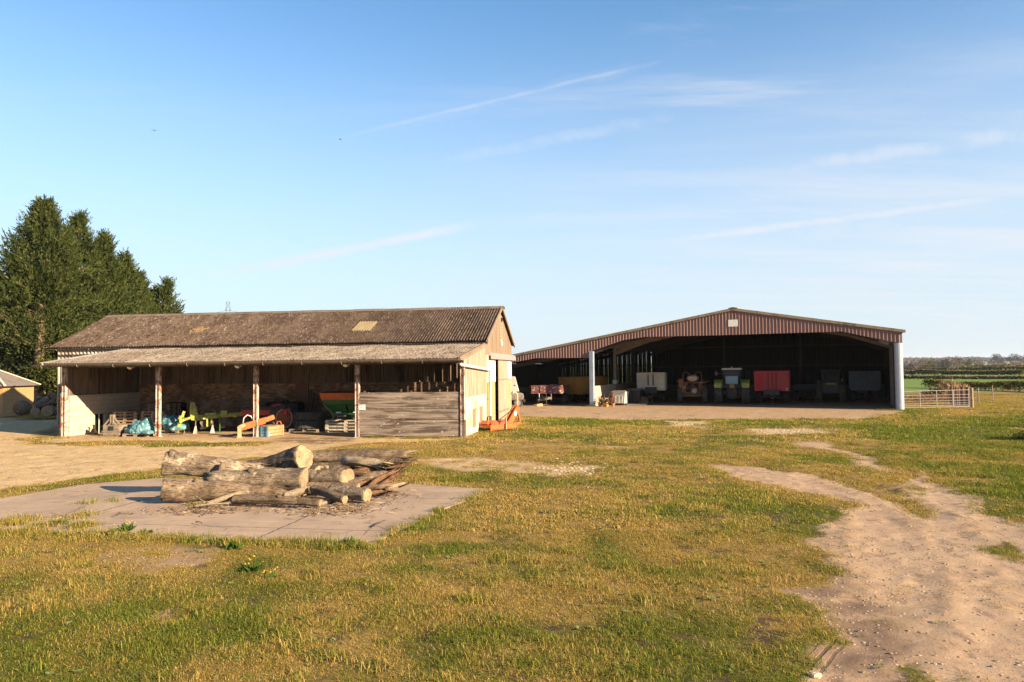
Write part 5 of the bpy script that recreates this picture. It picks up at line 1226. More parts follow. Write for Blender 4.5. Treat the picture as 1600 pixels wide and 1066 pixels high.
def log(label, a, b, ra, rb, m, seed, lump=.10, cut=(True, True), torn=(False, False), bend=.0, stubs=(), flare=0.0, group='felled logs piled on the slab', name='felled_log', seg=18, oval=1.0):
    seg = int(seg * 1.7)
    a = Vector(a); b = Vector(b); d = (b - a); L = d.length; d.normalize(); u = d.cross(Vector((0, 0, 1))).normalized(); w = u.cross(d).normalized(); n = max(8, int(L / .055)); V = []; UV = []
    off = seed * 7.31
    for i in range(n + 1):
        t = i / n; c = a.lerp(b, t) + w * (bend * math.sin(math.pi * t)) + u * (bend * .6 * math.sin(2.2 * math.pi * t + seed)); r = ra + (rb - ra) * t
        if flare: r += flare * max(0, t - .72) ** 1.5 * 3
        for k in range(seg):
            th = 6.28318 * k / seg; q = Vector((math.cos(th), math.sin(th), 0))
            f = 1 + lump * 1.7 * mnoise.noise(Vector((q.x * .9 + off, q.y * .9, t * L * 1.1))) + lump * .8 * mnoise.noise(Vector((q.x * 2.4, q.y * 2.4 + off, t * L * 3.0))) + lump * .45 * mnoise.noise(Vector((q.x * 6, q.y * 6 + off, t * L * 5))) - .085 * abs(mnoise.noise(Vector((q.x * 9, q.y * 9 + off, t * L * 2.2)))) - .05 * abs(mnoise.noise(Vector((q.x * 15, q.y * 15 + off, t * L * 9))))
            e = 0.0
            if torn[0] and i == 0: e = -.25 * abs(mnoise.noise(Vector((q.x * 3, q.y * 3, off)))) * 2
            if torn[1] and i == n: e = .30 * mnoise.noise(Vector((q.x * 3.3, q.y * 3.3, off))) * 2
            V.append(c + (u * q.x * oval + w * q.y) * (r * f) + d * e); UV.append((t * L, k / seg * 3))
    mb = MB(); F = [(i * seg + k, i * seg + (k + 1) % seg, (i + 1) * seg + (k + 1) % seg, (i + 1) * seg + k) for i in range(n) for k in range(seg)]
    F += [tuple(range(seg - 1, -1, -1)), tuple(n * seg + k for k in range(seg))]
    o0 = a.copy(); mb.add([v - o0 for v in V], F)
    for (t, ang, l, r) in stubs:
        c = a.lerp(b, t) - o0; q = (u * math.cos(ang) + w * math.sin(ang)); rr = ra + (rb - ra) * t; mb.tube([c + q * rr * .5, c + q * (rr + l * .6) + d * l * .2, c + q * (rr + l) + d * l * .35], [r * 1.3, r, r * .85], 9)
    ob = mb.build(name, m, None, smooth=True, loc=o0); tag(ob, label, 'log', group)
    uvl = ob.data.uv_layers.new(name='UVMap'); vi = np.zeros(len(ob.data.loops), np.int32); ob.data.loops.foreach_get('vertex_index', vi); uva = np.zeros((len(ob.data.vertices), 2), np.float32); uva[:len(UV)] = UV; uvl.data.foreach_set('uv', uva[vi].ravel())
    for e, (flag, tn) in enumerate(zip(cut, torn)):
        if not flag: continue
        base = 0 if e == 0 else n * seg; c = (a if e == 0 else b) - o0; ring = [V[base + k] - o0 for k in range(seg)]; dd = -d if e == 0 else d
        f = MB(); pts = [c + dd * .016] ; R1 = [c + (p - c) * .93 + dd * (.008 + .012 * mnoise.noise(p * 7)) for p in ring]; R0 = [c + (p - c) * .96 - dd * .004 for p in ring]; R2 = [c + (p - c) * .5 + dd * (.012 + .02 * mnoise.noise(p * 5)) for p in ring]
        vs = R0 + R1 + R2 + pts; fs = [(k, (k + 1) % seg, seg + (k + 1) % seg, seg + k) for k in range(seg)] + [(seg + k, seg + (k + 1) % seg, 2 * seg + (k + 1) % seg, 2 * seg + k) for k in range(seg)] + [(2 * seg + k, 2 * seg + (k + 1) % seg, 3 * seg) for k in range(seg)]
        f.add(vs, fs if e else [tuple(reversed(q)) for q in fs]); f.build('cut_face', M_CUT, ob, smooth=False)
    return ob
P_ = PD
log('thick grey log with the big pale sawn face, lying in the middle of the pile', P_(338, 751, 17.45), P_(477, 751, 17.45), .24, .285, M_LOG, 1, .16, (False, True), (True, False), .02, stubs=((.03, 1.9, .16, .075), (.06, 3.6, .30, .085), (.4, 1.2, .05, .08)), flare=.10, seg=24)
log('long dark log under the thick grey one, its blunt end to the left', P_(254, 766, 16.75), P_(470, 771, 17.5), .235, .15, M_LOGD, 2, .17, (False, False), bend=.03, stubs=((.24, 1.7, .05, .11),), seg=20)
log('knobbly log sticking out over the slab at the back left of the pile', P_(257, 724, 17.7), P_(415, 739, 18.15), .265, .22, M_LOG, 3, .17, (False, False), (False, True), .02, stubs=((.07, 1.4, .05, .11), (.13, 1.1, .02, .10)), seg=20)
log('topmost log of the pile, dark, with a tall pale sawn face', P_(384, 734, 19.1), P_(475, 716, 18.2), .20, .265, M_LOGD, 4, .15, (False, True), (True, False), .0, flare=.12, seg=22)
log('dark bearer log in the shade under the knobbly one', P_(318, 757, 17.9), P_(400, 756, 18.4), .20, .19, M_LOGD, 28, .10)
log('hidden bearer log below the topmost one', P_(392, 742, 19.2), P_(500, 742, 18.6), .24, .24, M_LOGD, 5, .08)
log('medium straight log with a round sawn end right of the big face', P_(470, 745, 18.3), P_(539, 746, 17.8), .185, .185, M_LOG, 6, .11, (False, True), seg=18)
log('short sawn log stub leaning on the medium straight log', P_(530, 742, 18.25), P_(546, 744, 18.1), .175, .18, M_LOG, 7, .06, (False, True))
log('dark log in the shadow under the medium straight one', P_(470, 763, 17.6), P_(560, 764, 17.5), .15, .14, M_LOGD, 8, .09)
log('small round log at the right front, sawn end facing right', P_(517, 767, 17.0), P_(574, 774, 16.45), .135, .15, M_LOG, 9, .11, (True, True))
log('thin crooked log lying before the small round one', P_(489, 765, 16.9), P_(538, 781, 16.15), .10, .09, M_LOGD, 10, .14, (True, True), bend=.03)
log('long thin log at the very front of the pile', P_(364, 781, 16.35), P_(500, 786, 15.85), .105, .075, M_LOGD, 11, .19, (False, True), bend=.04, stubs=((.55, 1.1, .08, .05),))
log('pale barkless pole slanting up at the front left', P_(324, 788, 16.15), P_(388, 768, 16.7), .045, .055, M_LOGP, 12, .12, (False, False), bend=.02)
log('thin white stick lying on the slab at the front left', P_(303, 791, 15.9), P_(358, 787, 15.95), .025, .02, M_LOGP, 13, .1, (False, False), bend=.015, seg=8)
log('short white stick propped under the long dark log', P_(305, 775, 16.4), P_(320, 786, 16.2), .02, .02, M_LOGP, 14, .1, (False, False), seg=8)
log('short pale piece wedged below the big sawn face', P_(444, 775, 16.9), P_(481, 765, 17.0), .075, .085, M_LOGP, 15, .12, (True, False))
log('long bark covered log along the back right with a torn end', P_(486, 717, 20.6), P_(634, 712, 20.3), .20, .17, M_LOGD, 16, .16, (False, False), (False, True), .03, seg=18)
log('lower back right log under the torn one', P_(490, 737, 20.3), P_(615, 733, 19.8), .24, .20, M_LOGD, 17, .13, (False, False), (False, True), .02)
log('pale torn log resting on top at the right', P_(546, 720, 19.2), P_(602, 729, 18.7), .13, .11, M_LOGP, 18, .20, (False, False), (True, True), .04)
log('thin branch lying across behind the medium log', P_(484, 733, 18.7), P_(512, 730, 18.6), .05, .04, M_LOGP, 19, .1)
rs_ = random.Random(5)
for i, (x0, y0, x1, y1, D0, D1, r, lab) in enumerate([
    (548, 742, 606, 735, 19.0, 18.9, .10, 'uppermost reddish slab in the brash at the right'), (560, 752, 612, 742, 18.5, 18.6, .12, 'reddish torn branch slanting up to the right in the brash'), (552, 760, 590, 752, 18.2, 18.2, .11, 'dark twisted piece low in the brash'),
    (572, 767, 617, 737, 17.8, 18.4, .085, 'steep splintered branch at the right end of the brash'), (560, 770, 600, 760, 17.6, 17.7, .08, 'reddish slab on the ground in front of the brash'), (586, 770, 612, 750, 17.7, 18.0, .075, 'short steep splinter at the lower right of the brash'),
    (596, 742, 632, 728, 19.4, 19.3, .08, 'grey splintered limb poking out behind the brash'), (560, 731, 626, 722, 19.5, 19.6, .10, 'long split limb along the top back of the brash'), (566, 776, 606, 770, 17.1, 17.3, .05, 'thin reddish strip in front of the brash'),
    (576, 742, 598, 724, 18.9, 19.1, .05, 'short upright splinter in the middle of the brash'), (545, 757, 600, 745, 18.0, 18.3, .07, 'dark limb crossing the brash from the small round log'),
    (556, 735, 590, 742, 19.2, 18.9, .07, 'small branch crossing the top of the brash'), (590, 757, 620, 735, 18.5, 18.8, .07, 'outermost raking splinter of the brash'), (566, 745, 600, 765, 18.4, 17.9, .06, 'thin branch slanting down through the brash')]):
    log(lab, P_(x0, y0, D0), P_(x1, y1, D1), r, r * .75, (M_RED, M_LOGD, M_RED)[i % 3], 30 + i, .26, (False, False), (True, True), .05, seg=11, name='torn_branch', group='brash at the right of the log pile')
for i, (x, y, w_) in enumerate([(612, 761, .09), (505, 787, .06), (512, 785, .05)]):
    p = G(x, y, .05); log(('pale chunk beside the brash', 'left one of two small white offcuts before the thin crooked log', 'right one of two small white offcuts before the thin crooked log')[i], p, p + Vector((.16, .05, .04)), w_, w_ * .7, M_LOGP, 50 + i, .3, (False, False), (True, True), seg=9, name='wood_offcut', group='white offcuts on the slab')
for i, (x0, y0, x1, y1) in enumerate([(586, 822, 603, 813), (306, 816, 316, 818), (448, 797, 457, 799)]):
    log(('dark stick on the bare slab to the right of the logs', 'dark bent twig on the slab in front of the logs', 'little dark twig close to the front log')[i], G(x0, y0, .055), G(x1, y1, .055), .014, .008, M_LOGD, 55 + i, .2, (False, False), seg=6, bend=.02, name='twig', group='twigs on the slab')
def wp(px, py, D): return PD(px, py, D - 2.3)
for i in range(26):
    rs_.seed(200 + i); x = rs_.choice([rs_.uniform(300, 420), rs_.uniform(470, 560), rs_.uniform(550, 620)]); y = rs_.uniform(776, 802) if x < 470 else rs_.uniform(760, 800); p = G(x, y, .05); an = rs_.uniform(0, 3.14); l = rs_.uniform(.10, .34); q = p + Vector((math.cos(an) * l, math.sin(an) * l, rs_.uniform(0, .09)))
    log('small broken twigs and bark strips strewn round the felled logs', p, q, rs_.uniform(.008, .018), .006, (M_LOGD, M_RED, M_LOGP)[i % 3], 300 + i, .2, (False, False), bend=.03, seg=4, name='twig', group='twigs strewn round the log pile')
W_ = 'cut rounds stacked beside the brick shed'
for i, (a, b, ra, rb, m, lab, cut) in enumerate([
    (wp(34, 638, 50.0), wp(38, 637, 51.6), .48, .46, M_LOGD, 'large dark round in the shade before the brick shed', (False, False)),
    (wp(55, 643.5, 49.6), wp(56, 642, 51.2), .27, .26, M_LOG, 'pale faced round at the corner of the brick shed', (True, False)),
    (wp(74, 643, 49.6), wp(76, 641, 51.4), .36, .34, M_LOGD, 'dull round next to the pale faced one', (True, False)),
    (wp(84, 644, 49.8), wp(88, 642, 51), .26, .26, M_LOGD, 'dark round half behind the long barn', (False, False)),
    (wp(55, 635, 51.2), wp(76, 622, 51.6), .17, .20, M_LOG, 'long yellowish branch rising to the right on the woodpile', (False, True)),
    (wp(60, 636, 50.6), wp(82, 629, 51), .10, .12, M_RED, 'thinner orange branch below the long yellowish one', (True, True)),
    (wp(55, 632, 52), wp(58, 621, 52), .16, .14, M_LOG, 'upright forked piece at the left of the woodpile', (False, True)),
    (wp(59, 621, 52), wp(66, 623, 52.2), .12, .12, M_LOG, 'short piece capping the forked one', (True, True)),
    (wp(79, 617, 51.8), wp(84, 622, 51.6), .22, .20, M_RED, 'orange piece at the top of the woodpile by the barn', (True, True)),
    (wp(78, 630, 51.4), wp(84, 627, 51.4), .18, .18, M_LOGD, 'dark piece in the middle of the woodpile', (True, False)),
    (wp(66, 637, 51.6), wp(74, 634, 52.2), .30, .3, M_LOGD, 'thick dark piece buried in the woodpile', (False, False))]):
    log(lab, a, b, ra, rb, m, 70 + i, .10, cut, seg=12, name='cut_round', group=W_)

# ------------------------------------------------------------------ what stands in the lean-to
def wheel(parent, c, r, w, axis, mt, mr, lugs=0, rim=.56, name='wheel', dish=.05, ang=.5):
    """tyre with tread bars, and its rim as a sub-part"""
    c = Vector(c); ax = Vector(axis).normalized(); h = w / 2; u = Vector((0, 0, 1)) if abs(ax.z) < .9 else Vector((1, 0, 0)); a = ax.cross(u).normalized(); b = ax.cross(a)
    t = MB(); ri = r * rim
    t.lathe([(ri, -h * .8), (r * .86, -h), (r * .95, -h * .86), (r * .97, 0), (r * .95, h * .86), (r * .86, h), (ri, h * .8)], c, ax, 30, closed=True)
    if lugs:
        for k in range(lugs):
            for sg in (-1, 1):
                t0 = 6.28318 * (k + (.5 if sg > 0 else 0)) / lugs; t1 = t0 + ang * 6.28318 / lugs * 1.6
                p = c + (a * math.cos(t1) + b * math.sin(t1)) * r * .965; q = c + (a * math.cos(t0) + b * math.sin(t0)) * r * .955 + ax * (sg * h * .95)
                t.bar(p, q, .055 * r * 1.2, .07 * r, (p - c).normalized())
    o = t.build(name, mt, parent)
    m = MB(); m.lathe([(ri * 1.02, -h * .78), (ri * 1.02, -h * .70), (ri * .86, -h * .6), (ri * .80, -dish), (ri * .35, -dish), (ri * .33, -h * .3), (ri * .33, h * .3), (ri * .35, dish), (ri * .80, dish), (ri * .86, h * .6), (ri * 1.02, h * .70), (ri * 1.02, h * .78)], c, ax, 24)
    for k in range(6):
        t0 = 6.28318 * k / 6; p = c + (a * math.cos(t0) + b * math.sin(t0)) * ri * .25
        m.tube([p - ax * h * .36, p + ax * h * .36], ri * .045, 6)
    m.build('rim', mr, o); return o
M_TYRE = mat('dusty black tyre', (0.05, 0.046, 0.042), (0.10, 0.09, 0.08), 6, rough=.9, bmp=.2, stain=(0.13, 0.10, 0.075), stain_scale=2)
M_RIMW = mat('rusty white rim', (0.45, 0.40, 0.33), (0.55, 0.50, 0.42), 6, stain=(0.30, 0.12, 0.06), rough=.6)
M_RIMR = mat('rusty red rim', (0.28, 0.09, 0.045), (0.38, 0.14, 0.07), 6, rough=.7)
M_RIMG = mat('grey rim', (0.20, 0.19, 0.18), (0.30, 0.28, 0.26), 6, rough=.6)
M_PAL = mat('grey brown pallet wood', (0.30, 0.21, 0.135), (0.42, 0.31, 0.21), 5, stretch=(2, 2, 2), stain=(0.20, 0.135, 0.085))
M_PALP = mat('pale pallet wood', (0.56, 0.47, 0.36), (0.66, 0.57, 0.45), 5, stain=(0.4, 0.31, 0.22))
M_LIME = mat('lime green paint', (0.34, 0.37, 0.055), (0.44, 0.46, 0.09), 4, rough=.55, bmp=.1, stain=(0.24, 0.20, 0.09), stain_scale=4, spot=(0.16, 0.10, 0.05), spot_lo=.56, spot_hi=.62)
M_GRN = mat('dark green paint', (0.030, 0.115, 0.035), (0.045, 0.15, 0.05), 4, rough=.45, bmp=.05)
M_ORG = mat('orange paint', (0.56, 0.12, 0.025), (0.66, 0.165, 0.035), 4, rough=.6, bmp=.1, stain=(0.36, 0.11, 0.05), stain_scale=3.5, spot=(0.20, 0.09, 0.045), spot_lo=.57, spot_hi=.63)
M_RED = mat('red machine paint', (0.42, 0.035, 0.025), (0.52, 0.06, 0.035), 4, rough=.5, bmp=.05, stain=(0.30, 0.06, 0.035))
M_STLD = mat('dark worn steel', (0.045, 0.04, 0.037), (0.085, 0.075, 0.065), 6, rough=.5, metal=.4, stain=(0.13, 0.075, 0.045))
M_STLB = mat('bright worn steel', (0.30, 0.28, 0.26), (0.42, 0.39, 0.36), 6, rough=.4, metal=.5, stain=(0.22, 0.13, 0.08))
M_GREYP = mat('grey weathered iron', (0.23, 0.18, 0.13), (0.33, 0.265, 0.20), 5, stain=(0.16, 0.105, 0.065), rough=.75)
M_BLUE = mat('faded blue paint', (0.07, 0.18, 0.27), (0.11, 0.235, 0.33), 4, rough=.6, stain=(0.20, 0.30, 0.36), spot=(0.38, 0.22, 0.12), spot_lo=.62, spot_hi=.66)

def pallet(label, loc, rz, m, group, sx=1.2, sy=1.0):
    T = thing('pallet', label, 'pallet', loc, rz, group)
    d = MB(); n = 7
    for i in range(n): x = -sx / 2 + (i + .5) * sx / n; d.box(x - sx / n * .40, x + sx / n * .40, -sy / 2, sy / 2, .122, .144)
    for y in (-sy / 2 + .05, 0, sy / 2 - .05): d.box(-sx / 2, sx / 2, y - .05, y + .05, .10, .1215)
    d.build('deck_boards', m, T)
    b = MB()
    for y in (-sy / 2 + .05, 0, sy / 2 - .05):
        b.box(-sx / 2, sx / 2, y - .05, y + .05, .0, .02)
        for x in (-sx / 2 + .07, 0, sx / 2 - .07): b.box(x - .07, x + .07, y - .048, y + .048, .0205, .0995)
    b.build('blocks', m, T); return T
_pp = {}
def pallet_stack(x, y, n, rz, lab, m, group, jit=.03, sx=1.2, sy=1.0, z0=0.0):
    key = (m.name, sx, sy)
    for k in range(n):
        a = rz + random.uniform(-.04, .04); loc = LB.p(x + random.uniform(-jit, jit), y + random.uniform(-jit, jit), z0 + k * .146)
        if key not in _pp: o = pallet('', loc, LB.rz + a, m, group, sx, sy); _pp[key] = o
        else: o = copy_tree(_pp[key])
        o.location = loc; o.rotation_euler = (0, 0, LB.rz + a); o['group'] = group
        lev = ('bottom', 'second', 'third', 'fourth', 'fifth', 'sixth', 'seventh', 'eighth', 'ninth', 'tenth')[k] if k < n - 1 else 'topmost'
        o['label'] = f'{lev} pallet from the floor {lab}'
pallet_stack(-17.15, 2.5, 7, .03, 'in the brown stack behind the iron box', M_PAL, 'brown pallets stacked in the lean-to')
pallet_stack(-16.3, 3.9, 9, .02, 'in the tallest brown stack against the brick wall', M_PAL, 'brown pallets stacked in the lean-to')
pallet_stack(-15.85, 2.75, 7, -.02, 'in the brown stack right behind the nearer blue sheet', M_PAL, 'brown pallets stacked in the lean-to')
pallet_stack(-15.1, .35, 1, .05, 'lying under the nearer blue sheet', M_PAL, 'single pallets under loads', z0=0)
pallet_stack(-14.7, 2.1, 1, -.05, 'lying under the farther blue sheet', M_PAL, 'single pallets under loads', z0=0)
pallet_stack(-8.25, 3.2, 1, .02, 'lying under the two big tyres', M_PAL, 'single pallets under loads', sx=1.5, sy=1.3)
pallet_stack(-6.1, 2.9, 4, .0, 'in the pale stack under the seed spreader', M_PALP, 'pale pallets under the spreader', sx=2.0, sy=1.1, jit=.02)
for o_, lb_ in zip([o for o in COL.objects if o.get('group') == 'single pallets under loads'], ('lone pallet under the nearer crumpled blue sheet', 'lone pallet under the farther crumpled blue sheet', 'lone wide pallet under the two big tyres')): o_['label'] = lb_

def lbt(name, label, cat, x, y, rz=0, z=0, group=None): return thing(name, label, cat, LB.p(x, y, z), LB.rz + rz, group)
def items_left():
    # iron box with an A-frame
    T = lbt('linkage_box', 'grey iron box with an A shaped hitch frame on top', 'implement', -16.5, .45, .02)
    b = MB(); b.box(-.42, .42, -.28, .28, .02, .50); b.box(-.46, .46, -.31, .31, .20, .25); b.box(-.40, .40, -.30, -.281, .30, .46); bevel(b.build('box', M_GREYP, T), .015)
    f = MB(); f.bar((-.40, -.2, .50), (-.06, -.2, .86), .05, .07); f.bar((.40, -.2, .50), (.06, -.2, .86), .05, .07); f.box(-.09, -.04, -.26, -.12, .62, .98); f.box(.04, .09, -.26, -.12, .62, .98); f.bar((-.2, -.2, .50), (0, -.2, .66), .04, .05); f.bar((.2, -.2, .50), (0, -.2, .66), .04, .05); f.build('hitch_frame', M_GREYP, T)
    f = MB(); f.tube([(-.56, -.2, .23), (.56, -.2, .23)], .02, 8); f.build('hitch_pin', M_STLD, T)
    f = MB(); f.box(-.13, .13, -.32, -.311, .26, .46); f.build('dark_panel', M_STLD, T)
    # axle stand
    T = lbt('axle_stand', 'small dark metal stand at the foot of the sunlit block wall', 'stand', -18.15, 1.2)
    s = MB(); s.loft([[(-.16, -.12, 0), (.16, -.12, 0), (.16, .12, 0), (-.16, .12, 0)], [(-.05, -.05, .26), (.05, -.05, .26), (.05, .05, .26), (-.05, .05, .26)]]); s.box(-.03, .03, -.03, .03, .26, .42); s.box(-.08, .08, -.04, .04, .42, .45); s.build('stand_body', M_STLD, T)
    # crumpled blue sheets over loads
    mt, nt, b, out = new_mat('blue green plastic sheet'); co = coords(nt); n = noise(nt, co, 2.6, 5, .6, .6)
    c = mixc(nt, mrange(nt, n, .35, .65), (0.055, 0.19, 0.23), (0.15, 0.33, 0.36)); c = mixc(nt, mrange(nt, noise(nt, co, 5, 4, .6, .8), .60, .68), c, (0.50, 0.58, 0.56)); nt.links.new(alb(nt, c), b.inputs['Base Color']); b.inputs['Roughness'].default_value = .32; b.inputs['Specular IOR Level'].default_value = .6
    def sheet(label, x, y, blobs, seed, z=0.15, drape=None):
        T = lbt('plastic_sheet', label, 'sheet', x, y, 0, z, 'crumpled blue sheets in the lean-to'); nu, nv = 110, 48; V = []
        for j in range(nv + 1):
            for i in range(nu):
                th = 6.28318 * i / nu; ph = (math.pi / 2) * (j / nv) ** .8
                d = Vector((math.cos(th) * math.cos(ph), math.sin(th) * math.cos(ph), math.sin(ph))); best = 0
                for (bx, by, bz, rx, ry, rz_) in blobs:
                    # ray from the origin to the lump's surface
                    o = Vector((-bx / rx, -by / ry, -bz / rz_)); e = Vector((d.x / rx, d.y / ry, d.z / rz_)); A = e.dot(e); B = o.dot(e); Cc = o.dot(o) - 1; D = B * B - A * Cc
                    if D > 0: best = max(best, (-B + math.sqrt(D)) / A)
                p = d * best; q = p * 2.2 + Vector((seed, 0, 0)); k = .17 * (abs(mnoise.noise(q)) * 2 - .6) + .10 * (abs(mnoise.noise(q * 2.3)) * 2 - .6) + .05 * (abs(mnoise.noise(q * 5)) * 2 - .5) + .02 * mnoise.noise(q * 12)
                p = p * (1 + k) if j < nv else p
                V.append((p.x, p.y, max(p.z, 0.0) if j else max(p.z, -z + .02)))
        F = [(j * nu + i, j * nu + (i + 1) % nu, (j + 1) * nu + (i + 1) % nu, (j + 1) * nu + i) for j in range(nv) for i in range(nu)] + [tuple(range(nu - 1, -1, -1))]
        mb = MB(); mb.add(V, F); mb.build('crumpled_sheet', mt, T, smooth=True)
        return T
    T = sheet('nearer crumpled blue green sheet spilling forward beside the post', -15.05, .25, [(0, 0, .1, .62, .48, .48), (.30, -.05, .22, .32, .36, .46), (.58, -.35, -.10, .32, .3, .3), (-.4, .1, .1, .38, .35, .28)], 3)
    T = sheet('farther crumpled blue green sheet just right of the post', -14.65, 2.1, [(0, 0, .15, .52, .45, .52), (.32, .05, .1, .42, .4, .40), (-.3, 0, .3, .3, .35, .36)], 8)
    b_ = lbt('timber_block', 'short dark timber block on the floor before the plough', 'timber', -13.8, 1.0, .2); k = MB(); k.box(-.30, .30, -.06, .06, 0, .08); k.build('block', M_DARKW, b_)
    # reversible plough, its beam running away to the right
    T = lbt('plough', 'lime green reversible plough with dark mouldboards raised above its beam', 'plough', -13.5, 1.9, 0.62)
    d = MB(); d.prism([(-.10, .62), (.32, .58), (.20, .95), (.06, 1.45), (-.12, 1.48), (-.16, 1.0)], (0, -.14, 0), (1, 0, 0), (0, 0, 1), (0, .05, 0)); d.prism([(-.10, .62), (.32, .58), (.20, .95), (.06, 1.45), (-.12, 1.48), (-.16, 1.0)], (0, .10, 0), (1, 0, 0), (0, 0, 1), (0, .05, 0)); d.box(-.12, .05, -.09, .10, 1.30, 1.36); d.box(-.1, .2, -.09, .10, .66, .8); bevel(d.build('headstock', M_LIME, T), .012)
    d = MB(); d.bar((.1, 0, .74), (4.1, 0, .92), .20, .20); d.bar((.3, -.28, .70), (1.4, -.10, .80), .12, .14); d.obox((.75, -.05, .86), (.5, .30, .16), (0, -.05, 0)); d.obox((1.35, 0, .92), (.3, .34, .22)); d.box(.55, .63, -.32, -.2, .30, .72); d.box(.75, .83, -.32, -.2, .32, .74); d.obox((1.75, -.05, .80), (.34, .4, .16), (0, .3, 0)); bevel(d.build('beam', M_LIME, T), .012)
    d = MB(); d.bar((-.55, -.45, .62), (-.55, .45, .62), .08, .12); d.bar((-.55, -.4, .62), (-.1, -.1, .75), .07, .1); d.bar((-.55, .4, .62), (-.1, .1, .75), .07, .1); d.obox((-.58, -.45, .70), (.1, .1, .34)); d.obox((-.58, .45, .70), (.1, .1, .34)); d.obox((-.45, -.2, .92), (.12, .1, .3), (0, .3, 0)); d.obox((-.62, -.38, .45), (.14, .06, .22)); d.build('cross_shaft', M_LIME, T)
    d = MB(); d.tube([(1.15, -.30, .02), (1.15, -.30, .80)], .032, 8); d.box(1.05, 1.25, -.38, -.22, 0, .025); d.build('support_leg', M_GRN, T)
    def body(x, top, name):
        d = MB(); sg = 1 if top else -1; z0 = .88 + x * .02
        d.bar((x, 0, z0), (x + .12, 0, z0 + sg * .45), .05, .12)
        n = 7; rows = []
        for i in range(n + 1):
            t = i / n; row = []
            for j in range(6):
                s = j / 5; row.append((x + .05 + .50 * t - .12 * s, -.10 - .34 * t * t + .22 * s * t, z0 + sg * (.66 - .48 * s * (.55 + .45 * math.sin(math.pi * min(1, t * 1.1))) - .06 * t)))
            rows.append(row)
        V = [p for r in rows for p in r]; F = [(i * 6 + j, (i + 1) * 6 + j, (i + 1) * 6 + j + 1, i * 6 + j + 1) for i in range(n) for j in range(5)]
        d.add(V, F); d.add([(a, b + .02, c) for a, b, c in V], [tuple(reversed(f)) for f in F]); d.bar((x - .05, -.08, z0 + sg * .68), (x + .22, -.2, z0 + sg * .62), .04, .10)
        return d.build(name, M_STLD, T)
    for k in range(5): body(.35 + k * .85, True, 'mouldboard'); body(.35 + k * .85, False, 'lower_mouldboard')
    d = MB(); 
    for k in range(2): d.loft([[(-.05 + k * .75, -.5, 0), (.16 + k * .75, -.5, 0), (.16 + k * .75, -.42, 0), (-.05 + k * .75, -.42, 0)], [(.05 + k * .75, -.46, .38), (.10 + k * .75, -.46, .38), (.10 + k * .75, -.43, .38), (.05 + k * .75, -.43, .38)]]); d.bar((.07 + k * .75, -.45, .36), (.12 + k * .75, -.1, .7), .04, .08)
    d.build('skimmer', M_STLB, T)
    w = MB(); hp = [(-.1, .2, 1.2), (-.3, .25, 1.45), (-.5, .2, 1.2), (-.55, .15, .8)]; w.tube(hp, .018, 6); w.tube([(.1, -.18, 1.0), (.5, -.25, 1.15), (.9, -.15, .95)], .016, 6); w.build('hydraulic_hose', M_BLACK, T)
    # orange draw-frame and red machine behind it
    T = lbt('orange_drawbar', 'sunlit orange machine arm with its foot by the third post', 'implement', -10.05, -.30, .50)
    a = MB(); a.prism([(.15, .30), (1.15, .58), (1.15, .86), (.55, .70), (.10, .58)], (0, -.13, 0), (1, 0, 0), (0, 0, 1), (0, .26, 0)); a.bar((1.1, 0, .72), (1.5, .1, .86), .24, .2); bevel(a.build('arm', M_ORG, T), .015)
    a = MB(); a.box(-.02, .14, -.15, -.07, 0.0, .50); a.box(-.02, .14, .07, .15, 0.0, .50); a.bar((.05, -.11, .46), (.3, -.11, .56), .08, .14); a.bar((.05, .11, .46), (.3, .11, .56), .08, .14); a.box(-.06, .18, -.17, .17, 0, .03); a.build('foot', mat('sun bleached orange paint', (0.66, 0.27, 0.14), (0.72, 0.36, 0.20), 5, stain=(0.55, .35, .22)), T)
    a = MB(); a.tube([(.20, -.05, .62), (.24, -.06, .86), (.38, -.05, .98), (.54, -.04, .92), (.62, 0, .72)], .022, 8); a.build('hose_loop', M_PIPE, T, smooth=True)
    a = MB(); a.tube([(.75, -.16, .05), (.80, -.16, .66)], .03, 8); a.box(.68, .86, -.24, -.08, 0, .03); a.build('prop', M_STLB, T)
    T = lbt('red_cultivator', 'red machine frame in the shade behind the orange arm', 'implement', -10.3, 2.6, .12)
    a = MB(); a.box(-1.0, 1.15, -.10, .10, .80, 1.06); a.box(-.9, 1.2, .5, .65, .85, 1.0); a.bar((-.8, 0, .95), (-.8, .6, .95), .1, .12); a.bar((.9, 0, .95), (.9, .6, .95), .1, .12); a.prism([(.4, 1.0), (1.2, .9), (1.25, 1.12), (.7, 1.35), (.35, 1.28)], (0, .1, 0), (1, 0, 0), (0, 0, 1), (0, .15, 0)); bevel(a.build('frame', M_RED, T), .01)
    a = MB(); 
    a.box(-.95, 1.1, -.16, .20, 1.065, 1.20); a.build('black_cover', M_BLACK, T)
    for k in range(6):
        a = MB(); x = -.8 + k * .36; a.tube([(x, .05, .82), (x + .05, .1, .5), (x - .05, -.05, .2), (x + .02, -.16, .02)], [.03, .03, .025, .02], 6); a.build('tine', M_STLD, T)
    # loose wheel leaning by the machine
    T = lbt('trailer_wheel', 'upright trailer wheel with a rusty rim beside the red machine', 'wheel', -9.45, 2.75, 0, .64)
    wheel(T, (0, 0, 0), .64, .40, (.84, -.54, .03), M_TYRE, M_RIMR, 0, .66, 'tyre', .06)
    a = MB(); ax = Vector((.84, -.54, .03)).normalized(); a.lathe([(.46, .17), (.475, .215), (.43, .22), (.42, .17)], (0, 0, 0), ax, 28, closed=True); a.build('rim_flange', M_RIMW, T)
    T = lbt('black_tank', 'low black plastic tank against the brick wall', 'tank', -9.9, 4.3)
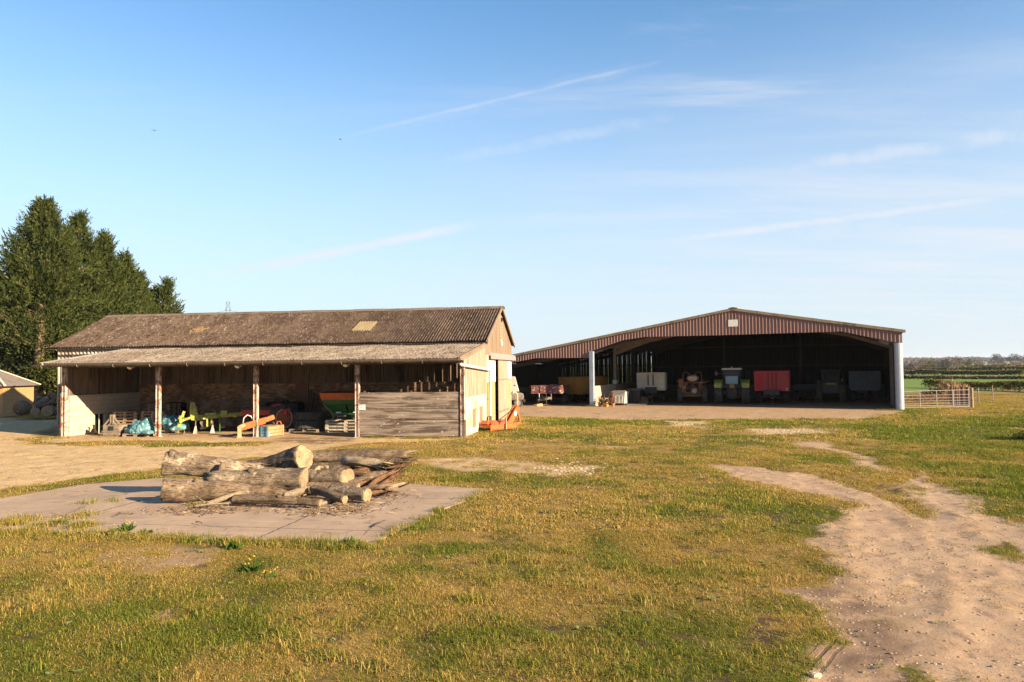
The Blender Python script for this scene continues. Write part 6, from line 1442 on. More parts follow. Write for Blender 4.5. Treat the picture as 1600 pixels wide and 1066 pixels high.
    a = MB(); a.box(-.95, .75, -.4, .4, .15, 1.30); a.box(-.9, .7, -.35, .35, 1.30, 1.36); a.lathe([(.2, 0), (.2, .08)], (-.1, 0, 1.36), (0, 0, 1), 16); a.box(-.9, -.7, -.35, .35, 0, .15); a.box(.5, .7, -.35, .35, 0, .15); bevel(a.build('tank_body', M_BLACK, T), .05, 3)
    # blue crate
    T = lbt('blue_crate', 'faded blue slatted crate with a rusty orange side at the third post', 'crate', -9.0, .55, -.22)
    a = MB()
    for z in (.02, .165, .31):
        a.box(-.34, .34, -.55, -.52, z, z + .125); a.box(-.34, .34, .52, .55, z, z + .125); a.box(-.34, -.31, -.52, .52, z, z + .125)
    for x in (-.3, .0, .3):
        a.box(x - .04, x + .04, -.575, -.551, .0, .45)
    a.box(-.31, .31, -.52, .52, .06, .09); a.build('slats', M_BLUE, T)
    a = MB()
    for z in (.02, .165, .31): a.box(.311, .345, -.55, .55, z, z + .13)
    for y in (-.5, .5): a.box(.346, .37, y - .04, y + .04, 0, .45)
    a.build('rusty_side', mat('rusty orange boards', (0.45, 0.22, 0.10), (0.56, 0.31, 0.16), 5, stain=(0.22, 0.33, 0.38), stain_lo=.56, stain_hi=.6), T)
    a = MB(); 
    for x in (-.25, 0, .25): a.box(x - .11, x + .11, -.55, .55, .451, .475)
    a.build('lid_boards', M_GREYP, T)
    a = MB(); a.tube([(.1, .35, .48), (.16, .36, .62), (.28, .4, .62), (.32, .42, .48)], .03, 7); a.build('handle', M_ORG, T)
    # two big tyres lying on a pallet
    for k, lab in enumerate(('lower of the two big cleated tyres lying on a pallet', 'upper of the two big cleated tyres lying on a pallet')):
        T = lbt('cleated_tyre', lab, 'tyre', -8.25 + .03 * k, 3.2, .3 * k, .16 + .20 + k * .40, 'big tyres stacked in the lean-to'); wheel(T, (0, 0, 0), .80, .39, (0, 0, 1), M_TYRE, M_STLD, 20, .58, 'tyre_carcass')
    # seed spreader
    T = lbt('seed_spreader', 'orange topped green seed spreader standing on pale pallets', 'spreader', -6.15, 2.95, 0, .59); T.scale = (.96, 1, .90)
    def frus(mb, x0, x1, y0, y1, z0, X0, X1, Y0, Y1, z1): mb.loft([[(x0, y0, z0), (x1, y0, z0), (x1, y1, z0), (x0, y1, z0)], [(X0, Y0, z1), (X1, Y0, z1), (X1, Y1, z1), (X0, Y1, z1)]])
    a = MB(); frus(a, -1.22, 1.22, -.52, .62, 1.04, -1.30, 1.30, -.60, .70, 1.38); a.box(-1.32, 1.32, -.62, -.58, 1.36, 1.40); a.build('hopper_top', M_ORG, T)
    a = MB(); frus(a, -1.1, 1.1, -.48, .56, 1.46, -1.24, 1.24, -.5, .62, 1.395); a.build('hopper_cover', M_BLACK, T)
    a = MB(); frus(a, -1.12, 1.12, -.46, .55, .82, -1.22, 1.22, -.52, .62, 1.04); frus(a, -.80, -.10, -.15, .2, .34, -1.12, -.02, -.46, .55, .82); frus(a, .10, .80, -.15, .2, .34, .02, 1.12, -.46, .55, .82); a.build('hopper', M_GRN, T)
    a = MB(); 
    for sx in (-1, 1): a.bar((sx * 1.15, -.5, .86), (sx * .62, -.52, .30), .05, .07); a.bar((sx * .62, -.52, .32), (sx * .60, -.52, .0), .06, .06); a.bar((sx * .35, -.50, .34), (sx * .42, -.5, .0), .05, .05)
    a.box(-.7, .7, -.56, -.48, .28, .36); a.box(-.7, .7, .3, .38, .0, .3); a.build('frame', M_GRN, T)
    for sx in (-1, 1):
        a = MB(); a.lathe([(.34, .10), (.36, .14), (.05, .18)], (sx * .45, .0, .06), (0, 0, 1), 20)
        for q in range(4): t = q * 1.57; a.bar((sx * .45, 0, .26), (sx * .45 + .36 * math.cos(t), .36 * math.sin(t), .27), .03, .05)
        a.build('spreading_disc', M_STLB, T)
    for sx in (-.3, .55): a = MB(); a.box(sx - .12, sx + .12, -.62, -.57, .37, .42); a.build('white_tag', M_WHITE, T)
    # boards leaning on the wall, board on the floor
    for k, (x, ln, m_) in enumerate(((-9.05, 1.95, M_DARKW), (-8.83, 1.75, M_STLD), (-8.62, 1.6, M_DARKW))):
        T = lbt('leaning_board', ('longest board leaning on the brick pier', 'thin dark bar leaning between two boards', 'shortest board leaning near the spreader')[k], 'board', x, 4.55, .02 * k, 0, 'boards leaning on the brick wall')
        a = MB(); a.bar((0, 0, 0), (.12 - .05 * k, .45, ln), .14 if k != 1 else .07, .035, (0, 1, 0)); a.build('board', m_, T)
    T = lbt('floor_plank', 'pale plank lying on the floor before the two tyres', 'plank', -8.3, 1.9, .18); a = MB(); a.box(-.75, .75, -.09, .09, 0, .045); a.build('plank', M_PAL, T); a = MB(); a.box(-.3, -.18, -.05, .06, .046, .16); a.build('wedge', M_PALP, T)
    # orange mower at the gable
    T = lbt('orange_mower', 'battered orange grass topper lying against the barn gable', 'mower', .95, 4.15, 1.02)
    a = MB(); a.prism([(-1.25, -.42), (.5, -.50), (.95, -.2), (.95, .45), (.3, .55), (-1.15, .5)], (0, 0, .16), (1, 0, 0), (0, 1, 0), (0, 0, .10)); a.prism([(-1.25, -.45), (.5, -.53), (.98, -.2), (.98, -.16), (.5, -.47), (-1.25, -.40)], (0, 0, .04), (1, 0, 0), (0, 1, 0), (0, 0, .26)); bevel(a.build('deck', M_ORG, T), .012)
    a = MB(); a.lathe([(.26, 0), (.26, .12), (.16, .20)], (-.6, 0, .27), (0, 0, 1), 16); a.lathe([(.22, 0), (.22, .12), (.12, .20)], (.15, 0, .27), (0, 0, 1), 16); a.box(-.9, .4, -.2, -.12, .27, .36); a.box(-1.1, .3, .25, .33, .27, .38); a.obox((-.95, .1, .38), (.35, .3, .18), (0, .2, .3)); a.build('gearbox', mat('red rusty casting', (0.50, 0.085, 0.03), (0.60, 0.13, 0.05), 5, stain=(.3, .09, .05)), T)
    a = MB(); a.prism([(.35, .26), (.75, .26), (1.35, .98), (1.22, 1.10), (1.05, 1.02)], (0, -.10, 0), (1, 0, 0), (0, 0, 1), (0, .08, 0)); a.prism([(.35, .26), (.75, .26), (1.35, .98), (1.22, 1.10), (1.05, 1.02)], (0, .12, 0), (1, 0, 0), (0, 0, 1), (0, .08, 0)); a.bar((1.2, -.1, 1.0), (1.2, .2, 1.0), .12, .14); a.bar((1.28, .05, .95), (1.50, .05, .3), .08, .10); a.bar((.95, .1, .2), (1.55, .1, .22), .1, .12); bevel(a.build('headstock', M_ORG, T), .012)
    a = MB(); a.tube([(-.35, -.05, .40), (.95, .05, .92)], .025, 7); a.build('drive_shaft', M_STLD, T)
    a = MB(); a.box(-.34, -.27, -.60, -.53, .0, .62); a.build('parking_stand', M_PAL, T)
    a = MB(); a.lathe([(.11, 0), (.11, .012)], (.95, -.115, .72), (0, -1, 0), 14); a.build('round_decal', M_WHITE, T)
    a = MB()
    for k in range(9): a.tube([(-1.1 + k * .2, -.45, .12), (-1.12 + k * .2, -.62, .06), (-1.2 + k * .2, -.72, .01)], .014, 5)
    a.build('tines', M_STLD, T)
items_left()

# ------------------------------------------------------------------ what stands in the steel barn
def rbt(name, label, cat, x, y, rz=0, z=0, group=None): return thing(name, label, cat, RB.p(x, y, z), RB.rz + rz, group)
M_TGREEN = mat('tractor green paint', (0.27, 0.36, 0.035), (0.34, 0.43, 0.06), 4, rough=.4, bmp=0, stain=(0.25, 0.26, 0.08))
M_GLASSB = mat('window with painted light', (0.13, 0.30, 0.40), (0.17, 0.36, 0.47), 3, rough=.1, bmp=0, spec=.8)  # blue of the light in the pane put into its base colour
M_YPLATE = mat('amber panel', (0.75, 0.42, 0.05), (0.8, 0.48, 0.08), 5, bmp=0)
M_TRED = mat('red trailer sides', (0.52, 0.045, 0.045), (0.60, 0.065, 0.06), 3, rough=.5, bmp=.05, stain=(0.42, 0.06, 0.055), streak=((0.24, 0.04, 0.035), 0.5))
M_TGREY = mat('pale grey trailer sides', (0.50, 0.46, 0.38), (0.60, 0.56, 0.47), 3, rough=.6, stain=(0.56, 0.50, 0.30), streak=((0.28, 0.22, 0.16), 0.6), spot=(0.34, 0.19, 0.10), spot_lo=.66, spot_hi=.7)
M_TDARK = mat('slate blue trailer', (0.085, 0.10, 0.125), (0.11, 0.13, 0.155), 3, rough=.6, bmp=.05)
M_MUST = mat('mustard trailer sides', (0.46, 0.215, 0.04), (0.53, 0.265, 0.055), 3, rough=.6, stain=(0.40, 0.21, 0.06), streak=((0.22, 0.11, 0.04), 0.5))
def m_maroon():
    m, nt, b, out = new_mat('maroon paint flaking to white'); co = coords(nt)
    n = noise(nt, mapping(nt, co, (1, 1, 1.4)), 3.6, 6, .7, .5); n2 = noise(nt, co, 3, 4, .6)
    c = mixc(nt, mrange(nt, n2, .3, .7), (0.16, 0.045, 0.04), (0.23, 0.075, 0.06)); c = mixc(nt, mrange(nt, n, .56, .60), c, (0.66, 0.60, 0.55)); nt.links.new(alb(nt, c), b.inputs['Base Color']); b.inputs['Roughness'].default_value = .7; return m
M_MAROON = m_maroon()
M_RUST = mat('rusty orange brown machinery', (0.26, 0.105, 0.045), (0.38, 0.17, 0.07), 5, rough=.8, stain=(0.16, 0.085, 0.05), spot=(0.45, 0.25, 0.12))
M_BIN = mat('grubby white bin plastic', (0.58, 0.56, 0.50), (0.66, 0.64, 0.57), 4, rough=.55, stain=(0.42, 0.38, 0.26), spot=(0.2, 0.18, 0.14), spot_lo=.66)

def trailer(name, label, x, y, rz, w, l, z0, z1, mside, mchas, taper=0.0, ribs=(), ledge=False, wheels=(.36, .9), extras=None, wheel_y=(2.6, 3.6), drawlen=1.5, rimm=None, ribm=None):
    """tipping trailer seen from its drawbar end: body at local y 0..l"""
    T = rbt(name, label, 'trailer', x, y, rz, 0, 'farm trailers parked in the steel barn')
    b = MB(); t = .05; hw = w / 2; zb = z0 - taper
    b.prism([(-hw, z0), (-hw * (1 - taper * .5), zb), (hw * (1 - taper * .5), zb), (hw, z0), (hw, z1), (-hw, z1)], (0, 0, 0), (1, 0, 0), (0, 0, 1), (0, t, 0))
    b.box(-hw, -hw + t, t, l, z0, z1); b.box(hw - t, hw, t, l, z0, z1); b.box(-hw + t, hw - t, l - t, l, z0, z1); b.box(-hw + t, hw - t, t, l - t, z0, z0 + .06)
    for k in range(6):
        yy = .3 + k * (l - .5) / 5; b.box(hw, hw + .05, yy, yy + .07, z0, z1 - .04); b.box(-hw - .05, -hw, yy, yy + .07, z0, z1 - .04)
    b.box(-hw - .03, hw + .03, -.03, -.002, z1 - .09, z1 + .01); b.box(-hw - .02, hw + .02, -.025, -.002, z0 - .0, z0 + .08)
    bevel(b.build('body', mside, T), .012)
    if ribs:
        r = MB()
        for xx in ribs: r.box(xx - .045, xx + .045, -.055, -.026, z0 + .09, z1 - .10)
        r.build('rib', ribm or mside, T)
    c = MB(); c.box(-.45, -.33, .2, l, z0 - .26 - taper, z0 - .005 - taper); c.box(.33, .45, .2, l, z0 - .26 - taper, z0 - .005 - taper)
    c.bar((-.40, .3, z0 - .2 - taper), (0, -drawlen, .55), .10, .14); c.bar((.40, .3, z0 - .2 - taper), (0, -drawlen, .55), .10, .14); c.box(-.07, .07, -drawlen - .2, -drawlen + .12, .50, .60)
    c.box(-hw * .85, hw * .85, wheel_y[0] - .06, wheel_y[0] + .06, wheels[1] / 2 - .06, wheels[1] / 2 + .06); c.box(-hw * .85, hw * .85, wheel_y[1] - .06, wheel_y[1] + .06, wheels[1] / 2 - .06, wheels[1] / 2 + .06)
    c.box(-.38, -.30, wheel_y[0] - .1, wheel_y[1] + .1, wheels[1] / 2 + .061, z0 - .265 - taper); c.box(.30, .38, wheel_y[0] - .1, wheel_y[1] + .1, wheels[1] / 2 + .061, z0 - .265 - taper)
    c.build('chassis', mchas, T)
    j = MB(); j.tube([(.10, -drawlen * .75, .06), (.10, -drawlen * .75, .92)], .035, 8); j.box(0, .2, -drawlen * .75 - .1, -drawlen * .75 + .1, .0, .06); j.build('jack', M_STLD, T)
    for yy in wheel_y:
        for sx in (-1, 1): wheel(T, (sx * (hw - wheels[0] / 2 - .02), yy, wheels[1] / 2), wheels[1] / 2, wheels[0], (1, 0, 0), M_TYRE, rimm or M_RIMG, 0, .58)
    return T

def items_right():
    # tractor seen from behind
    T = rbt('tractor', 'green tractor parked with its back to the yard', 'tractor', 9.35, 6.2, .10)
    for sx in (-1, 1):
        wheel(T, (sx * 1.02, 0, .90), .90, .62, (1, 0, 0), M_TYRE, M_TGREEN, 20, .52, ang=.75); wheel(T, (sx * .92, 2.6, .66), .66, .46, (1, 0, 0), M_TYRE, M_TGREEN, 16, .52, ang=.75)
    b = MB(); b.box(-.36, .36, -.35, 3.2, .62, 1.15); b.box(-.28, .28, -.42, .3, .45, 1.30); b.box(-.70, .70, -.16, .16, .78, 1.02); b.box(-.34, .34, 1.5, 3.4, 1.15, 1.85); bevel(b.build('chassis', M_STLD, T), .02)
    b = MB(); b.box(-.38, .38, 1.35, 3.5, 1.25, 1.95); b.box(-.3, .3, 3.5, 3.6, .9, 1.8); bevel(b.build('bonnet', M_TGREEN, T), .08, 3)
    for sx in (-1, 1):
        f = MB(); n = 12; arc = [(.98 * math.cos(math.pi * (.16 + .70 * k / n)), .90 + .98 * math.sin(math.pi * (.16 + .70 * k / n))) for k in range(n + 1)]
        arc += [(.93 * math.cos(math.pi * (.16 + .70 * k / n)), .90 + .93 * math.sin(math.pi * (.16 + .70 * k / n))) for k in range(n, -1, -1)]
        f.prism([(-p[0], p[1]) for p in arc], (sx * 1.32 if sx < 0 else .70, 0, 0), (0, 1, 0), (0, 0, 1), (.62, 0, 0)); f.box(sx * .70 if sx < 0 else .70 - .02, (sx * .70 + .02) if sx < 0 else .70, -.85, .8, 1.3, 1.85)
        f.box(min(sx * .74, sx * 1.30), max(sx * .74, sx * 1.30), -.99, -.90, 1.28, 1.62); o = bevel(f.build('mudguard', M_TGREEN, T), .015)
        g = MB(); g.box(min(sx * 1.06, sx * 1.27), max(sx * 1.06, sx * 1.27), -1.03, -.992, 1.36, 1.52); g.build('tail_light', M_YPLATE, o)
        g = MB(); g.lathe([(.06, 0), (.05, .03)], (sx * .90, -.99, 1.42), (0, -1, 0), 12); g.build('reflector', mat('pale green light', (.55, .65, .35), (.6, .7, .4), 5, bmp=0), o)
        g = MB(); g.box(min(sx * .78, sx * 1.26), max(sx * .78, sx * 1.26), -1.03, -.992, 1.285, 1.325); g.build('reflective_strip', mat('cream strip', (.7, .65, .42), (.75, .7, .5), 5, bmp=0), o)
    c = MB(); P = .05
    for sx in (-1, 1): c.bar((sx * .66, -.55, 1.25), (sx * .62, -.50, 2.62), .08, .08); c.bar((sx * .72, 1.25, 1.25), (sx * .64, 1.1, 2.62), .08, .08); c.bar((sx * .66, -.5, 1.30), (sx * .70, 1.2, 1.30), .08, .1); c.bar((sx * .70, .35, 1.3), (sx * .66, .35, 2.6), .06, .06)
    c.box(-.66, .66, -.58, -.50, 1.22, 1.55); c.box(-.62, .62, -.53, -.47, 2.54, 2.62); c.build('cab_frame', M_BLACK, T)
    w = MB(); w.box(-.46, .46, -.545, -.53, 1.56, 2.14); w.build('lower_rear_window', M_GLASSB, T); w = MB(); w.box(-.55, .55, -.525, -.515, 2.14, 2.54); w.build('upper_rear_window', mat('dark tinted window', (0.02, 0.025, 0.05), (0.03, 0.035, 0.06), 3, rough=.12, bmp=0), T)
    for sx in (-1, 1): w = MB(); w.box(sx * .655 - .006, sx * .655 + .006, -.4, 1.1, 1.4, 2.5); w.build('side_window', MATS['dark tinted window'], T)
    r = MB(); r.box(-.74, .74, -.72, 1.3, 2.63, 2.78); o = bevel(r.build('cab_roof', mat('dusty white roof', (.62, .58, .52), (.70, .66, .6), 4, rough=.5, bmp=0), T), .05, 3)
    for sx in (-.55, .55): l = MB(); l.box(sx - .10, sx + .10, -.76, -.722, 2.65, 2.74); l.build('work_lamp', M_WHITE, o)
    l = MB(); l.lathe([(.07, 0), (.06, .12)], (0, -.2, 2.78), (0, 0, 1), 12); l.build('beacon', M_YPLATE, o)
    for sx in (-1, 1):
        m = MB(); m.tube([(sx * .72, 1.1, 2.3), (sx * 1.2, 1.1, 2.35)], .02, 6); m.obox((sx * 1.25, 1.08, 2.35), (.2, .06, .32)); m.build('mirror', M_BLACK if sx > 0 else M_RIMG, T)
    p = MB(); p.box(-.16, .16, -.60, -.582, 1.26, 1.50); p.build('number_plate', M_YPLATE, T)
    p = MB()
    for k in range(4): p.box(-.12 + k * .065, -.08 + k * .065, -.606, -.6005, 1.31, 1.45)
    p.build('plate_marks', M_STLD, T)
    h = MB()
    for sx in (-1, 1): h.bar((sx * .36, -.3, .85), (sx * .42, -1.05, .52), .06, .09); h.tube([(sx * .40, -.95, .56), (sx * .44, -.5, 1.28)], .022, 6); h.bar((sx * .30, -.30, 1.30), (sx * .46, -.62, 1.28), .07, .08)
    h.tube([(0, -.42, 1.12), (0, -.95, 1.02)], .035, 8); h.lathe([(.10, 0), (.10, .1), (.03, .11), (.03, .2)], (0, -.42, .72), (0, -1, 0), 12); h.box(-.12, .12, -.60, -.42, .38, .56); h.build('three_point_linkage', M_STLD, T)
    e = MB(); e.tube([(.55, 1.5, 1.9), (.55, 1.5, 2.9)], .05, 8); e.build('exhaust', M_STLD, T)
    # trailers
    T = trailer('tipping_trailer', 'bright red tipping trailer parked right of the tractor', 12.3, 5.9, .06, 2.48, 4.6, 1.0, 2.52, M_TRED, M_STLD, ribs=(-.26, .04, .32), ribm=mat('dark red rib', (.30, .03, .028), (.36, .04, .035), 4, bmp=0), wheels=(.40, .95), wheel_y=(2.3, 3.3))
    s = MB(); s.box(-1.18, -.65, -.028, -.0265, 1.1, 2.38); s.build('side_plate', mat('brighter red plate', (.58, .05, .055), (.62, .06, .06), 3, bmp=0), T)
    s = MB(); s.box(1.06, 1.10, -.032, -.027, 1.02, 1.22); s.box(.99, 1.14, -.032, -.027, 1.20, 1.23); s.build('white_mark', M_WHITE, T)
    for xx in (-.2, .2): s = MB(); s.tube([(xx - .35, -.04, .95), (xx, -.3, .5)], .03, 6); s.build('ram', M_STLD, T)
    s = MB(); s.box(-.55, .55, -.5, -.06, .72, 1.12); s.build('headboard_box', M_STLD, T)
    T = trailer('grain_trailer', 'pale grey trailer with two dark upright slots on its front', 3.2, 5.2, .20, 2.2, 5.2, 1.04, 2.46, M_TGREY, M_STLD, ribs=(), wheels=(.36, .95), wheel_y=(2.6, 3.7))
    for xx in (-.22, .17): s = MB(); s.box(xx - .05, xx + .05, -.05, -.031, 1.45, 2.33); s.build('ram_slot', M_STLD, T)
    for xx in (-.22, .17): s = MB(); s.box(xx - .06, xx + .06, -.07, -.0505, 2.12, 2.34); s.build('rusty_bracket', M_RUST, T)
    s = MB(); s.box(-1.08, -.46, -.09, -.032, 1.10, 1.95); s.box(-1.12, -.44, -.16, -.032, 1.952, 1.985); s.build('tool_locker', mat('grey locker', (.46, .43, .37), (.52, .49, .42), 4), T)
    s = MB(); s.box(-.45, .45, -.45, -.095, .85, 1.32); s.build('hydraulic_tank', M_BLACK, T)
    s = MB(); s.box(.46, 1.06, -.05, -.031, 1.12, 2.38); s.build('cream_panel', mat('yellowed cream panel', (.58, .53, .38), (.66, .61, .47), 3, stain=(.55, .5, .28)), T)
    trailer('high_sided_trailer', 'dark slate high trailer with a hopper bottom near the right wall', 18.75, 9.6, .0, 2.15, 4.6, 1.15, 2.42, M_TDARK, M_STLD, taper=.22, ribs=(-.5, .1, .6), wheels=(.38, 1.0), wheel_y=(2.0, 3.1))
    T = trailer('dropside_trailer', 'low maroon trailer with paint flaking to white at the left', -3.95, .45, .19, 2.35, 4.2, .92, 1.56, M_MAROON, M_STLD, ribs=(-.4, .35), wheels=(.30, .86), wheel_y=(2.4, 3.3), drawlen=.55)
    s = MB(); s.bar((-.55, -.4, .40), (.5, -.1, .62), .16, .16); s.build('draw_beam', M_GREYP, T)
    for xx, hh in ((-.5, .5), (.45, .42)): s = MB(); s.tube([(xx, -.15, hh), (xx, -.15, .95)], .025, 6); s.build('white_rod', M_WHITE, T)
    T = trailer('box_trailer', 'mustard yellow box trailer behind the maroon one', -3.4, 4.2, -.36, 2.3, 3.6, .75, 2.16, M_MUST, M_STLD, ribs=(-.6, .55), wheels=(.32, .9), wheel_y=(1.8, 2.8), drawlen=.9)
    trailer('flat_bogie', 'low dark trailer bed in the gloom between the red and slate trailers', 14.4, 12.0, .05, 1.9, 3.6, .95, 1.32, M_TDARK, M_STLD, wheels=(.3, .8), wheel_y=(1.5, 2.4), drawlen=.8)
    b = rbt('stone_block', 'tan sandstone block on the ground before the maroon trailer', 'block', -4.05, -.55, .4); k = MB(); k.loft([[(-.24, -.14, 0), (.24, -.16, 0), (.22, .15, 0), (-.22, .14, 0)], [(-.22, -.12, .17), (.16, -.13, .22), (.18, .12, .2), (-.2, .12, .15)]]); k.build('block', mat('tan sandstone', (.58, .42, .20), (.66, .5, .27), 5), b)
    # rusty sprayer carrier
    T = rbt('crop_sprayer', 'rusty old crop sprayer with two hoops on top between trailer and tractor', 'sprayer', 6.35, 5.9, .14)
    wheel(T, (-.98, 0, .66), .66, .34, (1, .05, 0), M_TYRE, M_RIMW, 0, .62); wheel(T, (.98, 0, .66), .66, .34, (1, -.05, 0), M_TYRE, M_RIMG, 0, .62)
    a = MB(); a.box(-.8, .8, -.1, .1, .56, .72); a.box(-.85, .85, -.3, -.2, .60, .68); a.box(-.6, .6, -.2, 1.6, .78, .92); a.box(-.62, -.5, -.25, 1.6, .9, 1.7); a.box(.5, .62, -.25, 1.6, .9, 1.7); a.box(-1.0, 1.0, -.32, -.24, 1.62, 1.72); a.box(-.9, .95, -.36, -.30, 1.18, 1.25); a.bar((-.95, -.3, 1.2), (-.5, -.3, 1.66), .06, .06); a.bar((.95, -.3, 1.2), (.5, -.3, 1.66), .06, .06); a.box(-1.05, -.7, -.38, -.2, 1.3, 1.95); a.build('frame', M_RUST, T)
    rs = random.Random(9)
    for k in range(16):
        m_ = MB(); x = rs.uniform(-.75, .75); z = rs.uniform(.9, 1.6); q = rs.random()
        if q < .4: m_.tube([(x, -.4, z), (x + rs.uniform(-.3, .3), -.45, z + rs.uniform(-.3, .3)), (x + rs.uniform(-.4, .4), -.35, z + rs.uniform(-.35, .35))], .022, 6)
        elif q < .75: m_.lathe([(.07, 0), (.11, .03), (.11, .13), (.05, .16)], (x, -.32, z), (0, -1, 0), 12)
        else: m_.obox((x, -.38, z), (.2, .14, .16), (0, rs.uniform(-.4, .4), 0))
        m_.build('pipework' if q < .4 else 'valve', (M_RUST, M_STLB, M_RUST, M_STLD)[k % 4], T)
    a = MB(); a.lathe([(.16, 0), (.24, .05), (.24, .30), (.14, .36)], (.15, -.55, 1.0), (0, 1, 0), 16); a.build('pump', M_STLB, T)
    a = MB(); n = 12; a.loft([[(-.45 * math.cos(6.283 * k / n) * s, y, 1.98 + .26 * math.sin(6.283 * k / n) * s) for k in range(n)] for s, y in ((.8, -.15), (1, 0), (1, 1.3), (.8, 1.45))]); a.build('white_tank', mat('dirty white tank', (.62, .52, .42), (.70, .60, .5), 4, stain=(.42, .28, .18)), T)
    for sx in (-1, 1): a = MB(); a.tube([(sx * .70, -.2, 1.7), (sx * .72, -.2, 2.3), (sx * .62, -.2, 2.48), (sx * .46, -.2, 2.50), (sx * .30, -.2, 2.40), (sx * .06, -.2, 2.12)], .03, 7); a.build('hoop', M_RUST, T)
    for sx in (-1, 1): a = MB(); a.tube([(sx * .55, -.28, 1.55), (sx * 1.25, -.3, 1.78)], .035, 7); a.tube([(sx * .7, -.28, 1.0), (sx * 1.32, -.3, 1.12)], .03, 6); a.build('boom_stub', M_RUST, T)
    # dark tractor in the gloom
    T = rbt('dark_loader', 'dark machine with a yellow stripe of lettering deep in the barn', 'tractor', 16.3, 10.4, .0)
    for sx in (-1, 1): wheel(T, (sx * .85, 0, .8), .8, .45, (1, 0, 0), M_TYRE, M_STLD, 14, .5)
    a = MB(); a.box(-.6, .6, -.4, 2.6, .7, 1.55); a.box(-.62, -.52, -.35, 1.2, 1.55, 2.4); a.box(.52, .62, -.35, 1.2, 1.55, 2.4); a.box(-.7, .7, -.5, 1.3, 2.4, 2.52); a.box(-.5, .5, 1.2, 1.25, 1.56, 2.39); a.box(-.95, .95, -.3, .3, 1.62, 1.70); bevel(a.build('body', mat('near black green', (.02, .028, .026), (.03, .04, .036), 4, rough=.4), T), .03)
    a = MB(); rs = random.Random(4); x = -.34
    while x < .36:
        w = rs.uniform(.05, .08); a.box(x, x + w, -.415, -.402, 1.40, 1.53); x += w + .025
    a.build('yellow_lettering', mat('yellow lettering', (.7, .52, .06), (.75, .56, .08), 5, bmp=0), T)
    for sx, z in ((.88, 1.75), (-.88, 1.62)): a = MB(); a.lathe([(.08, 0), (.06, .05)], (sx, -.42, z), (0, -1, 0), 12); a.build('lamp', M_RIMG, T)
    # old pick-up half behind the long barn
    T = thing('old_pickup', 'dusty old pick-up with a pale cab half hidden by the long barn', 'pick-up', (-.55, 57.2, 0), .05)
    a = MB(); a.prism([(-2.6, .55), (1.30, .55), (1.36, .80), (1.30, 1.05), (.35, 1.18), (-2.6, 1.15)], (0, -.85, 0), (1, 0, 0), (0, 0, 1), (0, 1.7, 0)); bevel(a.build('body', mat('dusty grey brown bodywork', (.20, .17, .14), (.27, .235, .2), 4, rough=.6, stain=(.14, .11, .09)), T), .06, 3)
    a = MB(); a.prism([(-1.4, 1.16), (1.02, 1.18), (.72, 2.32), (-1.3, 2.34)], (0, -.78, 0), (1, 0, 0), (0, 0, 1), (0, 1.56, 0)); bevel(a.build('cab', mat('pale dusty cab panel', (.42, .39, .35), (.5, .47, .42), 4, rough=.6, stain=(.34, .3, .26)), T), .05, 3)
    a = MB(); a.prism([(-.95, 1.5), (.20, 1.5), (.08, 2.15), (-.95, 2.15)], (0, -.80, 0), (1, 0, 0), (0, 0, 1), (0, .018, 0)); a.build('side_window', MATS['dark tinted window'], T)
    a = MB(); a.box(.62, .72, -.80, -.785, 1.62, 1.70); a.build('mirror_hole', M_BLACK, T)
    a = MB(); a.box(1.30, 1.46, -.9, .9, .42, .60); a.build('bumper', M_STLD, T)
    for x in (-1.6, .92): wheel(T, (x, -.72, .36), .36, .24, (0, 1, 0), M_TYRE, M_RIMG, 0, .55); wheel(T, (x, .72, .36), .36, .24, (0, 1, 0), M_TYRE, M_RIMG, 0, .55)
    # wheeled bins
    for (x, y, lab, mm, s) in ((1.62, 2.0, 'grubby white wheeled bin at the end of the low block wall', M_BIN, .88), (2.25, 3.9, 'second darker wheeled bin behind the white one', M_STLD, .95)):
        T = rbt('wheeled_bin', lab, 'bin', x, y, -.05, 0, 'wheeled bins by the block wall')
        a = MB(); a.loft([[(-.46 * s, -.36, .16), (.46 * s, -.36, .16), (.46 * s, .36, .16), (-.46 * s, .36, .16)], [(-.58 * s, -.45, 1.12 * s), (.58 * s, -.45, 1.12 * s), (.58 * s, .45, 1.12 * s), (-.58 * s, .45, 1.12 * s)]]); a.box(-.60 * s, .60 * s, -.49, .47, 1.121 * s, 1.19 * s)
        for xx in (-.3, 0, .3): a.obox((xx * s, -.425, .65 * s), (.05, .03, .8), (R(-5.5), 0, 0))
        bevel(a.build('body', mm, T), .03, 3); a = MB(); a.loft([[(-.62 * s, -.5, 1.195 * s), (.62 * s, -.5, 1.195 * s), (.62 * s, .5, 1.195 * s), (-.62 * s, .5, 1.195 * s)], [(-.5 * s, -.35, 1.30 * s), (.5 * s, -.35, 1.30 * s), (.5 * s, .4, 1.32 * s), (-.5 * s, .4, 1.32 * s)]]); a.build('lid', mat('brown grey lid', (.19, .15, .12), (.25, .2, .16), 4), T)
        for xx in (-.4, .4):
            for yy in (-.28, .28): wheel(T, (xx * s, yy, .08), .08, .05, (1, 0, 0), M_TYRE, M_RIMG, 0, .5, 'castor')
    # rusty stand with flower pots in front of the wall
    T = rbt('wire_stand', 'thin rusty wire stand against the lit end of the block wall', 'stand', .72, .10, .0); a = MB()
    for x in (-.2, .2): a.tube([(x, 0, 0), (x, 0, .98)], .012, 5)
    for z in (.35, .66, .97): a.tube([(-.2, 0, z), (.2, 0, z)], .012, 5)
    a.build('wire_frame', M_RUST, T)
    cols = [((.55, .12, .08), (.65, .18, .12)), ((.62, .5, .5), (.7, .58, .58)), ((.7, .45, .08), (.76, .52, .1)), ((.36, .1, .1), (.45, .15, .12))]
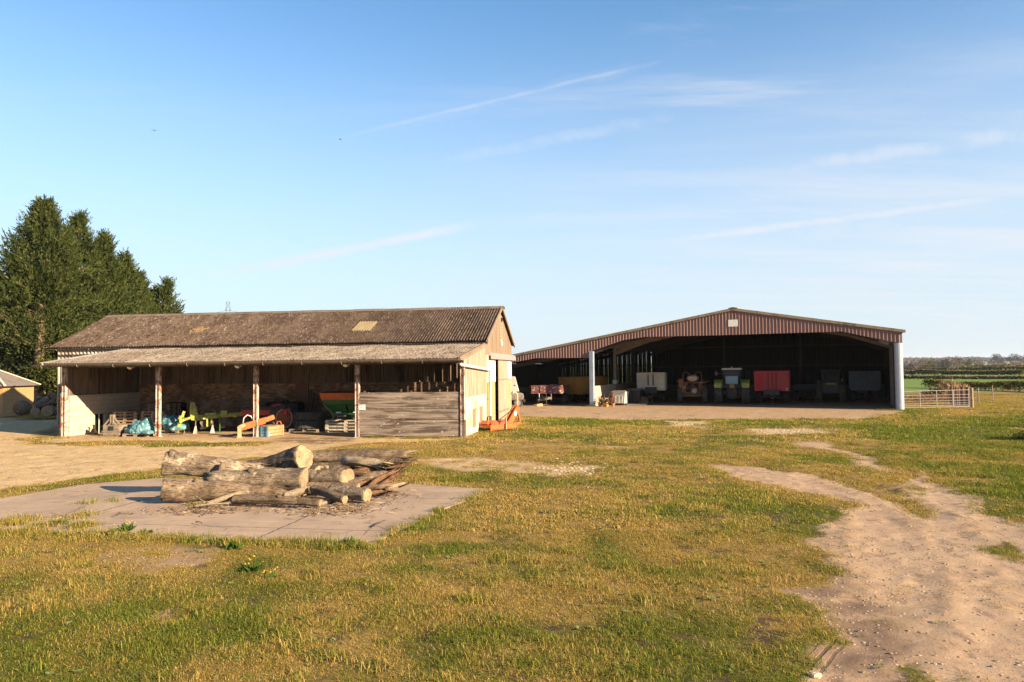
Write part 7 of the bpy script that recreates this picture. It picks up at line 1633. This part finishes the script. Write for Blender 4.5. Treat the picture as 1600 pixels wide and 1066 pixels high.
    for k, (x, y, s, lab, fl) in enumerate([(.62, -.12, .17, 'left clay pot of pink and red flowers before the wire stand', 0), (.98, -.25, .15, 'pot of pale flowers right of the wire stand', 1), (1.22, -.28, .13, 'small yellow pot at the foot of the white bin', 2), (1.55, .15, .16, 'tall potted plant with red blooms in front of the white bin', 3)]):
        T = rbt('flower_pot', lab, 'flower pot', x, y, k * .7, 0, 'flower pots in front of the block wall'); a = MB(); a.lathe([(s * .6, 0), (s * .95, s * 1.3), (s, s * 1.3), (s, s * 1.55), (s * .85, s * 1.55), (s * .8, s * 1.3)], (0, 0, 0), (0, 0, 1), 14); a.build('pot', mat('clay pot', (.42, .17, .08), (.5, .22, .11), 6) if fl != 2 else M_YPLATE, T)
        rs2 = np.random.RandomState(40 + k); n = 90; hgt = .9 if fl == 3 else .42; C = np.stack([rs2.randn(n) * s * .7, rs2.randn(n) * s * .7, s * 1.4 + rs2.rand(n) * hgt], 1); ax = unit(rs2.randn(n, 3)); quads_object('leaves', C, ax * .05, unit(np.cross(ax, rs2.randn(n, 3))) * .03, rs2.rand(n), M_IVY if fl != 3 else M_HEDGEB, T)
        n = 40; C = np.stack([rs2.randn(n) * s * .75, rs2.randn(n) * s * .75, s * 1.7 + rs2.rand(n) * hgt], 1); ax = unit(rs2.randn(n, 3)); quads_object('blooms', C, ax * .045, unit(np.cross(ax, rs2.randn(n, 3))) * .04, rs2.rand(n), mat('bloom%d' % k, *cols[k], 9, bmp=0), T)
    T = rbt('corrugated_sheet', 'pale corrugated sheet lying flat before the grey trailer', 'sheet', 2.75, 2.6, .15, .02); a = MB(); a.corr((-.75, -.45, .05), (1, 0, 0), (0, 1, 0), 1.5, .9, amp=.025, nv=2); a.build('sheet_metal', mat('pale dirty sheet', (.55, .47, .38), (.64, .56, .46), 4), T)
    T = rbt('junk_crate', 'dark low crate of odds and ends between bin and grey trailer', 'crate', 2.9, 4.1, .1); a = MB(); a.box(-.35, .35, -.3, .3, 0, .35); a.box(-.3, .1, -.2, .2, .352, .6); a.obox((.2, 0, .45), (.2, .3, .2), (0, 0, .3)); bevel(a.build('crate_body', mat('dull purple brown', (.12, .07, .07), (.18, .11, .1), 4), T), .01)
items_right()

# ------------------------------------------------------------------ shed, gate, far pylon, birds, weeds
def misc():
    # brick shed at the left edge, hipped slate roof
    FB = Frame(*G(4, 652)[:2], -3.0)
    T = thing('brick_shed', 'small orange brick shed with a hipped slate roof at the left edge', 'shed', FB.O, FB.rz)
    zt = 2.12
    m_or = brick_mat('orange stock brick', (0.50, 0.235, 0.085), (0.58, 0.31, 0.12), (0.56, 0.40, 0.22), pale=(0.60, 0.46, 0.28), pale_lo=.56)
    w = MB(); w.box(-5.2, 0, 0, 3.6, 0, zt); w.build('brick_wall', m_or, T)
    r = MB(); e = .28; V = [(-5.5, -e, zt - .05), (e, -e, zt - .05), (e, 3.9, zt - .05), (-5.5, 3.9, zt - .05), (-3.6, 1.8, zt + 1.25), (-2.0, 1.8, zt + 1.25)]
    r.add(V, [(0, 1, 5, 4), (1, 2, 5), (2, 3, 4, 5), (3, 0, 4), (3, 2, 1, 0)]); r.build('slate_roof', mat('grey purple slate', (0.17, 0.135, 0.125), (0.24, 0.195, 0.175), 5, stretch=(2, 2, 2), stain=(0.12, 0.12, 0.055), spot=(0.32, 0.27, 0.22)), T)
    h = MB(); h.bar((e + .02, -e - .02, zt), (-2.0, 1.8, zt + 1.30), .16, .07); h.bar((e + .02, 3.92, zt), (-2.0, 1.8, zt + 1.30), .16, .07); h.bar((-2.0, 1.8, zt + 1.30), (-3.6, 1.8, zt + 1.30), .2, .07); h.build('hip_tiles', mat('pale hip tiles', (.58, .46, .34), (.66, .54, .42), 5), T)
    g = MB(); g.tube([(-5.4, -e - .06, zt - .1), (-1.95, -e - .06, zt - .08)], .06, 8); g.build('gutter', M_GUTTER, T)
    d = MB(); d.box(-2.5, -1.95, -.04, -.003, 0, 1.85); d.build('door', mat('dark red door', (.20, .06, .04), (.26, .09, .06), 4), T)
    # field gate
    gl = G(1411.5, 639.5); gr = G(1515.5, 637.8); ang = math.atan2(gr.y - gl.y, gr.x - gl.x); L = (gr - gl).length; H = 1.15
    T = thing('field_gate', 'galvanised seven bar field gate beside the steel barn', 'gate', gl, ang)
    mg = mat('pale galvanised tube', (.215, .225, .24), (.27, .28, .295), 6, rough=.5, metal=.25, bmp=0)
    f = MB(); f.tube([(.0, 0, .08), (.0, 0, H - .12), (.04, 0, H)], .020, 8); f.tube([(L, 0, .1), (L, 0, H + .02), (L - .05, 0, H + .06)], .020, 8); f.tube([(.0, 0, H), (L, 0, H + .05)], .020, 8); f.tube([(0, 0, .08), (L, 0, .10)], .020, 8); f.build('gate_frame', mg, T)
    for z in (.20, .33, .50, .68, .88): b = MB(); b.tube([(.02, 0, z), (L - .02, 0, z + .02)], .014, 8); b.build('rail', mg, T)
    for k in (1, 2, 3): b = MB(); b.box(k * L / 4 - .02, k * L / 4 + .02, -.035, -.022, .08, H + .02); b.build('brace', mg, T)
    b = MB(); b.box(L - .2, L + .1, -.06, -.03, .62, .67); b.build('latch', M_STLD, T)
    def post(label, P, h, r, m, lean=0.0):
        T = thing('fence_post', label, 'post', P, 0, 'wooden posts round the gate'); b = MB(); b.tube([(0, 0, -.2), (lean, 0, h)], [r, r * .92], 9); b.lathe([(r * .92, 0), (r * .5, .04)], (lean, 0, h), (0, 0, 1), 9); b.build('post_body', m, T)
    mp = mat('grey oak post', (.27, .20, .14), (.36, .28, .2), 5, stretch=(3, 3, .5)); 
    q = G(1519, 637.5); post('thick timber gate post at the latch end of the gate', q, 1.28, .10, mp); q = G(1409, 641); post('short hanging post between gate and column', q + Vector((.15, .1, 0)), 1.1, .08, M_STLB)
    # plank fence behind the gate
    c0 = G(1486, 632); c1 = G(1514, 634); T = thing('plank_fence', 'short run of weathered pinkish upright boards behind the gate', 'fence', c0, math.atan2(c1.y - c0.y, c1.x - c0.x)); Lf = (c1 - c0).length; rs = random.Random(2)
    mpk = mat('sun bleached pinkish boards', (.50, .33, .22), (.60, .42, .30), 4, stretch=(5, 5, .4), stain=(.36, .22, .14)); x = 0
    bb = MB()
    while x < Lf:
        hh = 1.25 + .14 * rs.random(); bb.box(x, x + .22, -.012, .012, 0, hh); x += .245
    bb.build('boards', mpk, T)
    for k in range(4): b = MB(); b.box(k * Lf / 3.3 - .035 + .05, k * Lf / 3.3 + .035 + .05, -.09, -.013, 0, 1.3); b.build('upright', M_DARKW if k % 2 else M_GREYP, T)
    leafy('dry_reeds', 'pale dead reeds standing behind the plank fence', 'plant', tuple(G(1487, 628)), [(0, 0, .7, 1.0, .4, .9), (1.1, .2, .6, .7, .4, .7)], 1500, .22, M_DRY, 41, upright=2.2)
    leafy('brown_bush', 'brown bramble left of the dead reeds behind the gate', 'bush', tuple(G(1472, 622)), [(0, 0, .5, .9, .6, .6), (-.9, .2, .3, .8, .5, .4)], 1400, .09, M_HEDGEB, 42)
    leafy('rust_dock', 'patch of reddish dead dock seen through the gate bars', 'plant', tuple(G(1443, 629)), [(0, 0, .3, 1.4, .5, .35), (1.6, .1, .25, 1.0, .5, .3)], 1400, .12, mat_leaf_red, 43, upright=1.0)
    wf = [G(1519, 637), G(1560, 628), G(1620, 622)]
    for k, P in enumerate((G(1529, 630), G(1551, 624))): post(('thin stake right of the gate post in the long grass', 'farther thin stake near the hedge')[k], P, 1.1, .045, mp)
    # lattice pylon
    D = 470.0; b0 = PD(356, 583, D); T = thing('pylon', 'faint grey lattice pylon rising beyond the mossy roof', 'pylon', (b0.x, D, 0), .35)
    mz = mat('hazy grey lattice', (.09, .11, .13), (.12, .14, .16), 3, bmp=0, rough=.7)
    s = MB(); Z = [0, 12, 24, 33, 41.0, 46.3]; Wd = [4.2, 3.0, 2.0, 1.4, 1.25, .95]
    for (za, wa), (zb, wb) in zip(zip(Z, Wd), zip(Z[1:], Wd[1:])):
        for sx, sy in ((-1, -1), (1, -1), (1, 1), (-1, 1)): s.bar((sx * wa, sy * wa, za), (sx * wb, sy * wb, zb), .26, .26)
        for sx, sy, tx, ty in ((-1, -1, 1, -1), (1, -1, 1, 1), (1, 1, -1, 1), (-1, 1, -1, -1)): s.bar((sx * wa, sy * wa, za), (tx * wb, ty * wb, zb), .15, .15); s.bar((tx * wa, ty * wa, za), (sx * wb, sy * wb, zb), .15, .15); s.bar((sx * wb, sy * wb, zb), (tx * wb, ty * wb, zb), .12, .12)
    s.build('tower', mz, T)
    for z, ln in ((41.0, 1.9), (34.5, 7.5), (28, 6.5)):
        a = MB(); a.bar((-ln, 0, z), (ln, 0, z), .2, .25); a.bar((-ln, 0, z), (-1, 0, z + 1.6), .1, .1); a.bar((ln, 0, z), (1, 0, z + 1.6), .1, .1); a.build('cross_arm', mz, T)
    for sx in (-1, 1):
        a = MB(); pts = [(sx * 1.7 + sx * 26 * t, -10 * t * sx, 40.8 - 6.0 * t + 2.0 * t * t) for t in [k / 8 for k in range(9)]]; a.tube(pts, .08, 5); a.build('wire', mz, T)
    # two birds
    for k, (px, py, sz, lab) in enumerate(((241, 204, .62, 'dark bird gliding in the blue at the upper left'), (532, 218, .52, 'dark bird just below the long vapour trail'))):
        P = PD(px, py, 150.0); T = thing('bird', lab, 'bird', P, .4 + k, 'birds in the sky'); T.scale = (sz, sz, sz)
        mbk = mat('black plumage', (.03, .03, .03), (.04, .04, .04), 5, bmp=0)
        b = MB(); b.tube([(0, -.42, 0), (0, -.34, .02), (0, -.1, .0), (0, .2, 0), (0, .38, .0), (0, .55, .0)], [.01, .05, .10, .09, .04, .09], 8)
        for sx in (-1, 1): b.loft([[(sx * .05, .16, .03), (sx * .05, -.18, .03), (sx * .05, -.18, .06), (sx * .05, .16, .06)], [(sx * .45, .10, .16), (sx * .45, -.16, .16), (sx * .45, -.16, .18), (sx * .45, .10, .18)], [(sx * .95, .22, .08), (sx * .95, .08, .08), (sx * .95, .08, .09), (sx * .95, .22, .09)]])
        b.build('bird_body', mbk, T, smooth=True)
    # broad leaved weeds and dandelions along the slab
    mw = m_leaf('weed leaf', (0.055, 0.11, 0.018), (0.10, 0.17, 0.03), (0.16, 0.16, 0.04), .3); my = mat('dandelion yellow', (.52, .33, .02), (.60, .40, .03), 8, bmp=0)
    for k, (px, py, r, fl, lab) in enumerate([(172, 838, .15, 0, 'bright green weed at the slab edge beside the dandelions'), (197, 833, .17, 7, 'yellow dandelions on the slab edge'), (91, 822, .12, 5, 'small yellow flowered clump in the slab joint'), (395, 893, .17, 6, 'yellow flowered clump in the turf before the slab'), (422, 904, .11, 5, 'lone dandelion right of the flowered clump'),
            (362, 858, .15, 0, 'leafy weed in front of the slab, middle'), (342, 848, .12, 0, 'leafy weed touching the slab edge, middle'), (547, 852, .15, 0, 'leafy weed near the front corner of the slab'), (230, 836, .10, 0, 'small weed right of the slab edge dandelions')]):
        p = G(px, py); z = .03 if sdf_poly(np.array([p.x]), np.array([p.y]), PAD)[0] < 0 else 0.0; T = thing('weed_clump', lab, 'weed', (p.x, p.y, z), 0, 'weeds along the slab'); rs2 = np.random.RandomState(90 + k); n = 46
        az = rs2.rand(n) * 6.283; el = .25 + .9 * rs2.rand(n); l = r * (.5 + .6 * rs2.rand(n)); d = np.stack([np.cos(az) * np.cos(el), np.sin(az) * np.cos(el), np.sin(el)], 1); C = d * l[:, None] * .55 + rs2.randn(n, 3) * [.05, .04, 0]; C[:, 2] = np.maximum(C[:, 2], .02)
        quads_object('leaves', C, d * l[:, None] * .5, unit(np.cross(d, rs2.randn(n, 3) + [0, 0, 1])) * l[:, None] * .15, rs2.rand(n), mw, T)
        for q in range(fl): a = MB(); x, y = rs2.randn(2) * r * .5; hz = r * (.75 + .45 * rs2.rand()); a.lathe([(.004, 0), (.014, .004), (.012, .009), (.004, .012)], (x, y, hz), (.1, -.3, 1), 10); a.build('flower', my, T)
    p = G(1275, 1058); T = thing('white_stone', 'white stone at the bottom edge beside the track', 'stone', p); s = MB(); rs2 = np.random.RandomState(3)
    s.loft([[(t * math.cos(6.283 * k / 9) * (.9 + .3 * rs2.rand()), t * .7 * math.sin(6.283 * k / 9) * (.8 + .4 * rs2.rand()), z * (.8 + .4 * rs2.rand())) for k in range(9)] for t, z in ((.04, -.01), (.06, .015), (.045, .03), (.02, .036))]); s.build('stone_body', MATS['pale limestone chip'], T)
mat_leaf_red = m_leaf('reddish dead dock', (.30, .15, .08), (.42, .24, .13), (.2, .1, .05))
misc()

# ------------------------------------------------------------------ evening haze
def haze():
    mb = MB(); mb.box(-4300, 4300, -120, 6600, -1.5, 60.0)
    m = bpy.data.materials.new('thin haze'); m.use_nodes = True; nt = m.node_tree; nt.nodes.clear(); out = nd(nt, 'ShaderNodeOutputMaterial'); v = nd(nt, 'ShaderNodeVolumePrincipled')
    v.inputs['Color'].default_value = (0.84, 0.90, 1.0, 1); v.inputs['Density'].default_value = 0.00008; v.inputs['Anisotropy'].default_value = 0.2
    nt.links.new(v.outputs[0], out.inputs['Volume'])
    o = mb.build('haze', m); o['kind'] = 'stuff'; o['label'] = 'thin evening haze over the fields'
haze()
